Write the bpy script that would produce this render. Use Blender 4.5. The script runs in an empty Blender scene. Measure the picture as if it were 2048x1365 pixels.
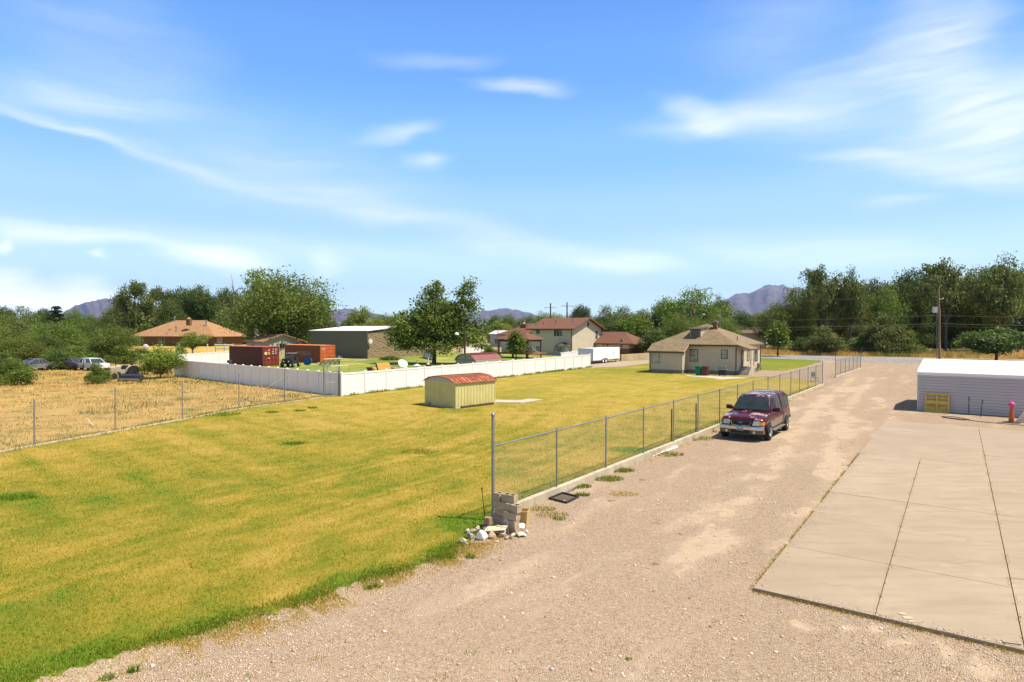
import bpy, math, random
import numpy as np
from mathutils import Vector, Matrix, noise as mnoise
R = math.radians
random.seed(7); rng = np.random.default_rng(7)
sc = bpy.context.scene
col = sc.collection

# ------------------------------------------------------------------ camera
H, F = 5.17, 1255.0                      # camera height (m), focal length for a 2048 px wide frame
TH = math.atan(22.5 / F)
cam_d = bpy.data.cameras.new('camera'); cam = bpy.data.objects.new('camera', cam_d); col.objects.link(cam)
cam.location = (0, 0, H); cam.rotation_euler = (R(90) - TH, 0, 0)
cam_d.sensor_width = 36; cam_d.lens = F / 2048 * 36
cam_d.clip_start = .1; cam_d.clip_end = 60000
sc.camera = cam
sc.view_settings.view_transform = 'Standard'; sc.view_settings.look = 'None'
sc.view_settings.exposure = 0.8; sc.view_settings.gamma = 1

# ------------------------------------------------------------------ surveying: pixel of the 2048 x 1365 photograph -> metres
CT, ST = math.cos(TH), math.sin(TH)
def ray(u, v):
    a, b = (u - 1024) / F, (682.5 - v) / F
    return Vector((a, CT + b * ST, -ST + b * CT))
def G(u, v, z=0.0):
    d = ray(u, v); t = (z - H) / d.z
    return Vector((d.x * t, d.y * t, z))
def at(u, v, D):
    d = ray(u, v); t = D / d.y
    return Vector((d.x * t, D, H + d.z * t))
def tcol(O, e, u):                       # length along e from O until column u
    k = (u - 1024) / F
    a = O[0] - k * (O[1] * CT - (O[2] - H) * ST)
    b = e[0] - k * (e[1] * CT)
    return -a / b
def hrow(P, v):                          # height at P whose image is row v
    yv = (682.5 - v) / F
    return H + P[1] * (yv * CT - ST) / (CT + yv * ST)
AX = R(-35.4)                            # everything on the plot is square to this direction
EX = Vector((math.cos(AX), math.sin(AX), 0)); EY = Vector((-math.sin(AX), math.cos(AX), 0))
def azel(u, v):
    d = ray(u, v).normalized()
    return math.atan2(d.x, d.y), math.asin(d.z)

# ------------------------------------------------------------------ light
SUN = Vector((.52, -.12, 1.0)).normalized()
sun_d = bpy.data.lights.new('sun', 'SUN'); sun = bpy.data.objects.new('sun', sun_d); col.objects.link(sun)
sun_d.energy = 5.0; sun_d.angle = R(.53); sun_d.color = (1, .93, .80)
sun.rotation_euler = SUN.to_track_quat('Z', 'Y').to_euler(); sun.location = (20, -20, 60)

world = bpy.data.worlds.new('World'); sc.world = world; world.use_nodes = True
wn, wl = world.node_tree.nodes, world.node_tree.links
wn.clear()
wo = wn.new('ShaderNodeOutputWorld'); bg = wn.new('ShaderNodeBackground'); wl.new(bg.outputs[0], wo.inputs[0])
sky = wn.new('ShaderNodeTexSky'); sky.sky_type = 'NISHITA'; sky.sun_disc = False
sky.sun_elevation = math.asin(SUN.z); sky.sun_rotation = math.atan2(SUN.x, SUN.y)
sky.altitude = 1400; sky.air_density = 1.0; sky.dust_density = .6; sky.ozone_density = 1.0
bg.inputs['Strength'].default_value = .094
def wnode(t, **k):
    n = wn.new(t)
    for a, b in k.items(): setattr(n, a, b)
    return n
def wmath(op, a, b=None, clamp=False):
    n = wnode('ShaderNodeMath', operation=op, use_clamp=clamp)
    for i, s in enumerate((a, b)):
        if s is None: continue
        if isinstance(s, (int, float)): n.inputs[i].default_value = s
        else: wl.new(s, n.inputs[i])
    return n.outputs[0]
tc = wnode('ShaderNodeTexCoord'); sep = wnode('ShaderNodeSeparateXYZ'); wl.new(tc.outputs['Generated'], sep.inputs[0])
az = wmath('ARCTAN2', sep.outputs[0], sep.outputs[1]); el = wmath('ARCSINE', sep.outputs[2])
cxy = wnode('ShaderNodeCombineXYZ'); wl.new(az, cxy.inputs[0]); wl.new(el, cxy.inputs[1])
# domain warp for wispy outlines
mp = wnode('ShaderNodeMapping'); mp.inputs['Scale'].default_value = (5, 14, 1); wl.new(cxy.outputs[0], mp.inputs[0])
nz = wnode('ShaderNodeTexNoise'); nz.inputs['Scale'].default_value = 1.0; nz.inputs['Detail'].default_value = 5; wl.new(mp.outputs[0], nz.inputs['Vector'])
vs = wnode('ShaderNodeVectorMath', operation='SUBTRACT'); wl.new(nz.outputs['Color'], vs.inputs[0]); vs.inputs[1].default_value = (.5, .5, .5)
vm = wnode('ShaderNodeVectorMath', operation='MULTIPLY'); wl.new(vs.outputs[0], vm.inputs[0]); vm.inputs[1].default_value = (.16, .055, 0)
va = wnode('ShaderNodeVectorMath', operation='ADD'); wl.new(cxy.outputs[0], va.inputs[0]); wl.new(vm.outputs[0], va.inputs[1])
# every cloud: centre, end of its long half-axis, half width (photo pixels), strength
CLOUDS = [
 # right: curved wisp and broad veils
 ((1480, 235), (1690, 205), 22, .42), ((1400, 228), (1320, 200), 18, .5), ((1680, 195), (1900, 130), 60, .38), ((1860, 110), (1960, 180), 70, .38),
 ((1900, 120), (1830, 10), 60, .4), ((1950, 250), (1650, 315), 50, .45), ((2010, 225), (2180, 190), 85, .5), ((1960, 348), (1740, 325), 24, .5),
 ((1750, 312), (1600, 312), 12, .4), ((1780, 412), (1690, 416), 12, .35), ((1560, 60), (1400, 90), 80, .16),
 # small ones in the middle
 ((1035, 172), (1130, 175), 13, .5), ((785, 262), (860, 256), 17, .42), ((852, 318), (905, 318), 13, .38), ((870, 122), (960, 118), 14, .25),
 # left bands
 ((150, 265), (370, 330), 8, .32), ((60, 235), (200, 270), 8, .22), ((420, 345), (650, 415), 15, .26), ((820, 430), (1080, 490), 24, .34), ((120, 195), (340, 225), 34, .32), ((230, 100), (430, 160), 70, .2),
 ((120, 462), (380, 490), 13, .6), ((560, 330), (850, 390), 70, .24), ((500, 490), (900, 520), 25, .2),
 # low cumulus
 ((30, 483), (56, 483), 9, .75), ((225, 511), (238, 511), 7, .6), ((20, 572), (95, 575), 28, 1), ((20, 590), (110, 592), 22, 1), ((150, 590), (215, 594), 27, 1), ((150, 604), (235, 604), 18, 1), ((450, 522), (545, 530), 22, .85),
 ((640, 525), (665, 545), 22, .4), ((1230, 525), (1350, 535), 20, .45), ((1600, 500), (1900, 520), 30, .25), ((1060, 500), (1250, 510), 16, .25), ((60, 615), (260, 620), 20, .5),
]
acc = None
for (c, e, w, s) in CLOUDS:
    a0, e0 = azel(*c); a1, e1 = azel(*e)
    m = wnode('ShaderNodeMapping', vector_type='TEXTURE')
    L = math.hypot(a1 - a0, e1 - e0); Wd = w / F * 1.5
    m.inputs['Location'].default_value = (a0, e0, 0); m.inputs['Rotation'].default_value = (0, 0, math.atan2(e1 - e0, a1 - a0))
    m.inputs['Scale'].default_value = (L * 1.35, Wd, 1)
    wl.new(va.outputs[0], m.inputs[0])
    ln = wnode('ShaderNodeVectorMath', operation='LENGTH'); wl.new(m.outputs[0], ln.inputs[0])
    mr = wnode('ShaderNodeMapRange', interpolation_type='SMOOTHSTEP')
    mr.inputs['From Min'].default_value = 0; mr.inputs['From Max'].default_value = 1.15
    mr.inputs['To Min'].default_value = s; mr.inputs['To Max'].default_value = 0
    wl.new(ln.outputs['Value'], mr.inputs['Value'])
    inv = wmath('SUBTRACT', 1.0, mr.outputs[0])
    acc = inv if acc is None else wmath('MULTIPLY', acc, inv)
mask = wmath('SUBTRACT', 1.0, acc, True)
mp2 = wnode('ShaderNodeMapping'); mp2.inputs['Scale'].default_value = (4.5, 46, 1); mp2.inputs['Rotation'].default_value = (0, 0, R(4)); wl.new(va.outputs[0], mp2.inputs[0])
nz2 = wnode('ShaderNodeTexNoise'); nz2.inputs['Scale'].default_value = 1.0; nz2.inputs['Detail'].default_value = 7; nz2.inputs['Roughness'].default_value = .55; wl.new(mp2.outputs[0], nz2.inputs['Vector'])
mr2 = wnode('ShaderNodeMapRange'); mr2.inputs['From Min'].default_value = .3; mr2.inputs['From Max'].default_value = .7; mr2.inputs['To Min'].default_value = .5; mr2.inputs['To Max'].default_value = 1.2
wl.new(nz2.outputs['Fac'], mr2.inputs['Value'])
mask = wmath('MULTIPLY', mask, mr2.outputs[0], True)
hz = wnode('ShaderNodeMapRange', interpolation_type='SMOOTHSTEP')      # pale air low over the horizon
hz.inputs['From Min'].default_value = -.02; hz.inputs['From Max'].default_value = .30; hz.inputs['To Min'].default_value = .82; hz.inputs['To Max'].default_value = 0
wl.new(el, hz.inputs['Value'])
hs = wnode('ShaderNodeHueSaturation'); wl.new(sky.outputs[0], hs.inputs['Color'])
hs.inputs['Saturation'].default_value = 1.0; hs.inputs['Value'].default_value = 1.3
tint = wnode('ShaderNodeMix', data_type='RGBA', blend_type='MULTIPLY'); tint.inputs[0].default_value = 1
wl.new(hs.outputs[0], tint.inputs[6]); tint.inputs[7].default_value = (1.0, 1.0, 1.12, 1)
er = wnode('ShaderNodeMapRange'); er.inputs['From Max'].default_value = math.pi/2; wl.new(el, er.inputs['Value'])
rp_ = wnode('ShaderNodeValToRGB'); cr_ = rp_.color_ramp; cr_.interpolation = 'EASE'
SK = [(0, (5.9, 8.3, 7.9)), (.055, (4.7, 6.9, 7.2)), (.11, (3.0, 5.1, 6.7)), (.17, (1.75, 4.0, 6.6)), (.25, (1.0, 2.8, 6.3)), (.32, (.78, 2.15, 6.0)), (.42, (1.0, 1.4, 2.4)), (.6, (1.2, 1.15, 1.15)), (1, (1.1, 1.05, 1.0))]  # overhead stops, out of view, set dim and neutral to control the shade fill
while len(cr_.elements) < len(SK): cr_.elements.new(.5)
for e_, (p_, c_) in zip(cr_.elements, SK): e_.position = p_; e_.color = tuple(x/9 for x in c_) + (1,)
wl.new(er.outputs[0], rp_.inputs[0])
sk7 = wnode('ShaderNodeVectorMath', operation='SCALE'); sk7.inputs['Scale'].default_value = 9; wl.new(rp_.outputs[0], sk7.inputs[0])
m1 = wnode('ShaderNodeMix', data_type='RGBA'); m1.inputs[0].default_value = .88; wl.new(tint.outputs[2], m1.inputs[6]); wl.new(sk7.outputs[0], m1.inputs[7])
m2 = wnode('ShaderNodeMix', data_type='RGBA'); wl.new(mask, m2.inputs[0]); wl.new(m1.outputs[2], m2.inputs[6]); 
cb_ = wnode('ShaderNodeMapRange'); cb_.inputs['From Min'].default_value = .03; cb_.inputs['From Max'].default_value = .16; cb_.inputs['To Min'].default_value = 13; cb_.inputs['To Max'].default_value = 7.8; wl.new(el, cb_.inputs['Value'])
cs_ = wnode('ShaderNodeVectorMath', operation='SCALE'); cs_.inputs[0].default_value = (.97, 1.0, 1.0); wl.new(cb_.outputs[0], cs_.inputs['Scale']); wl.new(cs_.outputs[0], m2.inputs[7])
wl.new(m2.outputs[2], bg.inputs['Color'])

# ------------------------------------------------------------------ mesh helpers
class MB:
    def __init__(s): s.v = []; s.f = []; s.M = Matrix()
    def add(s, vs, fs):
        b = len(s.v); M = s.M
        s.v += [tuple(M @ Vector(p)) for p in vs]; s.f += [tuple(b + i for i in f) for f in fs]; return s
    def box(s, x0, x1, y0, y1, z0, z1):
        return s.add([(x0,y0,z0),(x1,y0,z0),(x1,y1,z0),(x0,y1,z0),(x0,y0,z1),(x1,y0,z1),(x1,y1,z1),(x0,y1,z1)],
                     [(0,3,2,1),(4,5,6,7),(0,1,5,4),(1,2,6,5),(2,3,7,6),(3,0,4,7)])
    def poly(s, pts): return s.add(pts, [tuple(range(len(pts)))])
    def prism(s, pts, vec):                       # closed polygon swept by vec
        n = len(pts); v = Vector(vec)
        return s.add([Vector(p) for p in pts] + [Vector(p) + v for p in pts],
                     [tuple(range(n))[::-1], tuple(range(n, 2*n))] + [(i, (i+1) % n, n + (i+1) % n, n + i) for i in range(n)])
    def tube(s, pts, rs, n=8, cap=True):
        pts = [Vector(p) for p in pts]
        if not isinstance(rs, (list, tuple)): rs = [rs] * len(pts)
        vs, fs = [], []
        for i, p in enumerate(pts):
            d = (pts[min(i+1, len(pts)-1)] - pts[max(i-1, 0)])
            d = d.normalized() if d.length > 1e-9 else Vector((0,0,1))
            a = d.cross(Vector((0,0,1)) if abs(d.z) < .9 else Vector((1,0,0))).normalized(); b = d.cross(a)
            for k in range(n):
                t = 2*math.pi*k/n; vs.append(p + (a*math.cos(t) + b*math.sin(t)) * rs[i])
        for i in range(len(pts)-1):
            for k in range(n):
                k2 = (k+1) % n; fs.append((i*n+k, i*n+k2, (i+1)*n+k2, (i+1)*n+k))
        if cap: fs += [tuple(range(n))[::-1], tuple(range((len(pts)-1)*n, len(pts)*n))]
        return s.add(vs, fs)
    def lathe(s, prof, n=16, c=(0,0,0), axis='z'):
        vs, fs = [], []
        for (r, h) in prof:
            for k in range(n):
                t = 2*math.pi*k/n; a, b = r*math.cos(t), r*math.sin(t)
                p = (a, b, h) if axis == 'z' else ((h, a, b) if axis == 'x' else (a, h, b))
                vs.append((p[0]+c[0], p[1]+c[1], p[2]+c[2]))
        for i in range(len(prof)-1):
            for k in range(n):
                k2 = (k+1) % n; fs.append((i*n+k, i*n+k2, (i+1)*n+k2, (i+1)*n+k))
        fs += [tuple(range(n))[::-1], tuple(range((len(prof)-1)*n, len(prof)*n))]
        return s.add(vs, fs)
    def loft(s, rings, cap=True):
        n = len(rings[0]); vs = [p for r in rings for p in r]; fs = []
        for i in range(len(rings)-1):
            for k in range(n):
                k2 = (k+1) % n; fs.append((i*n+k, i*n+k2, (i+1)*n+k2, (i+1)*n+k))
        if cap: fs += [tuple(range(n))[::-1], tuple(range((len(rings)-1)*n, len(rings)*n))]
        return s.add(vs, fs)
    def build(s, name, mat, parent=None, smooth=None, bevel=0, recalc=True):
        me = bpy.data.meshes.new(name); me.from_pydata(s.v, [], s.f)
        if recalc:
            import bmesh
            bm = bmesh.new(); bm.from_mesh(me); bmesh.ops.recalc_face_normals(bm, faces=bm.faces)
            if bevel: bmesh.ops.bevel(bm, geom=[e for e in bm.edges if len(e.link_faces) == 2 and e.calc_face_angle(0) > .5], offset=bevel, segments=2, affect='EDGES', profile=.6)
            bm.to_mesh(me); bm.free()
        if smooth is not None:
            me.shade_smooth() if hasattr(me, 'shade_smooth') else None
            try: me.set_sharp_from_angle(angle=R(smooth))
            except Exception: pass
        me.materials.append(mat)
        o = bpy.data.objects.new(name, me); col.objects.link(o)
        if parent: o.parent = parent
        return o
def tag(o, label=None, cat=None, group=None, kind=None):
    if label: o['label'] = label
    if cat: o['category'] = cat
    if group: o['group'] = group
    if kind: o['kind'] = kind
    return o
def thing(name, label, cat, loc=(0,0,0), rotz=0, group=None):
    o = bpy.data.objects.new(name, None); col.objects.link(o); o.empty_display_size = .3
    o.location = loc; o.rotation_euler = (0, 0, rotz)
    return tag(o, label, cat, group)
kids = {}
def dup(root, loc, rotz=0, scale=None, label=None, group=None):
    def cp(o, par):
        c = o.copy(); col.objects.link(c)
        if par: c.parent = par
        for ch in [x for x in bpy.data.objects if x.parent == o]: cp(ch, c)
        return c
    r = cp(root, None); r.location = loc; r.rotation_euler = (0, 0, rotz)
    if scale: r.scale = scale
    if label: r['label'] = label
    if group: r['group'] = group
    return r
def np_mesh(name, V, Q, mat, parent=None, attrs=None, smooth=False):
    V = np.asarray(V, dtype=np.float32).reshape(-1, 3); Q = np.asarray(Q, dtype=np.int32)
    me = bpy.data.meshes.new(name); k = Q.shape[1]
    me.vertices.add(len(V)); me.vertices.foreach_set('co', V.ravel())
    me.loops.add(Q.size); me.loops.foreach_set('vertex_index', Q.ravel())
    me.polygons.add(len(Q)); me.polygons.foreach_set('loop_start', np.arange(0, Q.size, k, dtype=np.int32))
    try: me.polygons.foreach_set('loop_total', np.full(len(Q), k, dtype=np.int32))
    except Exception: pass
    me.update(calc_edges=True)
    for an, arr in (attrs or {}).items():
        a = me.attributes.new(an, 'FLOAT', 'POINT'); a.data.foreach_set('value', np.asarray(arr, dtype=np.float32))
    if smooth: me.shade_smooth()
    me.materials.append(mat)
    o = bpy.data.objects.new(name, me); col.objects.link(o)
    if parent: o.parent = parent
    return o

# ------------------------------------------------------------------ materials
class NT:
    def __init__(s, name):
        s.m = bpy.data.materials.new(name); s.m.use_nodes = True; s.t = s.m.node_tree; s.n = s.t.nodes; s.l = s.t.links
        s.b = s.n['Principled BSDF']; s.out = s.n['Material Output']; s.b.inputs['Specular IOR Level'].default_value = .3
    def new(s, t, **k):
        n = s.n.new(t)
        for a, b in k.items(): setattr(n, a, b)
        return n
    def ln(s, a, b): s.l.new(a, b); return s
    def val(s, x, sock):
        if isinstance(x, (int, float)): sock.default_value = x
        elif isinstance(x, tuple): sock.default_value = (*x, 1) if len(x) == 3 and sock.type == 'RGBA' else x
        else: s.l.new(x, sock)
    def pos(s, kind='Object', scale=(1,1,1), rot=(0,0,0)):
        if kind == 'World': src = s.new('ShaderNodeNewGeometry').outputs['Position']
        else: src = s.new('ShaderNodeTexCoord').outputs[kind]
        m = s.new('ShaderNodeMapping'); m.inputs['Scale'].default_value = scale; m.inputs['Rotation'].default_value = rot
        s.l.new(src, m.inputs[0]); return m.outputs[0]
    def noise(s, vec, scale, detail=4, rough=.55, out='Fac'):
        n = s.new('ShaderNodeTexNoise'); n.inputs['Scale'].default_value = scale; n.inputs['Detail'].default_value = detail; n.inputs['Roughness'].default_value = rough
        s.l.new(vec, n.inputs['Vector']); return n.outputs[out]
    def ramp(s, fac, stops, interp='LINEAR'):
        r = s.new('ShaderNodeValToRGB'); r.color_ramp.interpolation = interp
        while len(r.color_ramp.elements) < len(stops): r.color_ramp.elements.new(.5)
        for e, (p, c) in zip(r.color_ramp.elements, stops):
            e.position = p; e.color = (*c, 1) if len(c) == 3 else c
        s.val(fac, r.inputs[0]); return r.outputs[0]
    def mix(s, fac, a, b, mode='MIX'):
        m = s.new('ShaderNodeMix', data_type='RGBA', blend_type=mode)
        s.val(fac, m.inputs[0]); s.val(a, m.inputs[6]); s.val(b, m.inputs[7]); return m.outputs[2]
    def math(s, op, a, b=0.0, clamp=False):
        m = s.new('ShaderNodeMath', operation=op, use_clamp=clamp); s.val(a, m.inputs[0]); s.val(b, m.inputs[1]); return m.outputs[0]
    def rng(s, x, a, b, c, d, smooth=False):
        m = s.new('ShaderNodeMapRange', interpolation_type='SMOOTHSTEP' if smooth else 'LINEAR')
        for i, q in enumerate((x, a, b, c, d)): s.val(q, m.inputs[i])
        return m.outputs[0]
    def attr(s, name): return s.new('ShaderNodeAttribute', attribute_name=name).outputs['Fac']
    def bump(s, h, strength=.3, dist=.02):
        b = s.new('ShaderNodeBump'); b.inputs['Strength'].default_value = strength; b.inputs['Distance'].default_value = dist
        s.l.new(h, b.inputs['Height']); s.l.new(b.outputs[0], s.b.inputs['Normal'])
    def col(s, c): s.val(c, s.b.inputs['Base Color']); return s
    def set(s, rough=None, metal=None, **k):
        if rough is not None: s.val(rough, s.b.inputs['Roughness'])
        if metal is not None: s.b.inputs['Metallic'].default_value = metal
        for a, b in k.items(): s.val(b, s.b.inputs[a.replace('_', ' ')])
        return s
def darker(c, k): return tuple(x * k for x in c)
def simple(name, c, rough=.6, metal=0, var=.18, scale=3, bump=0, kind='Object', dirt=None):
    t = NT(name); p = t.pos(kind)
    n = t.noise(p, scale, 6, .6)
    cc = t.ramp(n, [(.3, darker(c, 1 - var)), (.7, tuple(min(1, x * (1 + var * .6)) for x in c))])
    if dirt:
        n2 = t.noise(p, scale * .35, 8, .7); cc = t.mix(t.rng(n2, .55, .7, 0, .75), cc, dirt)
    t.col(cc); t.set(rough, metal)
    if bump: t.bump(t.noise(p, scale * 8, 4), bump, .01)
    return t.m
def shingle(name, a, b, sc=1.0):
    t = NT(name); p = t.pos('Object')
    v = t.new('ShaderNodeTexVoronoi'); v.inputs['Scale'].default_value = 3.6 * sc; t.ln(p, v.inputs['Vector'])
    sp = t.new('ShaderNodeSeparateColor'); t.ln(v.outputs['Color'], sp.inputs[0])
    z = t.new('ShaderNodeSeparateXYZ'); t.ln(p, z.inputs[0])
    w = t.math('FRACT', t.math('MULTIPLY', z.outputs[2], 14.0))
    c = t.mix(sp.outputs[0], a, b)
    c = t.mix(t.rng(t.noise(p, .8, 5), .35, .7, 0, .35), c, darker(a, .7))
    c = t.mix(t.rng(w, 0, .25, .35, 0), c, darker(a, .45))
    t.col(c); t.set(.92); t.bump(w, .5, .02)
    return t.m
def siding_mat(name, c, stain=None):
    t = NT(name); p = t.pos('Object')
    n = t.noise(p, 1.2, 6, .65); streak = t.noise(t.pos('Object', (6, 6, .5)), 1.0, 4)
    cc = t.ramp(n, [(.3, darker(c, .9)), (.7, c)])
    cc = t.mix(t.rng(streak, .5, .75, 0, .22), cc, darker(c, .62))
    t.col(cc); t.set(.6); return t.m

M = {}
M['vinyl'] = siding_mat('white vinyl', (.78, .72, .69))
M['tan_siding'] = siding_mat('tan siding', (.66, .53, .38))
M['cream_siding'] = siding_mat('cream siding', (.66, .56, .40))
M['garage_siding'] = siding_mat('garage siding', (.55, .45, .33))
M['white_metal'] = simple('white painted metal', (.74, .72, .71), .45, var=.05, scale=.7)
M['wall_metal'] = simple('pale lilac grey wall panel', (.64, .54, .51), .5, var=.06, scale=.6)
M['brown_trim'] = simple('brown trim', (.10, .065, .04), .6)
M['tan_trim'] = simple('tan trim', (.36, .29, .2), .6)
M['white_trim'] = simple('white trim', (.72, .7, .66), .5)
M['sh_tan'] = shingle('tan shingles', (.21, .15, .085), (.30, .22, .13))
M['sh_orange'] = shingle('weathered orange brown shingles', (.36, .19, .085), (.46, .26, .13))
M['sh_brown'] = shingle('red brown shingles', (.17, .075, .045), (.22, .10, .062))
M['sh_dark'] = shingle('grey brown shingles', (.14, .1, .08), (.2, .15, .12))
M['concrete'] = simple('concrete', (.52, .45, .36), .9, var=.2, scale=2, bump=.3)
M['found'] = simple('foundation concrete', (.28, .24, .18), .9, var=.2, scale=2)
M['galv'] = simple('galvanised steel', (.36, .37, .38), .45, .7, var=.2, scale=4)
M['galv_dark'] = simple('weathered galvanised wire', (.24, .24, .23), .6, .3, var=.2)
M['dark'] = simple('black metal', (.02, .02, .02), .5)
M['rubber'] = simple('rubber', (.025, .025, .026), .85)
M['wood'] = simple('weathered wood', (.26, .15, .075), .85, var=.35, scale=5)
M['wood_dark'] = simple('dark wood', (.11, .055, .03), .85, var=.3, scale=4)
M['wood_pole'] = simple('pole wood', (.33, .2, .09), .9, var=.35, scale=2)
M['bark'] = simple('bark', (.13, .10, .075), .95, var=.4, scale=3, bump=.5)
M['brick'] = simple('brick', (.26, .09, .055), .9, var=.35, scale=6)
def glass_mat(name, c=(.02, .03, .035), r=.06):
    t = NT(name); n = t.noise(t.pos('Object'), 1.5, 3); t.col(t.ramp(n, [(.35, c), (.7, darker(c, 2.2))])); t.set(r, 0); t.b.inputs['Specular IOR Level'].default_value = .7; return t.m
M['glass'] = glass_mat('window glass')
M['glass_pale'] = glass_mat('window with pale blind', (.22, .21, .17), .25)
M['chrome'] = simple('chrome', (.58, .58, .60), .2, 1, var=.05)

# lap siding with real overlapping boards on one wall (p0 -> p1 runs along the wall, outward normal to its right)
def lap(mb, p0, p1, z0, z1, pitch=.2, dep=.025, top=None):
    p0, p1 = Vector(p0), Vector(p1); d = (p1 - p0).normalized(); n = Vector((d.y, -d.x, 0)); L = (p1 - p0).length
    k = max(1, int((z1 - z0) / pitch + .5)); h = (z1 - z0) / k
    for i in range(k):
        a, b = z0 + i * h, z0 + (i + 1) * h
        def sp(z):
            if top is None: return 0, L
            return top(z)
        s0, s1 = sp(a); t0, t1 = sp(b)
        q = lambda s, z, o: p0 + d * s + n * o + Vector((0, 0, z))
        mb.add([q(s0, a, dep), q(s1, a, dep), q(t1, b, .004), q(t0, b, .004)], [(0, 1, 2, 3)])
        mb.add([q(s0, a, .004), q(s1, a, .004), q(s1, a, dep), q(s0, a, dep)], [(0, 1, 2, 3)])
# a window on a wall: face 'f' looks to local -y at y=w, face 'r' looks to local +x at x=w
def window(parent, face, w, a, z, wd, ht, cols=1, rows=1, frame=None, pane=None, label=None, name='window', t=.07):
    frame = frame or M['white_trim']; pane = pane or M['glass']
    fb = MB(); pb = MB()
    def bx(mb, a0, a1, o0, o1, z0, z1):
        if face == 'f': mb.box(a0, a1, w - o1, w - o0, z0, z1)
        elif face == 'l': mb.box(w - o1, w - o0, a0, a1, z0, z1)
        else: mb.box(w + o0, w + o1, a0, a1, z0, z1)
    bx(fb, a - t, a, -.02, .05, z - t, z + ht + t); bx(fb, a + wd, a + wd + t, -.02, .05, z - t, z + ht + t)
    bx(fb, a, a + wd, -.02, .05, z - t, z); bx(fb, a, a + wd, -.02, .05, z + ht, z + ht + t)
    for i in range(1, cols): c = a + wd * i / cols; bx(fb, c - .03, c + .03, -.02, .042, z, z + ht)
    for i in range(1, rows): c = z + ht * i / rows; bx(fb, a, a + wd, -.02, .038, c - .03, c + .03)
    f = fb.build(name, frame, parent)
    bx(pb, a, a + wd, -.02, .028, z, z + ht); pb.build('pane', pane, f)
    if label: f['label'] = label
    return f
def slab_roof(mb, pts, th=.14):
    n = len(pts); lo = [Vector(p) - Vector((0, 0, th)) for p in pts]
    mb.add([Vector(p) for p in pts] + lo, [tuple(range(n)), tuple(range(n, 2*n))[::-1]] + [(i, i + n, (i+1) % n + n, (i+1) % n) for i in range(n)])
def gable_x(x0, x1, y0, y1, ze, zr, mat, parent, oh=.4, ohx=.35, th=.16, name='roof'):   # ridge along local x
    mb = MB(); ym = (y0 + y1) / 2; s = (zr - ze) / (ym - y0)
    for sg, ya in ((-1, y0), (1, y1)):
        ye = ya + sg * oh; z = ze - s * oh
        slab_roof(mb, [(x0 - ohx, ye, z), (x1 + ohx, ye, z), (x1 + ohx, ym, zr), (x0 - ohx, ym, zr)], th)
    return mb.build(name, mat, parent)
def hip_x(x0, x1, y0, y1, ze, zr, mat, parent, oh=.5, inset=None, th=.16, name='roof'):
    mb = MB(); X0, X1, Y0, Y1 = x0 - oh, x1 + oh, y0 - oh, y1 + oh; ym = (Y0 + Y1) / 2
    i = inset if inset is not None else (Y1 - Y0) / 2
    a, b = (X0 + i, ym, zr), (X1 - i, ym, zr)
    A, B, C_, D = (X0, Y0, ze), (X1, Y0, ze), (X1, Y1, ze), (X0, Y1, ze); dn = Vector((0, 0, -th))
    V = [Vector(p) for p in (A, B, C_, D, a, b)] + [Vector(p) + dn for p in (A, B, C_, D)]
    mb.add(V, [(0,1,5,4), (1,2,5), (2,3,4,5), (3,0,4), (0,6,7,1), (1,7,8,2), (2,8,9,3), (3,9,6,0), (6,9,8,7)])
    return mb.build(name, mat, parent)
def text_part(s, size, mat, parent, loc, rot, name='lettering', label=None, ext=.003, sx=1.0):
    cu = bpy.data.curves.new(name, 'FONT'); cu.body = s; cu.size = size; cu.extrude = ext; cu.align_x = 'CENTER'; cu.align_y = 'CENTER'
    tmp = bpy.data.objects.new('tmp_text', cu); col.objects.link(tmp)
    dg = bpy.context.evaluated_depsgraph_get(); me = bpy.data.meshes.new_from_object(tmp.evaluated_get(dg))
    bpy.data.objects.remove(tmp); me.materials.clear(); me.materials.append(mat)
    o = bpy.data.objects.new(name, me); col.objects.link(o); o.parent = parent; o.location = loc; o.rotation_euler = rot; o.scale = (sx, 1, 1)
    if label: o['label'] = label
    return o

# ------------------------------------------------------------------ numeric noise / regions
_lat = rng.random((256, 256))
def vnoise(x, y):
    xi = np.floor(x).astype(int); yi = np.floor(y).astype(int); fx = x - xi; fy = y - yi
    fx = fx*fx*(3-2*fx); fy = fy*fy*(3-2*fy); g = lambda a, b: _lat[a & 255, b & 255]
    return (g(xi,yi)*(1-fx)+g(xi+1,yi)*fx)*(1-fy) + (g(xi,yi+1)*(1-fx)+g(xi+1,yi+1)*fx)*fy
def fbm(x, y, o=4):
    s = 0; a = .5
    for i in range(o): s = s + a * vnoise(x * 2**i + 17.3*i, y * 2**i + 5.1*i); a *= .5
    return s / (1 - .5**o)
def inpoly(x, y, P):
    c = np.zeros(x.shape, bool); n = len(P)
    for i in range(n):
        x0, y0 = P[i][0], P[i][1]; x1, y1 = P[(i+1) % n][0], P[(i+1) % n][1]
        if y0 == y1: continue
        k = ((y0 > y) != (y1 > y)) & (x < (x1-x0) * (y-y0) / (y1-y0) + x0); c ^= k
    return c
def dseg(x, y, P):
    d = np.full(x.shape, 1e9)
    for i in range(len(P)-1):
        ax, ay, bx, by = P[i][0], P[i][1], P[i+1][0], P[i+1][1]; L = (bx-ax)**2 + (by-ay)**2
        t = np.clip(((x-ax)*(bx-ax) + (y-ay)*(by-ay)) / L, 0, 1)
        d = np.minimum(d, np.hypot(x-ax-t*(bx-ax), y-ay-t*(by-ay)))
    return d
def sstep(x, a, b):
    t = np.clip((x-a)/(b-a), 0, 1); return t*t*(3-2*t)

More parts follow.
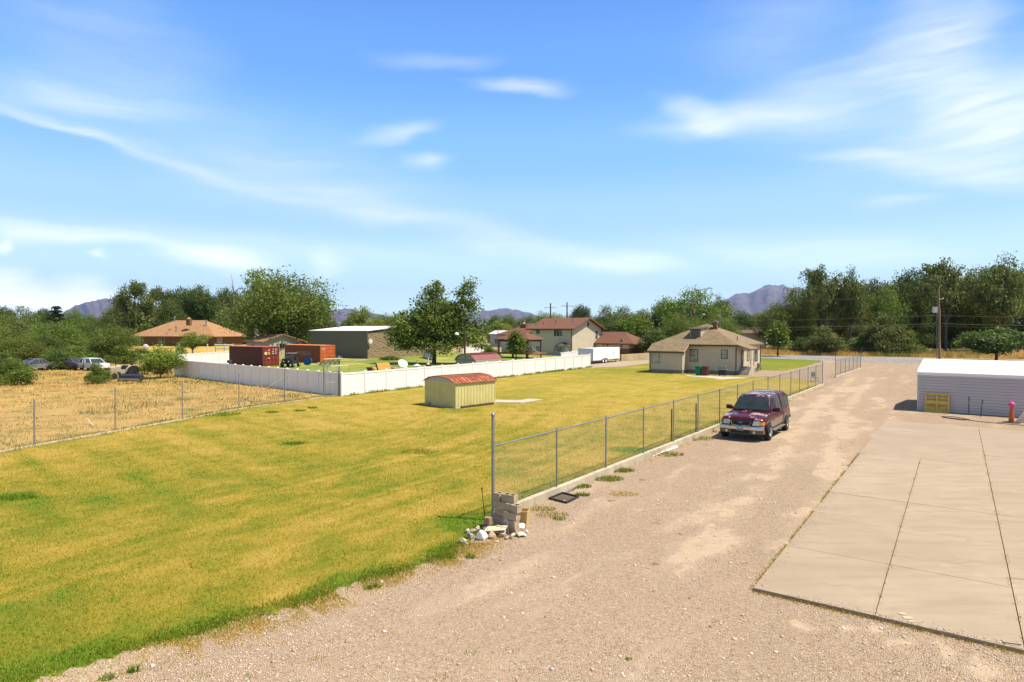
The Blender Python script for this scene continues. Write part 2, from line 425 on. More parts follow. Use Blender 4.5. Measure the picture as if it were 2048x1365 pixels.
# lines of the plot
CUR0, CUR1 = G(1114, 974, .25), G(1645, 768, .25)                 # post feet on the mow curb of the right fence
CD = (CUR1 - CUR0).normalized(); CN = Vector((-CD.y, CD.x, 0))    # CN points to the lawn
CURS = CUR0 + CD * tcol(CUR0, CD, 986)
EDGE = [(-14, 5.2), tuple(G(0, 1385))[:2]] + [tuple(G(u, v))[:2] for u, v in ((100,1352),(200,1326),(285,1294),(405,1270),(490,1239),(600,1212),(713,1167),(798,1147),(900,1113),(935,1085),(975,1062),(1000,1050))]
EDGE = [(-40, -4)] + EDGE + [(CURS.x - .1, CURS.y - .1)]
LF = [G(-420, 985), G(68.7, 892.8), G(364.6, 840.5), G(478, 819), G(569.2, 806.5), G(647.6, 795.5)]
VC, VE, VW = G(683, 792.8), G(1180, 735.2), at(350, 719.5, F * (H - 1.83) / (719.5 - 660)); VW.z = 0
LAWN = EDGE + [(CUR1.x, CUR1.y), tuple(G(1640, 738))[:2], tuple(G(1639, 722))[:2], tuple(G(1524, 716.5))[:2], tuple(G(1400, 721))[:2], tuple(G(1301, 726.5))[:2], tuple(G(1245, 733.5))[:2],
        (VE.x, VE.y), (VC.x, VC.y)] + [(p.x, p.y) for p in LF[::-1]]
GPATCH = [tuple(G(u, v))[:2] for u, v in ((1474, 757), (1500, 751), (1524, 741), (1570, 742), (1603, 736), (1640, 724.5), (1665, 727), (1720, 735), (1660, 772), (1638, 765.5), (1585, 757), (1530, 753.5))]

def lawn_green(x, y):
    n1 = fbm(x*.16, y*.16, 4); n2 = fbm(x*.9+40, y*.9, 4)
    g = .46 + (n1-.5)*.6 + (n2-.5)*.7 + (fbm(x*2.6+9, y*2.6, 3)-.5)*.55
    # mowing passes, slightly curved
    cb = x*.815 - y*.579; ca = x*.579 + y*.815; wl = sstep(-x, 5, 11)*sstep(y, 15, 20)
    g += .50*(vnoise((x+y)*.707*2.8 + .3*np.sin(cb*.3), (x-y)*.07)-.5)*wl*(1-.6*sstep(y, 34, 50))
    q1 = x*.92 - y*.40 + 1.4*np.sin(y*.16); q2 = x*.40 + y*.92
    g += .50*(vnoise(q1*4.2, q2*.12+40)-.5)*(1-wl)*(1-.6*sstep(y, 30, 46))
    g += .30*sstep(-y, -17, -8) + .10*sstep(-x, 0, 9)*sstep(-y, -30, -12)
    g -= .14*sstep(y, 20, 32)
    jit = (fbm(x*1.3, y*1.3+70, 3)-.5)*1.3
    g += .62*(1-sstep(dseg(x, y, EDGE[2:13]) + jit*1.1, .0, .8))
    g += .65*(1-sstep(dseg(x, y, [CURS, CUR1]) + jit*.7, .1, 1.15))
    g += .30*(1-sstep(dseg(x, y, [VC, VE]) + jit, .1, 1.3))
    g += .20*(1-sstep(dseg(x, y, [(p.x, p.y) for p in LF]) + jit, .1, .8))
    g += .45*sstep(x*EX.x + y*EX.y, -60, -20)*sstep(y, 62, 82)
    bx, by = G(1545, 715)[:2]; g += .75*(1-sstep(np.hypot((x-bx)/26, (y-by)/18), .6, 1.0))
    for (u0, v0, r, k) in ((588, 888, .45, .8), (35, 997, .45, .9), (25, 993, .5, .6), (440, 826, .5, .6), (960, 1045, .9, .8), (945, 1062, .5, .5), (915, 822, 1.2, .5), (1260, 900, .8, .6), (1395, 845, 1.0, .4)):
        c = G(u0, v0); g += k*(1-sstep(np.hypot((x-c.x)/1.5, (y-c.y)/1.0)/r + jit*.4, .5, 1.1))
    return np.clip(g, 0, 1.25)
CS, SS = math.cos(R(52)), math.sin(R(52))
def sandiness(x, y):
    a = x*CS + y*SS; b = -x*SS + y*CS                              # a runs with the traffic
    s = fbm(a*.28, b*1.2, 4); s2 = fbm(a*1.1+30, b*3.0, 3)
    v = sstep(s*.62 + s2*.38, .46, .66)
    da = dseg(x, y, [(2, 9), (9.5, 21), (19, 38), (38, 68)])       # worn middle of the driveway
    v = .6*v + .36*(1-sstep(np.abs(da-.85) + (fbm(x*.8, y*.8, 3)-.5)*.9, .12, .5))*sstep(y, 10, 15) + .3*(1-sstep(da, .5, 4.5))*sstep(y, 14, 30)
    kx, ky = G(1830, 1310)[:2]; v = v*sstep(np.hypot((x-kx)/1.6, y-ky), 1.0, 3.2)
    for (u0, v0, r) in ((1595, 1250, .22), (1780, 1283, .2), (1905, 1310, .22), (1735, 1256, .16), (1960, 1345, .25), (1850, 1281, .15), (1690, 1258, .13)):
        c = G(u0, v0); v = np.maximum(v, 1-sstep(np.hypot((x-c.x)/1.6, y-c.y)/r + (fbm(x*5, y*5, 3)-.5)*1.2, .5, 1.1))
    return np.clip(v, 0, 1)

# ------------------------------------------------------------------ ground materials
t = NT('dry ground'); p = t.pos('World')
n = t.noise(p, .05, 6); n2 = t.noise(p, .8, 6)
c = t.ramp(n, [(.35, (.34, .23, .085)), (.55, (.24, .2, .07)), (.7, (.12, .13, .045))])
c = t.mix(t.rng(n2, .3, .7, 0, .6), c, (.42, .3, .14)); t.col(c); t.set(.95); t.bump(n2, .5, .1); M['ground'] = t.m

t = NT('lawn'); p = t.pos('World'); g = t.attr('g')
f1 = t.noise(p, 2.2, 5, .65); f2 = t.noise(t.pos('World', (1, 1, 1), (0, 0, R(25))), 14, 6, .75); f3 = t.noise(p, 70, 3, .7)
gg = t.math('ADD', g, t.math('ADD', t.math('MULTIPLY', t.math('SUBTRACT', f1, .5), .65), t.math('MULTIPLY', t.math('SUBTRACT', f2, .5), 1.4)))
GRAMP = [(0.0, (.52, .365, .085)), (.25, (.43, .31, .048)), (.5, (.32, .27, .03)), (.75, (.215, .23, .02)), (1.0, (.14, .225, .015))]
c = t.ramp(gg, GRAMP); c = t.mix(t.rng(f3, .35, .65, .42, 0), c, (.13, .11, .02)); t.col(c); t.set(.9); t.b.inputs['Specular IOR Level'].default_value = .1
t.bump(t.math('ADD', f3, f2), .55, .03); M['lawn'] = t.m
t = NT('grass blades'); g = t.attr('g'); r_ = t.attr('r')
gg = t.math('ADD', g, t.math('MULTIPLY', t.math('SUBTRACT', r_, .5), .5))
c = t.ramp(gg, [(a, tuple(min(1, k*1.25) for k in b)) for a, b in GRAMP]); t.col(c); t.set(.7); t.b.inputs['Specular IOR Level'].default_value = .15
tr = t.new('ShaderNodeBsdfTranslucent'); t.ln(c, tr.inputs[0]); mx = t.new('ShaderNodeMixShader'); mx.inputs[0].default_value = .35
t.ln(t.b.outputs[0], mx.inputs[1]); t.ln(tr.outputs[0], mx.inputs[2]); t.ln(mx.outputs[0], t.out.inputs[0]); M['blade'] = t.m
t = NT('straw blades'); g = t.attr('g'); r_ = t.attr('r')
gg = t.math('ADD', g, t.math('MULTIPLY', t.math('SUBTRACT', r_, .5), .6))
c = t.ramp(gg, [(0, (.83, .56, .20)), (.35, (.67, .44, .13)), (.6, (.38, .32, .07)), (1, (.13, .20, .04))]); t.col(c); t.set(.8); t.b.inputs['Specular IOR Level'].default_value = .1
tr = t.new('ShaderNodeBsdfTranslucent'); t.ln(c, tr.inputs[0]); mx = t.new('ShaderNodeMixShader'); mx.inputs[0].default_value = .4
t.ln(t.b.outputs[0], mx.inputs[1]); t.ln(tr.outputs[0], mx.inputs[2]); t.ln(mx.outputs[0], t.out.inputs[0]); M['straw'] = t.m
t = NT('field soil'); p = t.pos('World'); g = t.noise(p, .5, 7, .65); h = t.noise(p, 9, 5, .7)
c = t.ramp(g, [(.36, (.60, .38, .12)), (.52, (.48, .31, .09)), (.64, (.18, .19, .05))]); c = t.mix(t.rng(h, .35, .65, .5, 0), c, (.25, .16, .06)); t.col(c); t.set(.95); t.bump(h, .6, .08); M['field'] = t.m

t = NT('gravel'); p = t.pos('World'); s = t.attr('s')
v = t.new('ShaderNodeTexVoronoi'); v.inputs['Scale'].default_value = 42; t.ln(p, v.inputs['Vector'])
sp = t.new('ShaderNodeSeparateColor'); t.ln(v.outputs['Color'], sp.inputs[0])
stone = t.ramp(sp.outputs[0], [(0, (.24, .155, .10)), (.15, (.54, .375, .24)), (.5, (.74, .53, .345)), (.75, (.62, .455, .325)), (.9, (.90, .71, .51)), (1, (.33, .235, .18))])
sand = t.ramp(t.noise(p, 3.0, 8, .7), [(.3, (.48, .355, .24)), (.7, (.58, .44, .305))])
big = t.noise(p, .35, 5); f = t.noise(p, 5, 5, .7)
fac = t.math('ADD', t.math('MULTIPLY', s, 1.25), t.math('MULTIPLY', t.math('SUBTRACT', f, .5), 1.3), True)
fac = t.rng(fac, .1, .8, 0, 1)
c = t.mix(fac, stone, sand); c = t.mix(t.rng(big, .4, .65, 0, .18), c, (.5, .36, .24))
d = t.rng(v.outputs['Distance'], 0, .016, .0, .3); c = t.mix(t.math('MULTIPLY', d, t.math('SUBTRACT', 1, fac)), c, (.26, .18, .12))
t.col(c); t.set(.95); t.b.inputs['Specular IOR Level'].default_value = .15
hh = t.math('MULTIPLY', t.math('SUBTRACT', 1.0, t.math('MULTIPLY', v.outputs['Distance'], 30)), t.math('SUBTRACT', 1.1, fac))
t.bump(t.math('ADD', hh, t.math('MULTIPLY', f, .6)), .55, .02); M['gravel'] = t.m
t = NT('pebble'); r_ = t.attr('r'); t.col(t.ramp(r_, [(0, (.3, .2, .14)), (.12, (.52, .37, .26)), (.4, (.74, .54, .37)), (.6, (.62, .47, .37)), (.8, (.8, .66, .5)), (.93, (.9, .82, .7)), (1, (.38, .3, .27))])); t.set(.85); M['pebble'] = t.m
t = NT('grey road chippings'); p = t.pos('World'); v = t.new('ShaderNodeTexVoronoi'); v.inputs['Scale'].default_value = 5; t.ln(p, v.inputs['Vector'])
sp = t.new('ShaderNodeSeparateColor'); t.ln(v.outputs['Color'], sp.inputs[0]); c = t.ramp(sp.outputs[0], [(0, (.14, .13, .13)), (.6, (.27, .25, .25)), (1, (.42, .39, .37))])
c = t.mix(t.rng(t.noise(p, .3, 5), .4, .65, 0, .5), c, (.3, .26, .22)); t.col(c); t.set(.95); M['road'] = t.m
t = NT('slab concrete'); p = t.pos('World'); a = t.noise(t.pos('World', (1, 1, 1), (0, 0, -AX)), .5, 8, .6); b = t.noise(t.pos('World', (.6, 3.5, 1), (0, 0, -AX)), .9, 6, .6); e = t.noise(p, 30, 4, .7)
oi = t.new('ShaderNodeAttribute', attribute_name='r').outputs['Fac']
c = t.ramp(a, [(.3, (.36, .275, .19)), (.7, (.45, .345, .245))]); c = t.mix(t.rng(b, .46, .66, 0, .6), c, (.29, .225, .155)); c = t.mix(t.rng(e, .35, .7, .25, 0), c, (.38, .3, .21))
c = t.mix(t.rng(oi, 0, 1, 0, .45), c, (.29, .215, .14))
pt = t.rng(t.noise(p, 1.1, 8, .75), .58, .72, 0, .55); c = t.mix(pt, c, (.25, .20, .15)); pt2 = t.rng(t.noise(t.pos('World', (1, 1, 7)), .7, 6, .7), .6, .75, 0, .5); c = t.mix(pt2, c, (.52, .40, .26))
t.col(c); t.set(.85); t.bump(e, .15, .01); M['slab'] = t.m

# ------------------------------------------------------------------ sheets
def grid_sheet(name, P, z, res, mat, fn, an, kind='structure', x0=None, x1=None, y0=None, y1=None):
    xs = [q[0] for q in P]; ys = [q[1] for q in P]
    x0 = min(xs) if x0 is None else x0; x1 = max(xs) if x1 is None else x1; y0 = min(ys) if y0 is None else y0; y1 = max(ys) if y1 is None else y1
    nx, ny = int((x1-x0)/res)+2, int((y1-y0)/res)+2
    X, Y = np.meshgrid(x0 + np.arange(nx)*res, y0 + np.arange(ny)*res); idx = np.arange(nx*ny).reshape(ny, nx)
    ins = inpoly(X[:-1,:-1]+res/2, Y[:-1,:-1]+res/2, P)
    Q = np.stack([idx[:-1,:-1][ins], idx[:-1,1:][ins], idx[1:,1:][ins], idx[1:,:-1][ins]], 1)
    used, inv = np.unique(Q, return_inverse=True); Q = inv.reshape(Q.shape)
    x, y = X.ravel()[used], Y.ravel()[used]
    o = np_mesh(name, np.stack([x, y, np.full(x.shape, z)], 1), Q, mat, attrs={an: fn(x, y)}); o['kind'] = kind; return o
def sheet(name, P, z, mat, kind='structure'):
    mb = MB(); mb.poly([(q[0], q[1], z) for q in P]); o = mb.build(name, mat, recalc=False)
    if o.data.polygons[0].normal.z < 0: o.data.flip_normals()
    o['kind'] = kind; return o
def jitter(P, step, amp, seed=0, closed=True):
    out = []
    for i in range(len(P) if closed else len(P)-1):
        a, b = Vector(P[i][:2]), Vector(P[(i+1) % len(P)][:2]); L = (b-a).length; n = max(1, int(L/step)); d = (b-a)/max(L, 1e-6); nn = Vector((-d.y, d.x))
        for k in range(n):
            q = a + (b-a)*k/n; out.append(tuple(q + nn * ((mnoise.noise(Vector((q.x*.9, q.y*.9, seed))) + .6*mnoise.noise(Vector((q.x*3.1, q.y*3.1, seed+5)))) * amp)))
    return out
sheet('ground', [(-16000, -60), (16000, -60), (16000, 16500), (-16000, 16500)], -.006, M['ground'])
sheet('dry_grass_strip', [tuple(at(u, 700, D))[:2] for u, D in ((1180, 150), (2400, 100), (2400, 150), (1180, 210))], -.001, M['field'])
fld = [(p_.x, p_.y) for p_ in LF] + [(VC.x, VC.y), (VW.x, VW.y), (VW.x-12, VW.y+20), (-75, 98), (-110, 80), (-110, 5), (-60, 5)]
sheet('weed_field', fld, .001, M['field'])
grid_sheet('lawn', LAWN, .006, .3, M['lawn'], lawn_green, 'g')
ga = 1.0
DRIVE = jitter(EDGE[1:], .12, .12, 3, False)
gz = .010
NEARG = [(-42, -8)] + DRIVE + [tuple(CURS - CN*.12)[:2], tuple(CUR1 - CN*.12)[:2], tuple(G(1640, 720))[:2], tuple(G(1820, 726.5))[:2], tuple(G(2100, 738))[:2], (120, 60), (120, -8)]
grid_sheet('gravel_driveway', [q for q in NEARG], gz, .25, M['gravel'], sandiness, 's', y1=24, x0=-16, x1=42, y0=4)
far = [q for q in NEARG]
grid_sheet('gravel_driveway', far, gz-.002, .5, M['gravel'], sandiness, 's', y0=23.5, x0=2, x1=110)
sheet('gravel_yard_patch', jitter(GPATCH, .6, .35, 9), .013, M['gravel'])
# grey chipping road across the far end
ra, rb, rc, rd = at(1280, 705.7, 141), at(1820, 716.3, 115), G(1820, 728), G(1600, 719.6)
dr = (Vector((rb.x, rb.y, 0)) - Vector((ra.x, ra.y, 0))).normalized(); dn = (Vector((rc.x, rc.y, 0)) - Vector((rd.x, rd.y, 0))).normalized()
sheet('road', jitter([tuple(rd - dn*80)[:2], tuple(rd + dn*140)[:2], tuple(Vector((rb.x, rb.y, 0)) + dr*110)[:2], tuple(Vector((ra.x, ra.y, 0)) - dr*40)[:2]], 2, .5, 4), .016, M['road'])
sheet('concrete_drive', [tuple(G(*q))[:2] for q in ((1150, 738), (1245, 733.7), (1301, 727), (1430, 717), (1430, 712), (1301, 720.5), (1150, 729))], .02, M['slab'])
sheet('concrete_path', jitter([tuple(G(*q))[:2] for q in ((1366, 750), (1475, 755), (1498, 757), (1441, 760), (1425, 757.5), (1380, 753.5))], 1, .1, 2), .022, M['concrete'])
t = NT('neighbour lawn'); p = t.pos('World'); n = t.noise(p, .12, 6, .6); n2 = t.noise(p, 1.5, 6, .7)
c = t.ramp(t.math('ADD', n, t.math('MULTIPLY', t.math('SUBTRACT', n2, .5), .5)), [(.38, (.11, .2, .02)), (.5, (.2, .25, .03)), (.64, (.40, .33, .07))]); t.col(c); t.set(.95); M['nlawn'] = t.m
sheet('neighbour_lawn', [(VC.x, VC.y), (VE.x, VE.y), tuple(at(1160, 710, 130))[:2], tuple(at(620, 710, 165))[:2], tuple(at(340, 700, 120))[:2], (VW.x, VW.y)], .002, M['nlawn'])

# slab pad: separate panels with open joints
S0 = G(1505.7, 1184); EXs = EX; EYs = EY
def sl(a, b, z=0): return (S0.x + EXs.x*a + EYs.x*b, S0.y + EXs.y*a + EYs.y*b, z)
cols_ = [0, 2.09, 4.17, 7.4, 11.0, 15.0]; verts = []; faces = []; rr = []; pad = MB(); ra_ = []
rows_ = {0: [0, 3.0, 9.0, 16.6], 1: [0, 3.0, 9.0, 16.6], 2: [0, 3.6, 9.0, 14.2, 19.0, 27.8], 3: [0, 3.6, 9.0, 14.2, 19, 27.6], 4: [0, 3.6, 9, 14.2, 19, 27.4]}
pan = [(cols_[i], cols_[i+1], rows_[i][j], rows_[i][j+1]) for i in range(5) for j in range(len(rows_[i])-1)] + [(0, 4.17, 16.6, 28.0)]
bmx = MB()
for (a0, a1, b0, b1) in pan:
    g0 = .008; zt = .075 + rng.random()*.006; n0 = len(bmx.v)
    base = [sl(a0+g0, b0+g0), sl(a1-g0, b0+g0), sl(a1-g0, b1-g0), sl(a0+g0, b1-g0)]
    bmx.add([(x, y, -.02) for x, y, z in base] + [(x, y, zt) for x, y, z in base], [(4,5,6,7), (0,1,5,4), (1,2,6,5), (2,3,7,6), (3,0,4,7)])
    ra_ += [rng.random()]*8
po = bmx.build('concrete_pad', M['slab'], recalc=False); po['kind'] = 'structure'
at_ = po.data.attributes.new('r', 'FLOAT', 'POINT'); at_.data.foreach_set('value', np.array(ra_, dtype=np.float32))
# saw-cut control joints as narrow flat strips of darker grit laid on the slab
cj = MB()
for (a0, a1, b) in ((0, 2.09, 5.9), (2.09, 4.17, 6.1), (0, 2.09, 12.7), (2.09, 4.17, 12.9)):
    q = [sl(a0+.02, b, .084), sl(a1-.02, b, .084), sl(a1-.02, b+.008, .084), sl(a0+.02, b+.008, .084)]; cj.add(q, [(0,1,2,3)])
o = cj.build('control_joint', simple('joint grit', (.30, .24, .17), .95)); o['kind'] = 'structure'
ck = MB()                                                      # hairline cracks
for seq in (((1600, 878), (1640, 882), (1665, 890), (1690, 902)), ((1560, 1010), (1590, 1004), (1625, 1008)), ((1880, 1120), (1915, 1128), (1950, 1122), (1990, 1131)), ((1640, 1165), (1665, 1172), (1700, 1170))):
    pts_ = [G(u, v, .0835) for u, v in seq]
    for a_, b_ in zip(pts_, pts_[1:]):
        d_ = (b_-a_).normalized(); n_ = Vector((-d_.y, d_.x, 0))*.004
        for k_ in range(5):
            p0 = a_.lerp(b_, k_/5) + n_*random.uniform(-3, 3); p1 = a_.lerp(b_, (k_+1)/5) + n_*random.uniform(-3, 3); ck.add([p0-n_*.6, p1-n_*.6, p1+n_*.6, p0+n_*.6], [(0, 1, 2, 3)])
o = ck.build('hairline_crack', simple('crack grit', (.2, .15, .1), .95), recalc=False); o['kind'] = 'structure'
pl = MB()                                                       # pale plaster spills by the front edge
def blob(cx, cy, r, z, seed, mb, st=1.0):
    mb.poly([(cx + math.cos(k*.42)*r*st*(1+.35*mnoise.noise(Vector((math.cos(k*.42)*2, math.sin(k*.42)*2, seed)))), cy + math.sin(k*.42)*r*(1+.35*mnoise.noise(Vector((math.cos(k*.42)*2, math.sin(k*.42)*2, seed)))), z) for k in range(15)])
for i, (u, v, r) in enumerate(((1805, 1228, .05), (1815, 1236, .06), (1822, 1243, .035))):
    q = G(u, v, .08); blob(q.x, q.y, r, .0855, 9+i*2.1, pl, 1.5)
o = pl.build('dried_plaster', simple('dried plaster', (.54, .43, .31), .95, var=.25, scale=9), recalc=False); o['kind'] = 'stuff'; o['label'] = 'pale dried plaster smears along the front edge of the concrete pad'

# ------------------------------------------------------------------ scattered ground cover
def blades(name, x, y, h, w, g, mat, lean=.5, seg=1):
    n = len(x); a = rng.random(n)*2*np.pi; la = rng.random(n)*2*np.pi; L = h*lean*(.3+rng.random(n))
    dx, dy = np.cos(a)*w/2, np.sin(a)*w/2; tx, ty = x+np.cos(la)*L, y+np.sin(la)*L
    V = np.empty((n, 4, 3)); V[:,0] = np.stack([x-dx, y-dy, np.zeros(n)+.004], 1); V[:,1] = np.stack([x+dx, y+dy, np.zeros(n)+.004], 1)
    V[:,2] = np.stack([tx+dx*.35, ty+dy*.35, h], 1); V[:,3] = np.stack([tx-dx*.35, ty-dy*.35, h], 1)
    Q = np.arange(n*4).reshape(n, 4); r = np.repeat(rng.random(n), 4)
    return np_mesh(name, V, Q, mat, attrs={'g': np.repeat(g, 4), 'r': r})
def polar(n, u0, u1, y0, y1, pw):
    yy = (y0**pw + (y1**pw - y0**pw)*rng.random(n))**(1/pw); k = (u0-1024)/F + (u1-u0)/F*rng.random(n); return k*yy, yy
x, y = polar(460000, -60, 1700, 8.6, 60, .45); k = inpoly(x, y, LAWN) & (dseg(x, y, EDGE) > .04) & (rng.random(len(x)) > sstep(y, 20, 58)); x, y = x[k], y[k]; g = lawn_green(x, y)
h = (.025 + .028*rng.random(len(x)) + .02*sstep(g, .8, 1.2)); w = .005 + y*.0006
tag(blades('grass', x, y, h, w, g, M['blade'], .8), 'short golden green grass blades over the lawn', None, None, 'stuff')
# rank green fringe and straw fringe along the gravel edge, curbs and fences
ex_, ey_, eg_, eh_ = [], [], [], []
def fringe(P, n, sd, h0, h1, g0, g1, off=0):
    seg = [(Vector(P[i][:2]), Vector(P[i+1][:2])) for i in range(len(P)-1)]; L = np.array([(b-a).length for a, b in seg]); c = np.cumsum(L)/L.sum()
    r = rng.random(n); ii = np.searchsorted(c, r)
    for j in range(n):
        a, b = seg[min(ii[j], len(seg)-1)]; d = (b-a).normalized(); q = a + (b-a)*rng.random() + Vector((-d.y, d.x))*(rng.normal()*sd + off)
        if mnoise.noise(Vector((q.x*.8, q.y*.8, 3))) < -.12 and rng.random() < .85: continue
        ex_.append(q.x); ey_.append(q.y); eg_.append(g0+(g1-g0)*rng.random()); eh_.append(h0+(h1-h0)*rng.random())
fringe(EDGE[2:-1], 9000, .2, .03, .075, .7, 1.1, .12)
fringe(EDGE[2:-1], 26000, .26, .015, .05, -.25, .1, -.28)
fringe([CURS + CN*.35, CUR1 + CN*.35], 5000, .2, .04, .12, .6, 1.1)
fringe([sl(-.03, 0), sl(-.03, 17)], 2600, .035, .02, .07, -.2, .5); fringe([sl(0, -.04), sl(7, -.04)], 1200, .03, .02, .07, -.2, .6)
fringe([VC, VE], 3500, .12, .08, .28, .5, 1.1, -.15)
fringe(LF, 4000, .12, .06, .2, 0, 1.0, .1)
for (u, v, r, n, gg0, gg1, hh) in ((1215, 960, .35, 500, .6, 1.2, .1), (1243, 943, .3, 350, .5, 1.1, .12), (1162, 975, .22, 300, .6, 1.2, .1), (1165, 992, .15, 180, .7, 1.2, .1), (1248, 990, .3, 260, -.2, .3, .06), (1105, 1032, .3, 300, .2, .9, .06), (1118, 1040, .12, 120, .8, 1.2, .06),
        (1085, 1020, .25, 220, .2, .8, .07), (1330, 910, .5, 400, .4, 1.0, .1), (1390, 878, .6, 400, .3, 1.0, .1), (1440, 855, .5, 200, .3, 1.0, .1), (893, 1117, .15, 120, .9, 1.2, .1), (943, 1117, .08, 60, 1, 1.2, .12), (737, 1180, .06, 40, .9, 1.2, .14), (755, 1177, .05, 30, .9, 1.2, .14),
        (270, 1345, .06, 50, .9, 1.2, .16), (215, 1360, .08, 60, .9, 1.2, .1), (1257, 1321, .04, 40, .9, 1.2, .04), (840, 905, .5, 300, .6, 1.1, .1), (588, 888, .3, 300, .8, 1.2, .09), (35, 997, .35, 350, .8, 1.2, .1), (545, 826, .25, 160, .8, 1.2, .12), (600, 823, .25, 160, .8, 1.2, .12), (625, 817, .2, 120, .8, 1.2, .12), (440, 830, .8, 400, .6, 1.2, .15)):
    q = G(u, v); a = rng.random(n)*6.283; rr_ = r*np.sqrt(rng.random(n))
    ex_ += list(q.x + np.cos(a)*rr_*1.6); ey_ += list(q.y + np.sin(a)*rr_); eg_ += list(gg0+(gg1-gg0)*rng.random(n)); eh_ += list(hh*(.4+.8*rng.random(n)))
# weeds in the pad joints
for (a, b0, b1, n) in ((2.09, 0, 16, 500), (4.17, 0, 20, 900)):
    for j in range(n):
        b = b0 + (b1-b0)*rng.random()**1.3
        if mnoise.noise(Vector((b*1.7, a, 0))) < -.05: continue
        q = sl(a + rng.normal()*.008, b); ex_.append(q[0]); ey_.append(q[1]); eg_.append(rng.random()*.9); eh_.append(.085+.025*rng.random())
ex_, ey_, eg_, eh_ = map(np.array, (ex_, ey_, eg_, eh_))
tag(blades('weeds', ex_, ey_, eh_, .008 + ey_*.0007, eg_, M['blade'], .6), 'green weeds and straw along the gravel edge and curbs', None, None, 'stuff')
# tall dry grass of the field
def field_g(x, y): return np.clip(.16 + (fbm(x*.13+50, y*.13, 3)-.5)*1.6 + (fbm(x*.5, y*.5+11, 4)-.45)*2.0 + .75*sstep(fbm(x*.8+3, y*1.1, 3), .56, .66), -.1, 1)
nb = 330000; x = -110 + 125*rng.random(nb); y = 18 + 85*rng.random(nb)
k = inpoly(x, y, fld) & (np.abs(x/y) < .88) & (rng.random(nb) < np.clip(45/y, .3, 1)); x, y = x[k], y[k]
dens = fbm(x*.7, y*.7, 3); k = dens > .33; x, y, dens = x[k], y[k], dens[k]; g = field_g(x, y)
h = (.05 + .16*dens*rng.random(len(x)) + .16*sstep(fbm(x*.25+3, y*.25, 3), .5, .75)*rng.random(len(x))) * np.where(y > 55, 1.15, 1)
tag(blades('tall_dry_grass', x, y, h, .009 + y*.0007, g, M['straw'], .45), 'tall dry straw coloured weeds filling the field left of the lawn', None, None, 'stuff')
nb = 50000; q0 = at(1180, 700, 150); q1 = at(2300, 700, 104)
tt = rng.random(nb); ss = rng.random(nb); x = q0.x + (q1.x-q0.x)*tt + ss*18; y = q0.y + (q1.y-q0.y)*tt + ss*26 - 2
k = dseg(x, y, [tuple(Vector((ra.x, ra.y, 0)) - dr*60)[:2], tuple(Vector((rb.x, rb.y, 0)) + dr*110)[:2]]) > .3
side = (x-ra.x)*(-dr.y) + (y-ra.y)*dr.x; k &= side > .5; x, y = x[k], y[k]
tag(blades('roadside_dry_grass', x, y, .35 + .75*rng.random(len(x))*fbm(x*.2, y*.2, 3)*1.6, .09+rng.random(len(x))*.05, np.clip((fbm(x*.15, y*.15, 3)-.5)*2.2+.1, -.1, .8), M['straw'], .4), 'dry golden grass beyond the grey road under the tall trees', None, None, 'stuff')
# loose pebbles near the camera
n = 95000; x, y = polar(n, 60, 2080, 8.6, 24, .4); padp = [sl(0, -.02)[:2], sl(20, -.02)[:2], sl(20, 30)[:2], sl(0, 30)[:2]]
k = inpoly(x, y, NEARG) & ~inpoly(x, y, padp); s = sandiness(x, y); k &= rng.random(n) > s*.97; x, y = x[k], y[k]; n = len(x)
oc = np.array([(1,0,0),(0,1,0),(-1,0,0),(0,-1,0),(0,0,1),(0,0,-1)], float); tri = np.array([(0,1,4),(1,2,4),(2,3,4),(3,0,4),(1,0,5),(2,1,5),(3,2,5),(0,3,5)])
sz = (.0065 + .010*rng.random(n)**2.2)[:, None]*(1 + y[:, None]*.012)*np.stack([.8+.6*rng.random(n), .7+.5*rng.random(n), .45+.35*rng.random(n)], 1)
a = rng.random(n)*6.28; ca, sa = np.cos(a), np.sin(a)
V = oc[None]*sz[:, None, :]*(1+.25*(rng.random((n, 6, 1))-.5)); V = np.stack([V[...,0]*ca[:,None]-V[...,1]*sa[:,None]+x[:,None], V[...,0]*sa[:,None]+V[...,1]*ca[:,None]+y[:,None], V[...,2]+gz+.004], 2)
Q = (tri[None] + 6*np.arange(n)[:, None, None]).reshape(-1, 3)
tag(np_mesh('loose_gravel', V, Q, M['pebble'], attrs={'r': np.repeat(rng.random(n), 6)}), 'loose beige and pink gravel stones on the driveway', None, None, 'stuff')

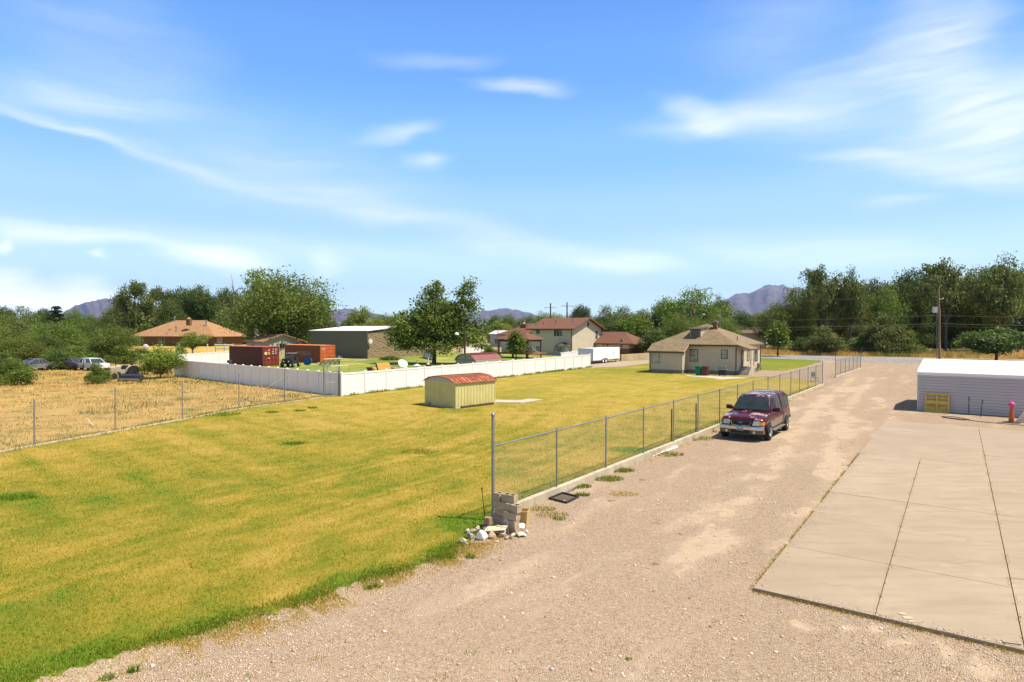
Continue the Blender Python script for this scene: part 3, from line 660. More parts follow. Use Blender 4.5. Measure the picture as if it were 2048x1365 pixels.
# scattered bigger stones and stray tufts on the driveway
n = 1500; x, y = polar(n, 200, 2040, 8.8, 45, .6); k = inpoly(x, y, NEARG) & ~inpoly(x, y, padp); x, y = x[k], y[k]; n = len(x)
sz = (.014 + .022*rng.random(n)**2)[:, None]*(1+y[:, None]*.02)*np.stack([.8+.6*rng.random(n), .7+.5*rng.random(n), .5+.4*rng.random(n)], 1)
V = oc[None]*sz[:, None, :]*(1+.3*(rng.random((n, 6, 1))-.5)) + np.stack([x, y, np.full(n, gz+.006)], 1)[:, None, :]
tag(np_mesh('loose_stones', V, (tri[None] + 6*np.arange(n)[:, None, None]).reshape(-1, 3), M['pebble'], attrs={'r': np.repeat(rng.random(n), 6)}), 'larger loose stones scattered over the gravel driveway', None, None, 'stuff')
wx, wy, wg, wh_ = [], [], [], []
for i in range(70):
    u_, v_ = 300+1700*rng.random(), 860+500*rng.random()**.7; c_ = G(u_, v_)
    if not inpoly(np.array([c_.x]), np.array([c_.y]), NEARG)[0] or inpoly(np.array([c_.x]), np.array([c_.y]), padp)[0] or rng.random() < .35: continue
    m_ = int(10+40*rng.random()); a_ = rng.random(m_)*6.28; r_ = .09*np.sqrt(rng.random(m_)); wx += list(c_.x+np.cos(a_)*r_*1.5); wy += list(c_.y+np.sin(a_)*r_); wg += list(-.1+1.0*rng.random()+.2*rng.random(m_)); wh_ += list(.02+.035*rng.random(m_))
wx, wy, wg, wh_ = map(np.array, (wx, wy, wg, wh_)); tag(blades('stray_weeds', wx, wy, wh_, .006+wy*.0006, wg, M['blade'], .7), 'tiny stray weed tufts on the gravel driveway', None, None, 'stuff')

# stones kicked onto the pad along its edges
n = 2600; a_ = np.where(rng.random(n) < .5, np.abs(rng.normal(size=n))*.12, rng.random(n)*7); b_ = np.where(a_ < .6, rng.random(n)*17, np.abs(rng.normal(size=n))*.10)
k = (a_ > .01) & (b_ > .01); a_, b_ = a_[k], b_[k]; n = len(a_); x = S0.x + EX.x*a_ + EY.x*b_; y = S0.y + EX.y*a_ + EY.y*b_
sz = (.005 + .008*rng.random(n)**2)[:, None]*(1+y[:, None]*.012)*np.stack([.8+.6*rng.random(n), .7+.5*rng.random(n), .5+.3*rng.random(n)], 1)
V = oc[None]*sz[:, None, :] + np.stack([x, y, np.full(n, .084)], 1)[:, None, :]
tag(np_mesh('pad_edge_gravel', V, (tri[None] + 6*np.arange(n)[:, None, None]).reshape(-1, 3), M['pebble'], attrs={'r': np.repeat(rng.random(n), 6)}), 'small stones strewn over the edges of the concrete pad', None, None, 'stuff')

# ------------------------------------------------------------------ trees
def leaf_mat(name, lo, mid, hi):
    t = NT(name); r_ = t.attr('r'); o = t.new('ShaderNodeObjectInfo').outputs['Random']
    c = t.ramp(r_, [(0, lo), (.5, mid), (1, hi)])
    hsv = t.new('ShaderNodeHueSaturation'); t.ln(c, hsv.inputs['Color']); t.ln(t.rng(o, 0, 1, .475, .50), hsv.inputs['Hue']); t.ln(t.rng(o, 0, 1, .95, 1.3), hsv.inputs['Value'])
    c = hsv.outputs[0]; t.col(c); t.set(.55); t.b.inputs['Specular IOR Level'].default_value = .25
    tr = t.new('ShaderNodeBsdfTranslucent'); t.ln(c, tr.inputs[0]); mx = t.new('ShaderNodeMixShader'); mx.inputs[0].default_value = .38
    t.ln(t.b.outputs[0], mx.inputs[1]); t.ln(tr.outputs[0], mx.inputs[2]); t.ln(mx.outputs[0], t.out.inputs[0]); return t.m
L_dark = leaf_mat('deep green leaves', (.035, .06, .012), (.07, .115, .022), (.14, .19, .045))
L_mid = leaf_mat('mid green leaves', (.055, .09, .012), (.11, .17, .024), (.20, .27, .05))
L_olive = leaf_mat('olive elm leaves', (.06, .085, .02), (.115, .15, .035), (.20, .24, .07))
L_yel = leaf_mat('yellow green leaves', (.09, .13, .015), (.17, .23, .03), (.3, .36, .07))
L_pine = leaf_mat('blue green needles', (.02, .035, .015), (.04, .065, .03), (.07, .10, .05))
def crown_pts(lobes, n, clump, spread):
    """lobes: (cx,cy,cz,rx,ry,rz); leaves gathered in clumps near each lobe's shell"""
    vol = np.array([l[3]*l[5] for l in lobes]); vol = vol/vol.sum(); P = []; N = []
    for l, f in zip(lobes, vol):
        m = max(6, int(n*f/clump)); d = rng.normal(size=(m, 3)); d /= np.linalg.norm(d, axis=1)[:, None]
        rad = (.35 + .65*rng.random((m, 1))**.55); c = np.array(l[:3]) + d*rad*np.array(l[3:]); ok = rng.random(m) < .85
        c, d = c[ok], d[ok]; k = clump
        off = np.clip(rng.normal(size=(len(c), k, 3)), -1.55, 1.55)*spread*(.5+rng.random((len(c), 1, 1)))*np.array([1.15, 1.15, .7]); off[..., 2] -= .3*np.abs(off[..., 0])
        P.append((c[:, None] + off).reshape(-1, 3)); N.append(np.repeat(d, k, 0)*.45)
    return np.concatenate(P), np.concatenate(N)
def leaves(P, N, size, droop=0):
    n = len(P); nn = rng.normal(size=(n, 3)) + N*1.6 + np.array([0, 0, .25]); nn /= np.linalg.norm(nn, axis=1)[:, None]
    a = np.cross(nn, rng.normal(size=(n, 3))); a /= np.linalg.norm(a, axis=1)[:, None]; b = np.cross(nn, a); s = size*(.55+.9*rng.random(n))[:, None]
    if droop: a[:, 2] -= droop; a /= np.linalg.norm(a, axis=1)[:, None]
    bend = nn*s*.18
    V = np.stack([P - a*s*.62, P + b*s*.36 + bend, P + a*s*.62, P - b*s*.36 + bend], 1); return V
def tree_proto(name, lobes, n, size, mat, trunk_r=.02, clump=26, spread=.05, droop=0, fork=.3, bare=0, tone=True):
    P, N = crown_pts(lobes, n, clump, spread); P[:, 2] = np.abs(P[:, 2])
    V = leaves(P, N, size, droop); m = len(P)
    cl = np.repeat(rng.random(m//clump + 1), clump)[:m]*.45 + rng.random(m)*.55
    crown = np_mesh('crown', V, np.arange(m*4).reshape(m, 4), mat, attrs={'r': np.repeat(cl, 4)})
    mb = MB(); top = max(l[2] for l in lobes); fk = fork
    mb.tube([(0, 0, -.01), (.003, .002, fk*.5), (.0, .004, fk)], [trunk_r*1.25, trunk_r, trunk_r*.85], 8)
    for l in lobes:
        c = Vector(l[:3]); mid = Vector((c.x*.45, c.y*.45, fk + (c.z-fk)*.45 + .02)); mb.tube([(0, 0, fk*.92), mid, c], [trunk_r*.6, trunk_r*.36, trunk_r*.14], 5)
        for j in range(4 + bare):
            d = Vector((rng.normal(), rng.normal(), rng.normal()*.6 + .35)).normalized(); e = c + Vector((d.x*l[3], d.y*l[4], d.z*l[5]))*(.85 + .3*(bare > 0)); s0 = mid.lerp(c, .4 + .5*rng.random())
            mb.tube([s0, s0.lerp(e, .5) + Vector((0, 0, .012)), e], [trunk_r*.2, trunk_r*.12, trunk_r*.04], 4)
    trunk = mb.build('trunk', M['bark'], smooth=60, recalc=False)
    for o in (crown, trunk): col.objects.unlink(o)
    return crown.data, trunk.data
def lob(n, r, zc, zr, lr, seed, top=.0, base=.35, sq=.8):
    q = np.random.default_rng(seed); L = []
    for i in range(n):
        a = i*2.4 + q.random()*.8; rad = r*math.sqrt((i+.5)/n); z = zc + (q.random()-.5)*2*zr*(1 - .35*(rad/r))
        s = lr*(.75+.55*q.random()); L.append((math.cos(a)*rad, math.sin(a)*rad, max(base*.9, z), s, s, s*sq))
    if top: L.append((.02, 0, 1-top, top*.9, top*.9, top))
    return L
PR = {}
# crown boxes are about 1 high; widths given by the lobes (radius about .4)
PR['elm1'] = tree_proto('e1', lob(13, .33, .58, .28, .2, 1, .18), 21000, .022, L_olive, .022, fork=.28)
PR['elm2'] = tree_proto('e2', lob(12, .31, .6, .28, .2, 2, .22), 20000, .022, L_dark, .022, fork=.3)
PR['elm3'] = tree_proto('e3', lob(14, .34, .55, .3, .2, 3, .2), 21000, .022, L_mid, .022, fork=.25)
PR['elm4'] = tree_proto('e4', lob(11, .29, .62, .25, .18, 14, .18), 17000, .023, L_olive, .024, fork=.35, spread=.045)
PR['full1'] = tree_proto('f1', lob(15, .37, .5, .3, .2, 4, .2, .2), 30000, .0185, L_mid, .02, fork=.2, spread=.06)
PR['full2'] = tree_proto('f2', lob(15, .36, .48, .3, .2, 5, .22, .2), 24000, .021, L_dark, .02, fork=.2, spread=.06)
PR['yel'] = tree_proto('y1', lob(13, .36, .48, .28, .19, 6, .2, .2), 12000, .03, L_yel, .02, fork=.2, spread=.06)
PR['airy'] = tree_proto('a1', lob(12, .34, .66, .26, .11, 7, .1, .4), 5200, .026, L_olive, .018, fork=.35, bare=4, clump=18, spread=.04)
PR['airy2'] = tree_proto('a2', lob(11, .3, .68, .24, .12, 17, .1, .4), 6000, .026, L_yel, .018, fork=.4, bare=3, clump=18, spread=.04)
PR['bush'] = tree_proto('b1', lob(12, .4, .38, .28, .22, 8, .25, .12), 11000, .036, L_mid, .02, fork=.1, spread=.07)
PR['bush2'] = tree_proto('b2', lob(12, .42, .4, .28, .22, 9, .25, .12), 10000, .038, L_yel, .02, fork=.1, spread=.07, droop=.3)
PR['bushd'] = tree_proto('b3', lob(12, .4, .4, .28, .22, 10, .25, .12), 11000, .036, L_dark, .02, fork=.1, spread=.07)
PR['willow'] = tree_proto('w1', lob(13, .38, .45, .3, .2, 11, .25, .12), 13000, .04, L_olive, .02, fork=.15, spread=.06, droop=.9)
PR['round'] = tree_proto('r1', lob(13, .38, .62, .2, .19, 12, .2, .4), 13000, .04, L_mid, .022, fork=.28, spread=.06)
PR['roundd'] = tree_proto('r2', lob(13, .42, .6, .2, .2, 13, .18, .4), 13000, .04, L_dark, .02, fork=.25, spread=.06)
PR['slim'] = tree_proto('s1', [(0, 0, .45, .14, .14, .2), (.04, .03, .62, .13, .13, .2), (-.05, 0, .75, .11, .11, .17), (.02, -.02, .9, .07, .07, .12), (.1, .0, .45, .1, .1, .12), (-.1, 0, .52, .1, .1, .12)], 5200, .036, L_mid, .012, fork=.3, clump=18)
# conifer: tiers of sagging boughs
cl_ = []
for i in range(11):
    z = .14 + i*.078; rad = .26*(1-z)**.8 + .02
    for j in range(7): a = j*.9 + i*.5; cl_.append((math.cos(a)*rad*.6, math.sin(a)*rad*.6, z, rad*.5, rad*.5, .018))
PR['conifer'] = tree_proto('c1', cl_, 12000, .028, L_pine, .015, fork=.6, clump=12, spread=.014)
# the near maple: a broad crown of separate boughs beside one tall column, bare sky between them
ml = [(-.36,0,.44,.13,.2,.13), (-.27,.1,.56,.13,.16,.13), (-.22,-.1,.36,.15,.16,.13), (-.12,0,.68,.13,.16,.13), (-.02,.1,.82,.11,.12,.13), (-.05,-.1,.55,.15,.16,.14), (.06,.0,.66,.11,.14,.14), (.02,0,.38,.17,.2,.14), (.03,-.02,.92,.06,.07,.08),
      (.33,0,.80,.10,.1,.14), (.38,.02,.93,.05,.05,.08), (.30,0,.62,.12,.13,.12), (.26,0,.45,.15,.17,.12), (.42,0,.72,.08,.09,.09), (.36,-.1,.34,.13,.15,.1), (.2,.1,.3,.14,.15,.09), (-.18,.1,.28,.13,.13,.08), (.47,0,.25,.07,.1,.08), (.14,0,.5,.14,.15,.12), (.16,.02,.62,.11,.13,.1), (.2,0,.68,.08,.1,.07), (-.1,.12,.5,.15,.15,.15), (.45,.05,.45,.08,.1,.1)]
ml += [(.08,.05,.55,.14,.16,.14), (.12,-.05,.42,.14,.16,.13), (-.3,0,.3,.13,.15,.11), (.17,-.03,.58,.1,.12,.12), (-.3,-.12,.27,.12,.12,.09), (-.08,-.14,.24,.13,.12,.09), (.1,-.14,.22,.12,.12,.08), (-.42,.05,.34,.08,.1,.09)]
PR['maple'] = tree_proto('m1', ml, 30000, .021, L_mid, .020, fork=.2, clump=20, spread=.034)
# dead snag
mb = MB(); mb.tube([(0,0,0), (.01,0,.4), (0,.01,.7), (.02,0,1)], [.02,.016,.01,.002], 6)
for j in range(34):
    z = .35+.6*rng.random(); a = rng.random()*6.3; L = .10+.2*rng.random(); e = Vector((math.cos(a)*L, math.sin(a)*L, z+.22*rng.random()+.05)); mb.tube([(0,0,z-.05), e*.5+Vector((0,0,z*.5+.0)), e], [.008,.005,.0015], 4)
_so = mb.build('trunk', simple('bleached dead wood', (.24, .2, .17), .9), recalc=False); SNAG = _so.data
bpy.data.objects.remove(_so)
for _o in [x for x in bpy.data.objects if x.name.split('.')[0] in ('trunk', 'crown')]: bpy.data.objects.remove(_o)
names = {'conifer': 'conifer_tree', 'maple': 'maple_tree', 'bush': 'bush', 'bush2': 'bush', 'bushd': 'bush', 'willow': 'willow_bush'}
def tree(kind, u, D, vtop, wpx, label, group=None, rot=None, cat=None, name=None, vbase=None):
    """u: column of the trunk, D: distance, vtop: row of the top, wpx: crown width in photo pixels"""
    P = at(u, 660, D); P.z = 0 if vbase is None else hrow(P, vbase); hgt = hrow(P, vtop) - P.z; wid = wpx/F*D
    nm = name or names.get(kind, 'tree'); ct = cat or ('bush' if 'bush' in nm else 'tree')
    r = thing(nm, label, ct, P, rng.random()*6.28 if rot is None else rot, group)
    w0 = .54 if kind in ('slim', 'conifer') else .98
    if kind == 'maple': w0 = 1.0
    if kind == 'slim': w0 = .34
    r.scale = (wid/w0, wid/w0, hgt)
    if kind == 'snag': r.scale = (hgt, hgt, hgt); ms = [('trunk', SNAG)]
    else: ms = [('crown', PR[kind][0]), ('trunk', PR[kind][1])]
    for k, me in ms:
        o = bpy.data.objects.new(k, me); col.objects.link(o); o.parent = r
    return r
# right-hand row beyond the grey road
TR = 'tall trees beyond the grey road'
for a in [('elm1', 1548, 160, 602, 70, 'olive tree at the left end of the tall row behind the tan house'),
          ('elm3', 1590, 150, 568, 90, 'green tree in the tall row just right of the mountain peak'),
          ('airy', 1643, 142, 530, 105, 'thin topped elm with open branches above the short chain-link fence'),
          ('elm2', 1632, 158, 560, 80, 'dark elm behind the thin topped elm'),
          ('elm4', 1700, 140, 536, 85, 'narrow topped elm right of the thin topped elm'),
          ('elm2', 1742, 152, 556, 80, 'shorter dark elm in the dip of the tall tree row'),
          ('elm3', 1772, 140, 562, 85, 'rounded green elm behind the willowy bush'),
          ('elm2', 1826, 148, 536, 95, 'dark broad elm just left of the wooden utility pole'),
          ('airy', 1892, 136, 516, 130, 'open branched elm directly behind the utility pole'),
          ('elm1', 1870, 152, 530, 100, 'olive elm filling the row behind the utility pole'),
          ('elm3', 1945, 146, 528, 100, 'bright green elm between the pole and the tallest tree'),
          ('elm4', 2006, 134, 511, 125, 'tallest elm in the row at the right'),
          ('elm2', 2050, 150, 522, 110, 'dark elm cut off by the right edge of the view'),
          ('elm2', 1985, 158, 560, 110, 'dark elm low behind the tallest elm'),
          ('elm2', 1680, 165, 590, 110, 'dark tree filling behind the narrow topped elm'),
          ('elm2', 1790, 165, 590, 110, 'dark tree filling behind the rounded green elm'),
          ('elm3', 2120, 140, 518, 120, 'elm beyond the right edge beside the dark elm'),
          ('full2', 1730, 148, 640, 70, 'low dark undergrowth tree below the shorter elm'),
          ('full2', 1900, 146, 640, 80, 'low dark undergrowth tree below the open branched elm'),
          ('full2', 1840, 148, 640, 80, 'low dark undergrowth tree left of the pole foot'),
          ('full2', 1610, 150, 640, 70, 'low dark undergrowth tree left of the grey green bush'),
          ('full2', 1960, 146, 640, 80, 'low dark undergrowth tree behind the round maple'),
          ('full2', 2040, 146, 640, 80, 'low dark undergrowth tree at the right edge')]:
    tree(*a, group=TR)
tree('willow', 1648, 128, 651, 62, 'grey green rounded bush before the dark row left of the driveway end')
tree('willow', 1770, 126, 622, 78, 'tall willowy bush with feathery top beside the road')
tree('bush', 1815, 127, 660, 55, 'mid green bush at the right foot of the willowy bush')
tree('willow', 1730, 129, 664, 55, 'smaller feathery bush left of the tall willowy one')
tree('roundd', 1993, 104, 655, 118, 'round dark maple with single trunk behind the white building')
tree('slim', 1556, 122, 645, 40, 'young slender tree with leafy base right of the tan house')
tree('bushd', 1600, 132, 672, 40, 'small dark bush between the young tree and grey green bush')
# behind the tan house
for a in [('elm3', 1385, 150, 570, 150, 'big rounded elm behind the chimney of the tan house'), ('elm2', 1328, 160, 598, 70, 'tree at the left shoulder of the big rounded elm'), ('elm4', 1437, 165, 590, 60, 'elm at the right shoulder of the big rounded elm'),
          ('full2', 1480, 190, 618, 70, 'dark tree below the mountain slope'), ('full1', 1515, 230, 622, 60, 'smaller distant tree right below the mountain'), ('full1', 1362, 135, 625, 90, 'low green tree behind the hip roof'),
          ('full1', 1427, 140, 630, 90, 'low green tree right of the streetlight pole'), ('bushd', 1310, 130, 655, 60, 'bushes left of the tan house roof')]:
    tree(*a, group='trees behind the tan house')
for a in [('elm2', 1160, 190, 608, 46, 'upright dark tree right of the second crossarm pole'), ('elm3', 1214, 170, 606, 62, 'pointed tree behind the two storey house gable'), ('elm3', 1248, 175, 608, 75, 'wide tree right of the pointed tree'),
          ('elm1', 1292, 180, 616, 70, 'olive tree left of the big rounded elm'), ('round', 1270, 150, 632, 74, 'round green tree on a clear trunk right of the brown roofed wing'), ('full2', 1225, 150, 640, 70, 'dark green tree behind the brown roofed wing'),
          ('full1', 1192, 180, 630, 60, 'low tree over the gable ridge')]:
    tree(*a, group='trees behind the two storey house')
for a in [('full1', 1085, 230, 622, 58, 'green tree left of the first crossarm pole'), ('full1', 1112, 250, 625, 55, 'green tree behind the first crossarm pole'), ('full2', 1140, 260, 632, 40, 'small dark tree between the crossarm poles'),
          ('full1', 1060, 260, 628, 40, 'small tree on the mountain foot left of the poles'), ('full1', 1018, 250, 626, 50, 'olive rounded tree below the low mountain'), ('full2', 988, 250, 628, 45, 'tree right of the maple column'),
          ('yel', 996, 200, 640, 62, 'bright yellow green tree right of the maple'), ('willow', 1042, 180, 636, 50, 'grey leaved tree behind the brown hip roof')]:
    tree(*a, group='trees behind the brown hip roof')
# behind the grey block building
for a in [('yel', 728, 200, 612, 70, 'yellow green tree above the block building roof'), ('elm4', 706, 230, 628, 60, 'thin tree beside the far pole'), ('full1', 768, 210, 626, 60, 'rounded tree left of the near maple'), ('willow', 690, 200, 640, 50, 'pale olive tree above the roof vent'),
          ('full1', 805, 210, 624, 60, 'green tree behind the left side of the near maple'), ('yel', 755, 190, 636, 60, 'low yellow green tree over the white roof'), ('willow', 668, 190, 645, 40, 'olive bush over the small orange roof'), ('full1', 845, 220, 630, 60, 'green tree hidden behind the near maple')]:
    tree(*a, group='trees behind the block building')
MP = tree('maple', 868, 95, 560, 192, 'leafy maple with tall side column and dark trunk before the block building', rot=0, name='maple_tree')
tree('full1', 562, 128, 538, 200, 'largest broad green tree behind the two shipping containers', rot=1.0, vbase=716)
tree('airy2', 520, 134, 538, 95, 'sparse light green treetop rising left of the largest tree', group='trees behind the containers')
tree('full2', 640, 150, 590, 60, 'dark tree at the right shoulder of the largest tree', group='trees behind the containers')
tree('full2', 585, 140, 572, 110, 'dark green tree behind the right half of the largest tree', group='trees behind the containers')
for a in [('snag', 468, 186, 571, 60, 'bare dead treetop left of the sparse light green top'), ('elm2', 447, 194, 574, 70, 'dark elm above the right end of the orange brown roof'), ('elm2', 408, 186, 570, 80, 'dark elm above the middle of the orange brown roof'),
          ('elm2', 362, 191, 574, 85, 'dark elm above the ridge of the orange brown roof'), ('airy', 268, 176, 560, 95, 'pale open tree with bare limbs left of the brown roofed house'), ('airy', 318, 184, 572, 85, 'second pale open tree behind the ridge'),
          ('elm1', 250, 186, 592, 80, 'olive elm below the pale open tree'), ('willow', 300, 178, 600, 90, 'grey olive tree behind the left slope of the roof'), ('full1', 490, 186, 600, 60, 'green tree above the tan garage'), ('willow', 448, 176, 612, 60, 'dull olive tree right of the roof ridge'),
          ('full2', 345, 176, 600, 80, 'dark tree close behind the chimney'), ('full2', 400, 201, 600, 90, 'dark tree filling behind the ridge'), ('full1', 470, 168, 640, 50, 'green tree beside the tan garage')]:
    tree(*a, group='trees behind the orange brown roof')
for a in [('elm2', 12, 175, 612, 46, 'small dark tree at the far left edge of the skyline'), ('elm3', 48, 165, 608, 66, 'green tree second from the left on the skyline'), ('elm2', 84, 175, 616, 55, 'dark tree third from the left on the skyline'), ('conifer', 113, 150, 608, 60, 'dark blue green conifer on the left skyline'),
          ('full1', 152, 160, 616, 55, 'bright green tree right of the conifer'), ('full1', 185, 165, 626, 50, 'green tree below the left mountain'), ('full2', 215, 160, 628, 50, 'dark tree at the right foot of the left mountain'), ('full2', 130, 170, 630, 60, 'dark tree behind the conifer'),
          ('full2', 60, 160, 632, 80, 'dark tree under the left skyline trees'), ('full1', -30, 150, 605, 90, 'tree at the left border of the view'),
          ('elm1', 55, 118, 636, 110, 'olive tree left of the leaning pale branch'), ('full1', 120, 112, 640, 100, 'mid green tree behind the grey car'), ('full2', 175, 125, 640, 90, 'dark green tree behind the white wagon'), ('full1', 222, 100, 648, 90, 'large round green tree between the wagon and the brown house'),
          ('full1', 10, 95, 655, 110, 'green tree on the left edge behind the field'), ('full2', 90, 98, 668, 80, 'dark tree mass behind the grey car'), ('bush', 150, 95, 690, 70, 'low green bush behind the wagon'), ('full1', 40, 85, 672, 110, 'large bush covering the left border of the field'),
          ('bushd', 115, 82, 695, 60, 'dark bush left of the grey car'), ('bush', 245, 96, 690, 60, 'low bush right of the wagon'), ('bushd', 280, 110, 695, 60, 'low dark hedge below the brown house'), ('bush', 195, 105, 680, 60, 'bush behind the white wagon roof'), ('bushd', 0, 72, 700, 80, 'dark bush low on the left border')]:
    tree(*a, group='trees along the left field')
tree('bush', 28, G(30, 771).y, 716, 62, 'small dark green shrub in dry grass near the left border')
tree('bush', 193, G(193, 768).y, 724, 42, 'small egg shaped shrub standing before the white wagon')
tree('bush2', 321, G(320, 757).y, 686, 68, 'large leaning light green bush right of the tractor')
tree('airy2', 385, 92, 664, 70, 'thin leafed young tree before the brown house wall', vbase=722)
tree('bush', 360, 95, 690, 40, 'low shrub at the foot of the thin leafed tree')
tree('slim', 1032, 105, 664, 34, 'young tree growing right before the brown gazebo', vbase=722)
tree('bush', 978, 114, 690, 40, 'light bush right of the maple trunk')
tree('bushd', 780, 108, 712, 40, 'dark low shrub against the tan stone wall')
for a in [('full1', -110, 110, 640, 110, 'green tree beyond the left border nearest the view'), ('elm2', -190, 125, 610, 110, 'dark elm beyond the left border'), ('full2', -280, 100, 640, 120, 'dark tree far beyond the left border'), ('elm3', -380, 130, 600, 130, 'green elm far beyond the left border'), ('bush', -90, 75, 700, 90, 'bush beyond the left border of the field'), ('full1', -500, 120, 620, 150, 'broad tree furthest beyond the left border')]:
    tree(*a, group='trees along the left field')
# distant belt: nothing tells these apart
for i in range(70):
    u = -60 + i*32 + rng.random()*20; D = 330 + 260*rng.random(); kd = ['full2', 'full1', 'elm2', 'willow'][i % 4]
    tree(kd, u, D, 640 + 10*rng.random(), (28 + 16*rng.random()), 'distant green tree in the belt beyond the houses', group='distant trees beyond the houses')
# scrub that hides the far ground
for i in range(26):
    u = 1180 + i*36 + rng.random()*14; D = 165 + 25*rng.random()
    if u > 2100: continue
    tree('full2', u, D, 655 + 8*rng.random(), 46, 'dark understorey tree deep behind the tall row', group='understorey behind the tall row')

# ------------------------------------------------------------------ mountains
t = NT('dry mountain'); p = t.pos('World'); n = t.noise(t.pos('World', (1, 1, 2.5)), .004, 8, .65); n2 = t.noise(p, .012, 5)
c = t.ramp(n, [(.38, (.05, .045, .045)), (.5, (.10, .08, .07)), (.62, (.17, .125, .11))]); c = t.mix(t.rng(n2, .45, .65, 0, .5), c, (.1, .1, .07)); t.col(c); t.set(.95); M['mount'] = t.m
def mountain(pts, D, name='mountain'):
    us = [a for a, b in pts]; n = 160; rows = 26; V = []; dep = D*.28
    for j in range(rows):
        f = j/(rows-1)
        for i in range(n):
            u = us[0] + (us[-1]-us[0])*i/(n-1); v = float(np.interp(u, us, [b for a, b in pts])); top = (660-v)/F*D + H
            e = min(1, (i+1)/6, (n-i)/6); w = math.sin(f*math.pi/2)**1.15 if f < 1 else 1
            z = top*w*1.0; rg = mnoise.fractal(Vector((u*.045, f*3.2, D*.001)), 1.0, 2.0, 6)
            rid = 1-abs(mnoise.noise(Vector((u*.06 + f*1.2, f*1.5, 7))))*2
            z += top*(.10*rg + .13*(rid-.5))*math.sin(f*math.pi); yy = D - dep*(1-f)
            V.append(((u-1024)/F*yy, yy, max(-2, z*e if e < 1 and False else z)))
    for i in range(n):  # back slope
        a = V[(rows-1)*n+i]; V.append((a[0]*1.05, a[1]*1.1, -5))
    Q = [(j*n+i, j*n+i+1, (j+1)*n+i+1, (j+1)*n+i) for j in range(rows) for i in range(n-1)]
    o = np_mesh(name, V, Q, M['mount'], smooth=True); o['kind'] = 'structure'; return o
mountain([(1380, 655), (1420, 628), (1448, 602), (1470, 592), (1486, 589), (1500, 588), (1516, 579), (1536, 572.5), (1549, 576), (1565, 573), (1600, 580), (1650, 584), (1720, 592), (1800, 596), (1900, 592), (1960, 590), (2050, 600), (2250, 640)], 12500)
mountain([(100, 640), (150, 613), (165, 608), (185, 605), (205, 601), (222, 600), (250, 604), (300, 615), (360, 640)], 11500)
mountain([(560, 640), (640, 625), (665, 622), (700, 620), (730, 624), (790, 636), (840, 644), (900, 636), (960, 623), (1000, 620), (1012, 618), (1030, 621), (1048, 624), (1062, 628), (1110, 645)], 13500)
# haze: real air between the camera and the mountains
t = NT('haze air'); t.n.remove(t.b); pv = t.new('ShaderNodeVolumePrincipled'); pv.inputs['Color'].default_value = (.42, .53, 1, 1); pv.inputs['Density'].default_value = 3.8e-5; pv.inputs['Anisotropy'].default_value = .2
t.ln(pv.outputs[0], t.out.inputs['Volume'])
mb = MB(); mb.box(-17000, 17000, -70, 17500, -8, 1150); hzo = mb.build('haze', t.m); hzo['kind'] = 'stuff'

# ------------------------------------------------------------------ chain-link fences
def chainlink(mb, p0, p1, z0, z1, step=.065, w=.0035):
    p0, p1 = Vector((p0[0], p0[1], 0)), Vector((p1[0], p1[1], 0)); L = (p1-p0).length; d = (p1-p0)/L; n = Vector((-d.y, d.x, 0)); h = z1-z0
    q = lambda s, z, o=0: p0 + d*s + Vector((0, 0, z)) + n*o
    for sg in (1, -1):
        s = -h
        while s < L:
            a, b = s, s+h; za, zb = 0, h
            if a < 0: za = -a; a = 0
            if b > L: zb = h-(b-L); b = L
            if b > a:
                if sg < 0: A, B = q(a, z1-za, .003), q(b, z1-zb, .003)
                else: A, B = q(a, z0+za, -.003), q(b, z0+zb, -.003)
                k = Vector((0, 0, w)); kn = n*w*.5
                mb.add([A-k, B-k, B+kn, A+kn, A+k, B+k], [(0,1,2,3), (3,2,5,4)])
            s += step*1.42
M['wire'] = simple('chain link wire', (.30, .31, .30), .55, .4, var=.1)
M['curb'] = simple('curb concrete', (.56, .46, .33), .9, var=.25, scale=1.5, bump=.3, dirt=(.3, .24, .16))
LEN = tcol(CURS, CD, 1645) - .0
fr = thing('chain_link_fence', 'long grey chain-link fence on a concrete curb between the lawn and the gravel driveway', 'fence', CURS)
def rel(p, root): return Vector(p) - Vector(root.location)
posts = [0] + [tcol(CURS, CD, u) for u in (1113.5, 1212, 1287, 1347, 1396, 1439, 1475, 1506, 1535.8, 1559.5, 1581.5, 1599, 1616, 1631.6, 1645)]
ztop0 = hrow(CURS, 831); RZ = .25+1.80
for i, s in enumerate(posts):
    q = CD*s; mb = MB(); last = i == len(posts)-1
    if i == 0:
        mb.tube([q+Vector((0,0,-.05-.25)), q+Vector((0,0,ztop0-.25))], .042, 12); mb.lathe([(.042, ztop0-.27), (.058, ztop0-.26), (.06, ztop0-.23), (.04, ztop0-.19), (.005, ztop0-.175)], 12, (q.x, q.y, 0))
        for zz in (.5, 1.1, 1.72): mb.lathe([(.047, zz), (.047, zz+.03)], 12, (q.x, q.y, 0))
    else:
        zt = RZ-.25+(.02 if not last else .28); mb.tube([q+Vector((0,0,-.1)), q+Vector((0,0,zt))], .026 if not last else .033, 8)
        mb.lathe([(.032, zt-.05), (.034, zt+.0), (.02, zt+.035)], 8, (q.x, q.y, 0))
    mb.build('post', M['galv'], fr, smooth=50, recalc=False)
mb = MB(); mb.tube([Vector((0,0,RZ-.25-.02)) + CD*.04, Vector((0,0,RZ-.25-.02)) + CD*posts[-1]], .021, 8); mb.build('top_rail', M['galv'], fr, smooth=50, recalc=False)
mb = MB(); mb.M = Matrix.Translation(-CURS); k0 = CURS + CN*.03; k1 = CURS + CN*.03 + CD*posts[-1]
chainlink(mb, k0, k1, .27, RZ-.02); mb.build('wire_mesh', M['wire'], fr, recalc=False)
mb = MB(); a = CURS - CD*.5; b = CURS + CD*(posts[-1]+.3)
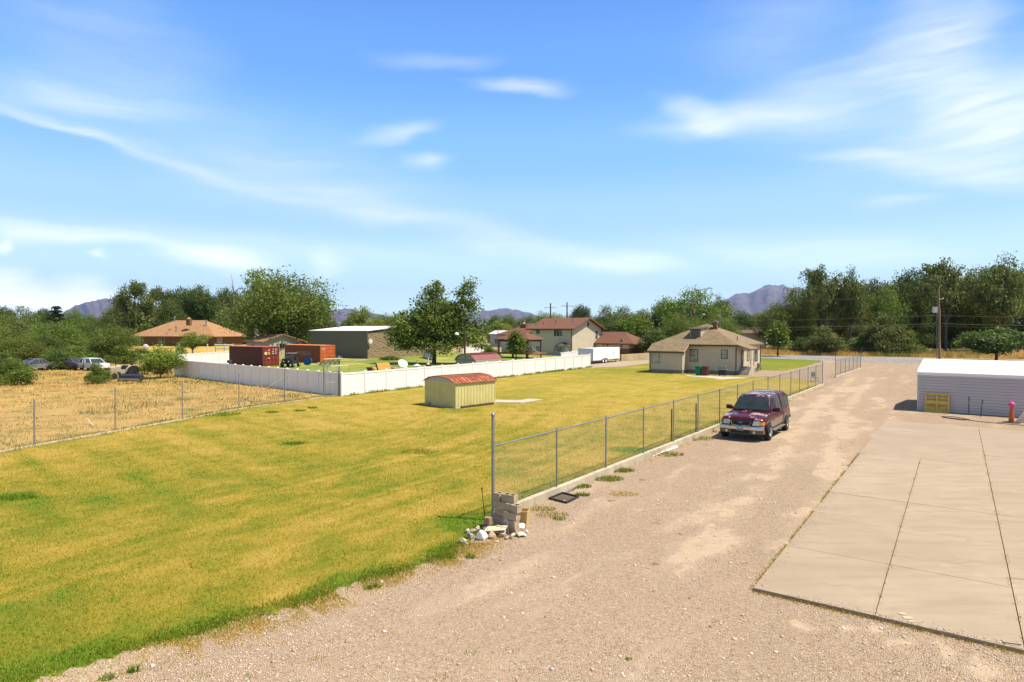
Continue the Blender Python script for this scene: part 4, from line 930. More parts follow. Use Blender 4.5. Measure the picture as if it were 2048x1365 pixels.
nseg = 26
for i in range(nseg):
    s0 = .0 + (posts[-1]+.3)*i/nseg; s1 = .0 + (posts[-1]+.3)*(i+1)/nseg - .012; jz = .25 + random.uniform(-.006, .006); dz = -.25
    P = [CD*s0 - CN*.09, CD*s1 - CN*.09, CD*s1 + CN*.09, CD*s0 + CN*.09]
    mb.add([p_+Vector((0,0,-.27)) for p_ in P] + [p_ + Vector((0,0,jz-.25)) for p_ in P], [(0,3,2,1),(4,5,6,7),(0,1,5,4),(1,2,6,5),(2,3,7,6),(3,0,4,7)])
mb.build('curb', M['curb'], fr, bevel=.008)
# second short fence by the far gate
A2, B2 = G(1671, 753, .15), G(1722.5, 735.5, .15); D2 = (B2-A2).normalized(); L2 = (B2-A2).length
f2 = thing('chain_link_fence', 'short chain-link fence on a low curb past the driveway gap near the grey road', 'fence', A2)
for u in (1670, 1681.5, 1690.5, 1698.5, 1706.5, 1714, 1721):
    s = max(0, min(L2, tcol(A2, D2, u))); q = D2*s; mb = MB(); mb.tube([q-Vector((0,0,.1)), q+Vector((0,0, 2.15 if u in (1670,) else 1.75))], .035 if u in (1670, 1721) else .026, 6); mb.build('post', M['galv'], f2, recalc=False)
mb = MB(); mb.tube([Vector((0,0,1.72)), D2*L2+Vector((0,0,1.72))], .022, 6); mb.build('top_rail', M['galv'], f2, recalc=False)
mb = MB(); mb.M = Matrix.Translation(-A2); chainlink(mb, A2, B2, .17, 1.86, .1, .005); mb.build('wire_mesh', M['wire'], f2, recalc=False)
N2 = Vector((-D2.y, D2.x, 0)); mb = MB(); P = [-N2*.1-D2*.3, D2*(L2+.4)-N2*.1, D2*(L2+.4)+N2*.1, N2*.1-D2*.3]; mb.prism([p_-Vector((0,0,.17)) for p_ in P], (0,0,.17)); mb.build('curb', M['curb'], f2)
# left fence
fl = thing('chain_link_fence', 'rusty chain-link fence with bare posts and a diagonal brace between dry field and lawn', 'fence', LF[1])
mb = MB()
for i in range(len(LF)-1):
    a, b = LF[i], LF[i+1]; d = (b-a).normalized(); n_ = Vector((-d.y, d.x, 0)); L = (b-a).length; k = max(1, int(L/3.2))
    for j in range(k):
        s0, s1 = L*j/k, L*(j+1)/k-.015; wob = random.uniform(-.012, .012); P = [a+d*s0-n_*.085, a+d*s1-n_*.085, a+d*s1+n_*.085, a+d*s0+n_*.085]
        mb.prism([rel(p_, fl)-Vector((0,0,.05)) for p_ in P], (0,0,.13+wob))
mb.build('curb', M['curb'], fl, bevel=.008)
heights = {1: hrow(LF[1], 799.5), 2: hrow(LF[2], 762.6), 3: hrow(LF[3], 748.6), 4: hrow(LF[4], 739), 5: hrow(LF[5], 731)}
q23 = LF[1].lerp(LF[2], 0); s_ = tcol(LF[1], (LF[2]-LF[1]).normalized(), 230.5); PX = LF[1] + (LF[2]-LF[1]).normalized()*s_
lpts = [(LF[1], heights[1], .03), (PX, hrow(PX, 777), .028), (LF[2], heights[2], .028), (LF[3], heights[3], .028), (LF[4], heights[4], .04), (LF[5], heights[5], .048)]
M['galv_rust'] = simple('rusting galvanised pipe', (.30, .28, .27), .6, .4, var=.25, scale=5, dirt=(.26, .15, .09))
for (q, z, r_) in lpts:
    mb = MB(); q = rel(q, fl); mb.tube([q, q+Vector((.02, 0, z))], r_, 8); mb.lathe([(r_*1.15, z-.06), (r_*1.2, z), (r_*.5, z+.05)], 8, (q.x+.02, q.y, 0)); mb.build('post', M['galv_rust'], fl, smooth=50, recalc=False)
mb = MB(); mb.tube([rel(LF[3], fl)+Vector((0,0,.25)), rel(LF[4], fl)+Vector((0,0,1.85))], .022, 6); mb.build('brace', M['galv_rust'], fl, recalc=False)
mb = MB(); mb.tube([rel(LF[4], fl)+Vector((0,0,1.82)), rel(LF[5], fl)+Vector((0,0,1.9))], .022, 6); mb.build('top_rail', M['galv_rust'], fl, recalc=False)
mb = MB(); mb.M = Matrix.Translation(-LF[1])
for i in range(0, 5): chainlink(mb, LF[i], LF[i+1], .1, 1.78, .09, .0028)
mb.build('wire_mesh', M['galv_dark'], fl, recalc=False)
GP = G(678.4, 792.5)
gt = thing('chain_link_gate', 'narrow walk gate of grey pipe frame beside the white fence corner', 'gate', LF[5])
ga_ = rel(GP, gt); dg_ = ga_.normalized(); W_ = ga_.length
mb = MB(); mb.tube([ga_, ga_+Vector((0,0,hrow(GP, 734)))], .05, 10); mb.lathe([(.055, 2.1), (.06, 2.16), (.02, 2.21)], 10, (ga_.x, ga_.y, 0)); mb.build('post', M['galv'], gt, smooth=50, recalc=False)
mb = MB(); e0, e1 = dg_*.12, dg_*(W_-.1)
for (a, b) in ((e0+Vector((0,0,.08)), e0+Vector((0,0,2.0))), (e1+Vector((0,0,.08)), e1+Vector((0,0,2.0))), (e0+Vector((0,0,2.0)), e1+Vector((0,0,2.0))), (e0+Vector((0,0,.08)), e1+Vector((0,0,.08))), (e0+Vector((0,0,1.08)), e1+Vector((0,0,1.08)))): mb.tube([a, b], .026, 8)
mb.build('gate_frame', M['galv'], gt, smooth=50, recalc=False)
mb = MB(); chainlink(mb, e0, e1, .1, 1.98, .08, .003); mb.build('wire_mesh', M['wire'], gt, recalc=False)
# line of old wire fence beyond the road
qa, qb = at(1525, 708, 133), at(2160, 720, 106); qa.z = qb.z = 0; dd = (qb-qa).normalized(); LL = (qb-qa).length
fo = thing('wire_fence', 'old wire fence on thin posts in the dry grass beyond the grey road', 'fence', qa)
mb = MB(); k = int(LL/4.6)
for i in range(k+1):
    pm = MB(); pm.tube([dd*(LL*i/k), dd*(LL*i/k)+Vector((random.uniform(-.05,.05),0,1.75))], .04, 5); pm.build('post', M['galv_rust'], fo, recalc=False)
for z in (.5, 1.0, 1.5): mb.tube([Vector((0,0,z)), dd*LL+Vector((0,0,z))], .008, 3, False)
mb.build('wire', M['galv_dark'], fo, recalc=False)

# ------------------------------------------------------------------ white vinyl fence
def vinyl(p0, p1, n, label, h=1.83, name='vinyl_fence', mat=None, skip_last=False):
    p0, p1 = Vector(p0), Vector(p1); L = (p1-p0).length; d = (p1-p0)/L; nn = Vector((-d.y, d.x, 0)); rt = thing(name, label, 'fence', p0)
    for i in range(n+1):
        if skip_last and i == n: break
        q = d*(L*i/n); mb = MB(); ang = math.atan2(d.y, d.x); mb.M = Matrix.Translation(q) @ Matrix.Rotation(ang, 4, 'Z')
        mb.box(-.065, .065, -.065, .065, 0, h-.02); mb.box(-.085, .085, -.085, .085, h-.02, h+.015); mb.add([(-.085,-.085,h+.015),(.085,-.085,h+.015),(.085,.085,h+.015),(-.085,.085,h+.015),(0,0,h+.07)], [(0,1,4),(1,2,4),(2,3,4),(3,0,4)])
        mb.build('post', M['vinyl'], rt, recalc=False)
    for i in range(n):
        s0, s1 = L*i/n+.066, L*(i+1)/n-.066; mb = MB(); ang = math.atan2(d.y, d.x); mb.M = Matrix.Translation(d*s0) @ Matrix.Rotation(ang, 4, 'Z'); w = s1-s0
        mb.box(0, w, -.045, .045, h-.17, h-.035); mb.box(0, w, -.045, .045, .03, .17)
        nb_ = int(w/.28); bw = w/nb_
        for j in range(nb_): mb.box(j*bw+.003, (j+1)*bw-.003, -.02, .02, .17, h-.17)
        mb.box(0, w, -.0165, .0165, .17, h-.17)
        mb.build('panel', M['vinyl'], rt, recalc=False)
    return rt
vinyl(VC, VE, 18, 'sunlit white vinyl privacy fence running from the corner back along the lawn')
vinyl(VC, VW, 20, 'shaded side of white vinyl privacy fence running left beside the dry field').location = VC
# the run's first post would double the corner post: drop it
for o in [x for x in bpy.data.objects if x.name.startswith('post') and x.parent and x.parent.name == 'vinyl_fence.001']:
    if (o.data.vertices[0].co.xy.length < .2): bpy.data.objects.remove(o); break
q0, q1 = at(350, 700, F*(H-1.83)/(709-660)), at(461, 700, F*(H-1.83)/(702.5-660)); q1.z = 0; q0.z = 0
vinyl(q0, q1, 9, 'sunlit white vinyl fence run behind the red container at the back of the yard')
q0, q1 = at(550, 700, 118), at(590, 700, 140); q0.z = q1.z = 0
vinyl(q0, q1, 6, 'white vinyl fence run seen between the two shipping containers')
q0, q1 = at(1122, 700, 91.5), at(1156, 700, 101); q0.z = q1.z = 0
vinyl(q0, q1, 5, 'short white vinyl fence run behind the enclosed trailer')
q0, q1 = at(846, 700, 118), at(872, 700, 106); q0.z = q1.z = 0
vinyl(q0, q1, 5, 'white vinyl fence panels left of the maple trunk', 2.0)
q0, q1 = at(925, 700, 112), at(968, 700, 128); q0.z = q1.z = 0
vinyl(q0, q1, 6, 'white vinyl fence run behind the red roofed shed', 2.0)
# white rail fence before the brown house
ra0 = thing('rail_fence', 'low white rail fence before the brown roofed house', 'fence', at(356, 700, 118)); ra0.location.z = 0
for i, u in enumerate((358, 383, 415, 431, 449, 466)):
    P = at(u, 700, 118 - i*1.0); P.z = 0; mb = MB(); q = rel(P, ra0); mb.box(q.x-.07, q.x+.07, q.y-.07, q.y+.07, 0, hrow(P, 688 if i else 686)); mb.build('post', M['vinyl'], ra0)
    if i in (3, 4):
        P2 = at((0,0,0,449,466)[i], 700, 118-(i+1)*1.0); P2.z = 0
        for z in (690, 698): mb = MB(); mb.tube([rel(P, ra0)+Vector((0,0,hrow(P, z))), rel(P2, ra0)+Vector((0,0,hrow(P2, z)))], .07, 4); mb.build('rail', M['vinyl'], ra0)

# ------------------------------------------------------------------ tan house
HO = G(1301, 745.3); hs_ = thing('house', 'tan clapboard house with hip roof, dormer and red brick chimney', 'house', HO, AX)
HX = tcol(HO, EX, 1463.7); WX = tcol(HO, EX, 1364); HD = 12.3
def hw(u, v, y=0): # local height on front plane at local y
    Oy = HO + EY*y; P = Oy + EX*tcol(Oy, EX, u); return hrow(P, v)
def hx(u, y=0): Oy = HO + EY*y; return tcol(Oy, EX, u)
ZW = 2.62; ZE = 3.35; ZP = 5.95; YM = 1.65; AXW = HX
XA = AXW
mb = MB(); mb.box(0, WX, 0, YM+.5, 0, .42); mb.box(.0, HX, YM+.0, HD, 0, .421); mb.build('foundation', M['found'], hs_)
wl_ = MB(); wl_.box(.03, WX-.03, .03, YM+.3, .42, ZW); wl_.box(.031, HX-.03, YM+.03, HD-.03, .421, ZE+.12)
W2 = MB(); lap(W2, (0, 0, 0), (WX, 0, 0), .42, ZW, .19); lap(W2, (WX, 0, 0), (WX, YM, 0), .42, 2.75, .19); lap(W2, (WX, YM, 0), (HX, YM, 0), .421, ZE, .19); lap(W2, (HX, YM, 0), (HX, HD, 0), .421, ZE, .19)
lap(W2, (0, YM+3, 0), (0, 0, 0), .42, ZW, .19); lap(W2, (0, HD, 0), (0, YM, 0), .42, ZE, .19)
b0 = len(wl_.v); wl_.v += W2.v; wl_.f += [tuple(b0+i for i in f) for f in W2.f]
wl_.build('wall', M['tan_siding'], hs_, recalc=False)
# roof: pyramid hip, with the front plane running lower over the left wing and the right plane over the porch
mb = MB(); PK = (4.75, 6.3, ZP); sl_ = (ZP-ZW)/(6.3+.35); Yc = YM-.35; zc = ZW + sl_*(Yc+.35); xl, xr, yb = -.35, HX+.35, HD+.35
sr = (ZP-zc)/(xr-PK[0]); xp = HX+1.65; zp = zc - sr*(xp-xr)*.72
slab_roof(mb, [(xl, -.35, ZW), (WX+.3, -.35, ZW), (WX+.3, Yc, zc), (xl, Yc, zc)], .16)
slab_roof(mb, [(xl, Yc, zc), (xr, Yc, zc), PK], .16); slab_roof(mb, [(xr, Yc, zc), (xr, yb, zc), PK], .16); slab_roof(mb, [(xr, yb, zc), (xl, yb, zc), PK], .16); slab_roof(mb, [(xl, yb, zc), (xl, Yc, zc), PK], .16)
slab_roof(mb, [(xr-.01, Yc+.02, zc-.004), (xp, Yc+.02, zp), (xp, 5.0, zp), (xr-.01, 5.0, zc-.004)], .14)
rf = mb.build('roof', M['sh_tan'], hs_)
mb = MB()
mb.box(xl-.03, WX+.33, -.42, -.352, ZW-.2, ZW-.02); mb.box(WX+.3, hx(1407, YM), Yc-.07, Yc-.002, zc-.24, zc-.07); mb.box(hx(1407, YM), xr, Yc-.071, Yc-.003, zc-.19, zc-.01); mb.tube([(xr, Yc-.03, zc-.08), (xp, Yc-.03, zp-.07)], .07, 4); mb.box(xp+.002, xp+.06, Yc, 5.0, zp-.16, zp-.01)
mb.build('gutter', M['brown_trim'], hs_)
mb = MB(); mb.prism([(WX+.32, -.4, ZW-.2), (WX+.32, -.4, ZW+.0), (WX+.32, Yc, zc+.0), (WX+.32, Yc, zc-.22)], (.04, 0, 0)); mb.build('barge_board', simple('pale salmon trim', (.58, .36, .25), .6), hs_)
for (x_, y_) in ((-.06, -.06), (HX+.0, YM-.06)): mb = MB(); mb.box(x_-.05, x_+.05, y_-.03, y_+.05, .1, ZW-.15 if x_ < 1 else ZE-.2); mb.build('downspout', M['brown_trim'], hs_)
mb = MB(); mb.box(XA+.03, XA+.10, HD-.1, HD, .1, 3.2); mb.build('downspout', M['brown_trim'], hs_)
# chimney, dormer, vent pipe as parts of the roof
chx = hx(1430, 5.2); mb = MB(); zb = hw(1430, 662, 5.2); mb.box(chx-.24, chx+.24, 5.0, 5.5, zb-.6, zb+1.05); ch = mb.build('chimney', M['brick'], rf, bevel=.01)
mb = MB(); mb.box(chx-.29, chx+.29, 4.94, 5.56, zb+1.05, zb+1.17); mb.box(chx-.12, chx+.12, 5.1, 5.4, zb+1.17, zb+1.24); mb.build('chimney_cap', simple('mortar cap', (.36, .34, .32), .9), ch)
dy = 3.0; dx0, dx1 = hx(1379.5, dy), hx(1401, dy); dz0, dz1 = hw(1390, 681, dy), hw(1390, 657.5, dy)
mb = MB(); mb.box(dx0, dx1, dy, dy+3.0, dz0-.15, dz1); lap(mb, (dx1, dy, 0), (dx1, dy+2.6, 0), dz0, dz1, .19); dm = mb.build('dormer', M['tan_siding'], rf)
mb = MB(); slab_roof(mb, [(dx0-.15, dy-.25, dz1-.02), (dx1+.15, dy-.25, dz1-.02), (dx1+.15, dy+3.3, dz1+.28), (dx0-.15, dy+3.3, dz1+.28)], .12); mb.build('dormer_roof', M['brown_trim'], dm)
mb = MB(); mb.box(dx0+.12, dx1-.1, dy-.03, dy-.004, dz0+.08, dz1-.15); mb.build('dormer_window', simple('dormer screen', (.13, .11, .085), .5), dm)
mb = MB(); mb.box(dx0+.02, dx0+.12, dy-.045, dy-.002, dz0+.02, dz1-.05); mb.box(dx1-.1, dx1, dy-.045, dy-.002, dz0+.02, dz1-.05); mb.box(dx0+.12, dx1-.1, dy-.045, dy-.002, dz1-.15, dz1-.05); mb.build('dormer_frame', M['tan_trim'], dm)
vpx = hx(1474, 4.0); mb = MB(); vz = hw(1474, 683, 4.0); mb.tube([(vpx, 4.0, vz-.3), (vpx, 4.0, vz+.62)], .045, 8); mb.build('vent_pipe', M['dark'], rf)
# antenna
mb = MB(); ax_ = hx(1440, 6.5); azz = hw(1440, 624, 6.5); mb.tube([(ax_, 6.5, 5.0), (ax_, 6.5, azz)], .02, 5); mb.tube([(ax_-1.1, 6.5, azz), (ax_+.9, 6.2, azz)], .014, 4)
for k in range(9): xx = ax_-1.0+k*.22; mb.tube([(xx, 6.5-.4, azz), (xx, 6.5+.4, azz)], .007, 3)
mb.build('antenna', M['galv'], rf)
window(hs_, 'f', 0, hx(1304.5), hw(1310, 726, 0), hx(1318.5)-hx(1304.5), hw(1310, 706.5)-hw(1310, 726), 1, 2, M['tan_trim'], M['glass_pale'])
window(hs_, 'f', YM, hx(1380.5, YM), hw(1387, 722.5, YM), hx(1395, YM)-hx(1380.5, YM), hw(1387, 700, YM)-hw(1387, 722.5, YM), 1, 2, M['brown_trim'], M['glass_pale'])
window(hs_, 'f', YM, hx(1443.5, YM), hw(1447, 717, YM), hx(1454, YM)-hx(1443.5, YM), hw(1447, 701, YM)-hw(1447, 717, YM), 1, 2, M['brown_trim'], M['glass_pale'])
def ry(u, x=XA): O_ = HO + EX*x; return tcol(O_, EY, u)
window(hs_, 'r', HX, ry(1493.5, HX), 1.5, ry(1498, HX)-ry(1493.5, HX), 1.1, 1, 2, M['brown_trim'], M['glass_pale'])
window(hs_, 'r', HX, ry(1509, HX), 1.3, ry(1514, HX)-ry(1509, HX), 1.5, 1, 1, M['brown_trim'], M['glass'])
mb = MB(); mb.box(HX+.03, HX+.07, 3.5, 4.4, .9, 2.85); dr_ = mb.build('door', simple('dark brown storm door', (.09, .075, .06), .4), hs_); mb = MB(); mb.box(HX+.071, HX+.085, 3.65, 4.25, 1.7, 2.7); mb.build('pane', M['glass'], dr_)
PX0 = HX+1.25; mb = MB(); mb.box(HX+.03, PX0, 3.3, 4.7, 0, .86)
for k in range(4): mb.box(HX+.1, PX0, 3.3-(k+1)*.3, 3.3-k*.3-.001, 0, .86-(k+1)*.17)
mb.build('steps', M['concrete'], hs_, bevel=.01)
mb = MB(); mb.tube([(PX0-.05, 3.3, .86), (PX0-.05, 3.3, zp-.1)], .035, 6); mb.tube([(PX0-.05, 4.6, .86), (PX0-.05, 4.6, zp-.1)], .035, 6); mb.tube([(PX0-.05, 3.3, 1.75), (PX0-.05, 4.6, 1.75)], .02, 5); mb.tube([(PX0-.05, 3.3, 1.75), (PX0-.05, 2.15, .95)], .02, 5); mb.tube([(PX0-.05, 2.15, 0), (PX0-.05, 2.15, .95)], .02, 5); mb.build('railing', M['dark'], hs_)
# things by the house wall
def wheelie_bin(loc, mat, label):
    r = thing('wheelie_bin', label, 'bin', loc, AX, 'wheelie bins against the tan house wall'); mb = MB()
    ring = lambda w, d, z: [(-w,-d,z),(w,-d,z),(w,d,z),(-w,d,z)]
    mb.loft([ring(.23,.25,.0+.05), ring(.30,.33,.93), ring(.33,.36,.95), ring(.33,.36,1.0)]); mb.build('body', mat, r, bevel=.02)
    mb = MB(); mb.loft([ring(.335,.385,1.003), ring(.33,.38,1.05), ring(.22,.3,1.10)]); mb.box(-.25,.25,.36,.42,.98,1.02); mb.build('lid', mat, r, bevel=.015)
    for s in (-1, 1): mb = MB(); mb.lathe([(.0+.1, -.03), (.12, -.02), (.12, .02), (.1, .03)], 14, (s*.26, .3, .12), 'x'); mb.build('wheel', M['rubber'], r)
wheelie_bin(G(1397, 751.5), simple('green bin plastic', (.0, .16, .09), .45, var=.1), 'green wheelie bin beside the brown one against the tan house')
wheelie_bin(G(1410.5, 752), simple('maroon brown bin plastic', (.11, .03, .025), .45, var=.1), 'dark maroon wheelie bin between the green bin and the barbecue')
bb = thing('barbecue', 'grey gas barbecue with closed hood beside the tan house wall', 'barbecue', G(1444.5, 753), AX)
mb = MB(); mb.box(-.36,.36,-.25,.25,.12,.72); mb.build('cabinet', M['dark'], bb, bevel=.01); mb = MB()
mb.prism([(-.40,-.28,.8),(-.40,.28,.8),(-.40,.24,1.1),(-.40,.1,1.2),(-.40,-.12,1.18),(-.40,-.26,1.0)], (.8,0,0)); hd_ = mb.build('hood', simple('hood grey enamel', (.16,.17,.16), .35, .3), bb, bevel=.02); mb = MB(); mb.tube([(-.28,-.33,.93),(.28,-.33,.93)], .015, 6); mb.build('handle', M['chrome'], hd_)
mb = MB(); mb.box(-.40,.40,-.27,.27,.721,.798); mb.box(-.75,-.405,-.2,.2,.74,.77); mb.box(.405,.75,-.2,.2,.74,.77); mb.build('side_shelf', M['galv'], bb, bevel=.008)
for s in (-1,1): mb = MB(); mb.lathe([(.07,-.02),(.09,0),(.07,.02)], 12, (s*.33, .1, .09), 'x'); mb.build('wheel', M['rubber'], bb)
ac = thing('wall_box_unit', 'small grey meter box on the right end wall of the tan house', 'box', HO + EX*(XA+.18) + EY*(HD-1.3) + Vector((0,0,.35)), AX)
mb = MB(); mb.box(-.15,.15,-.25,.25,0,.6); mb.build('case', M['galv'], ac, bevel=.02); mb = MB(); mb.lathe([(.1,-.02),(.1,.05)], 12, (.19,0,.4), 'x'); mb.tube([(0,-.1,0),(0,-.1,-.35)], .02, 5); mb.build('dial', M['chrome'], ac)
cr = thing('folding_chair', 'small grey chair standing on gravel behind the end of the chain-link fence', 'chair', G(1629, 764), AX+.8)
mb = MB(); mb.box(-.24,.24,-.22,.22,.42,.46); mb.build('seat', M['galv_dark'], cr); mb = MB(); mb.box(-.22,.22,.2,.24,.5,.95); mb.build('backrest', M['galv_dark'], cr)
for sx in (-1,1):
    for sy in (-1,1): mb = MB(); mb.tube([(sx*.24,sy*.25,0),(sx*.22,sy*.19,.43)], .015, 5); mb.build('leg', M['dark'], cr)

# ------------------------------------------------------------------ white building at the right
WO = G(1837, 822); WA = AX - R(2.5); wex = Vector((math.cos(WA), math.sin(WA), 0)); wey = Vector((-math.sin(WA), math.cos(WA), 0))
wb = thing('metal_building', 'long white metal building with lilac grey panel wall behind the concrete pad', 'building', WO, WA)
WL, WD, WZ = 19.0, 7.6, hrow(WO, 748.5); mb = MB(); mb.box(.01, WL, .02, WD, 0, WZ)
k = 13; h = (WZ-.03)/k
for i in range(k):
    z0, z1 = .03+i*h, .03+(i+1)*h; mb.add([(0,-.045,z0),(WL,-.045,z0),(WL,-.012,z1-.012),(0,-.012,z1-.012)], [(0,1,2,3)]); mb.add([(0,.0,z0),(WL,.0,z0),(WL,-.045,z0),(0,-.045,z0)], [(0,1,2,3)])
mb.prism([(.012, .02, WZ), (.012, WD, WZ), (.012, WD/2, WZ+.78)], (WL-.02, 0, 0))
mb.build('wall', M['wall_metal'], wb, recalc=False)
rz = WZ + .84; prof = [(-.06, WZ-.02), (-.07, WZ+.13), (.0, WZ+.2), (.5, WZ+.32), (WD/2-.3, rz-.04), (WD/2, rz), (WD/2+.3, rz-.04), (WD-.5, WZ+.32), (WD, WZ+.2), (WD+.07, WZ+.13), (WD+.06, WZ-.02)]
outer = [(-.08, y_, z_) for y_, z_ in prof]; inner = [(-.08, y_*(1-.006)+.02, z_-.04) for y_, z_ in prof][::-1]
mb = MB(); mb.prism(outer + inner, (WL+.16, 0, 0)); rfw = mb.build('roof', M['white_metal'], wb, recalc=True)
mb = MB()
for j in range(1, 14): f = j/14; y_ = .15+(WD/2-.15)*f; z_ = float(np.interp(y_, [q[0] for q in prof[:6]], [q[1] for q in prof[:6]])); mb.box(-.07, WL+.07, y_-.012, y_+.012, z_-.01, z_+.012)
mb.build('roof_rib', M['white_metal'], rfw)
mb = MB(); mb.box(-.085, -.0, -.03, .05, 0, WZ-.02); mb.build('corner_trim', simple('pale green trim', (.5, .62, .56), .5), wb)
mb = MB()
for i in range(1, k): mb.box(.02, WL, -.05, -.0, .03+i*h-.016, .03+i*h-.002)
mb.build('panel_seam', simple('dark seam', (.27, .22, .24), .8), wb)  # darker strips along the panel joints
def wpt(u, v, off=.3): # point just in front of the wall at column u
    O_ = WO - wey*off; return O_ + wex*tcol(O_, wex, u)
pal = thing('pallet', 'yellow wooden pallet leaning against the lilac grey wall', 'pallet', wpt(1849.5, 0, .28), WA)
pw = (wpt(1898.5, 0, .28) - wpt(1849.5, 0, .28)).length; ph = 1.2; tilt = Matrix.Rotation(R(-9), 4, 'X'); M['ywood'] = simple('yellow painted pallet wood', (.80, .52, .12), .8, var=.25, scale=4)
for x_ in (.0, pw/2-.045, pw-.09): mb = MB(); mb.M = tilt; mb.box(x_, x_+.09, -.09, .0, 0, ph); mb.build('stringer', M['ywood'], pal)
for z_, hh in ((.0, .09), (.56, .11), (1.1, .09)): mb = MB(); mb.M = tilt; mb.box(-.002, pw+.002, -.115, -.092, z_, z_+hh); mb.build('slat', M['ywood'], pal)
for z_ in (.16, .34, .52, .72, .9, 1.08): mb = MB(); mb.M = tilt; mb.box(0, pw, .002, .022, z_-.055, z_+.055); mb.build('slat', M['ywood'], pal)
for z_ in (.2, .66): mb = MB(); mb.M = tilt; mb.box(.12, pw*.42, -.09, -.05, z_, z_+.07); mb.box(pw*.55, pw*.85, -.09, -.05, z_, z_+.07); mb.build('broken_slat', M['ywood'], pal)
M['gpost'] = simple('green grey post', (.10, .12, .11), .6)
def stake(u, vt, vb, du, label, off=.28):
    b_ = G(u, vb); r = MB(); lean = wex*(du*b_.y/F) + wey*.15; z = hrow(b_, vt); r.tube([b_, b_+lean+Vector((0,0,z))], .035, 6); r.tube([b_+Vector((0,0,z*.6)), b_+lean*.7+Vector((0,0,z*.72))], .045, 6)
    o = r.build('fence_post', M['gpost'], recalc=False); tag(o, label, 'post', 'posts leaning on the white building')
stake(1937.5, 794, 831, 0, 'taller green grey post leaning on the panel wall nearer the pallet'); stake(1961.5, 801, 834, 2.5, 'shorter green grey post leaning on the panel wall nearer the cone')
cn = thing('traffic_cone', 'tall orange delineator cone with pink cap on a flat black base', 'traffic cone', G(2023, 846), .2)
mb = MB(); mb.lathe([(.145, .03), (.14, .1), (.085, .78), (.075, .92)], 20); mb.build('cone', simple('scuffed orange plastic', (.62, .13, .02), .5, var=.2, scale=6, dirt=(.4, .28, .2)), cn, smooth=40)
mb = MB(); mb.lathe([(.06, .90), (.145, .93), (.16, 1.02), (.14, 1.1), (.08, 1.15), (.01, 1.165)], 20); mb.build('cap', simple('hot pink cap', (.85, .07, .28), .4, var=.05), cn, smooth=60)
mb = MB(); mb.lathe([(.42, 0), (.42, .03), (.16, .05)], 8); mb.build('base', M['rubber'], cn)
hp = [G(u, v, .03) for u, v in ((1882, 834), (1890, 833.2), (1905, 833.8), (1925, 837), (1940, 840), (1925, 840.5), (1905, 838), (1888, 835.8), (1884, 834.5), (1930, 839.5), (1955, 843), (1985, 846), (2020, 849), (2060, 852))]
mb = MB(); mb.tube(hp, .018, 6); tag(mb.build('garden_hose', M['dark'], smooth=60, recalc=False), 'black hose looped on the gravel between the pad and the white building', 'hose')
mb = MB(); mb.M = Matrix.Translation(G(2052, 846)) @ Matrix.Rotation(WA, 4, 'Z'); mb.prism([(-.5,-.3,0),(.5,-.3,0),(.3,-.1,.55),(-.1,-.1,.6)], (0,.35,0)); tag(mb.build('concrete_chunk', M['concrete'], bevel=.03), 'broken concrete block at the right edge beside the cone', 'concrete block')
# rebar on the pad
mb = MB(); mb.tube([G(2004, 1285, .1), G(2043, 1290, .1)], .008, 5); tag(mb.build('metal_rod', M['dark'], recalc=False), 'thin black rod lying on the concrete pad corner', 'rod')

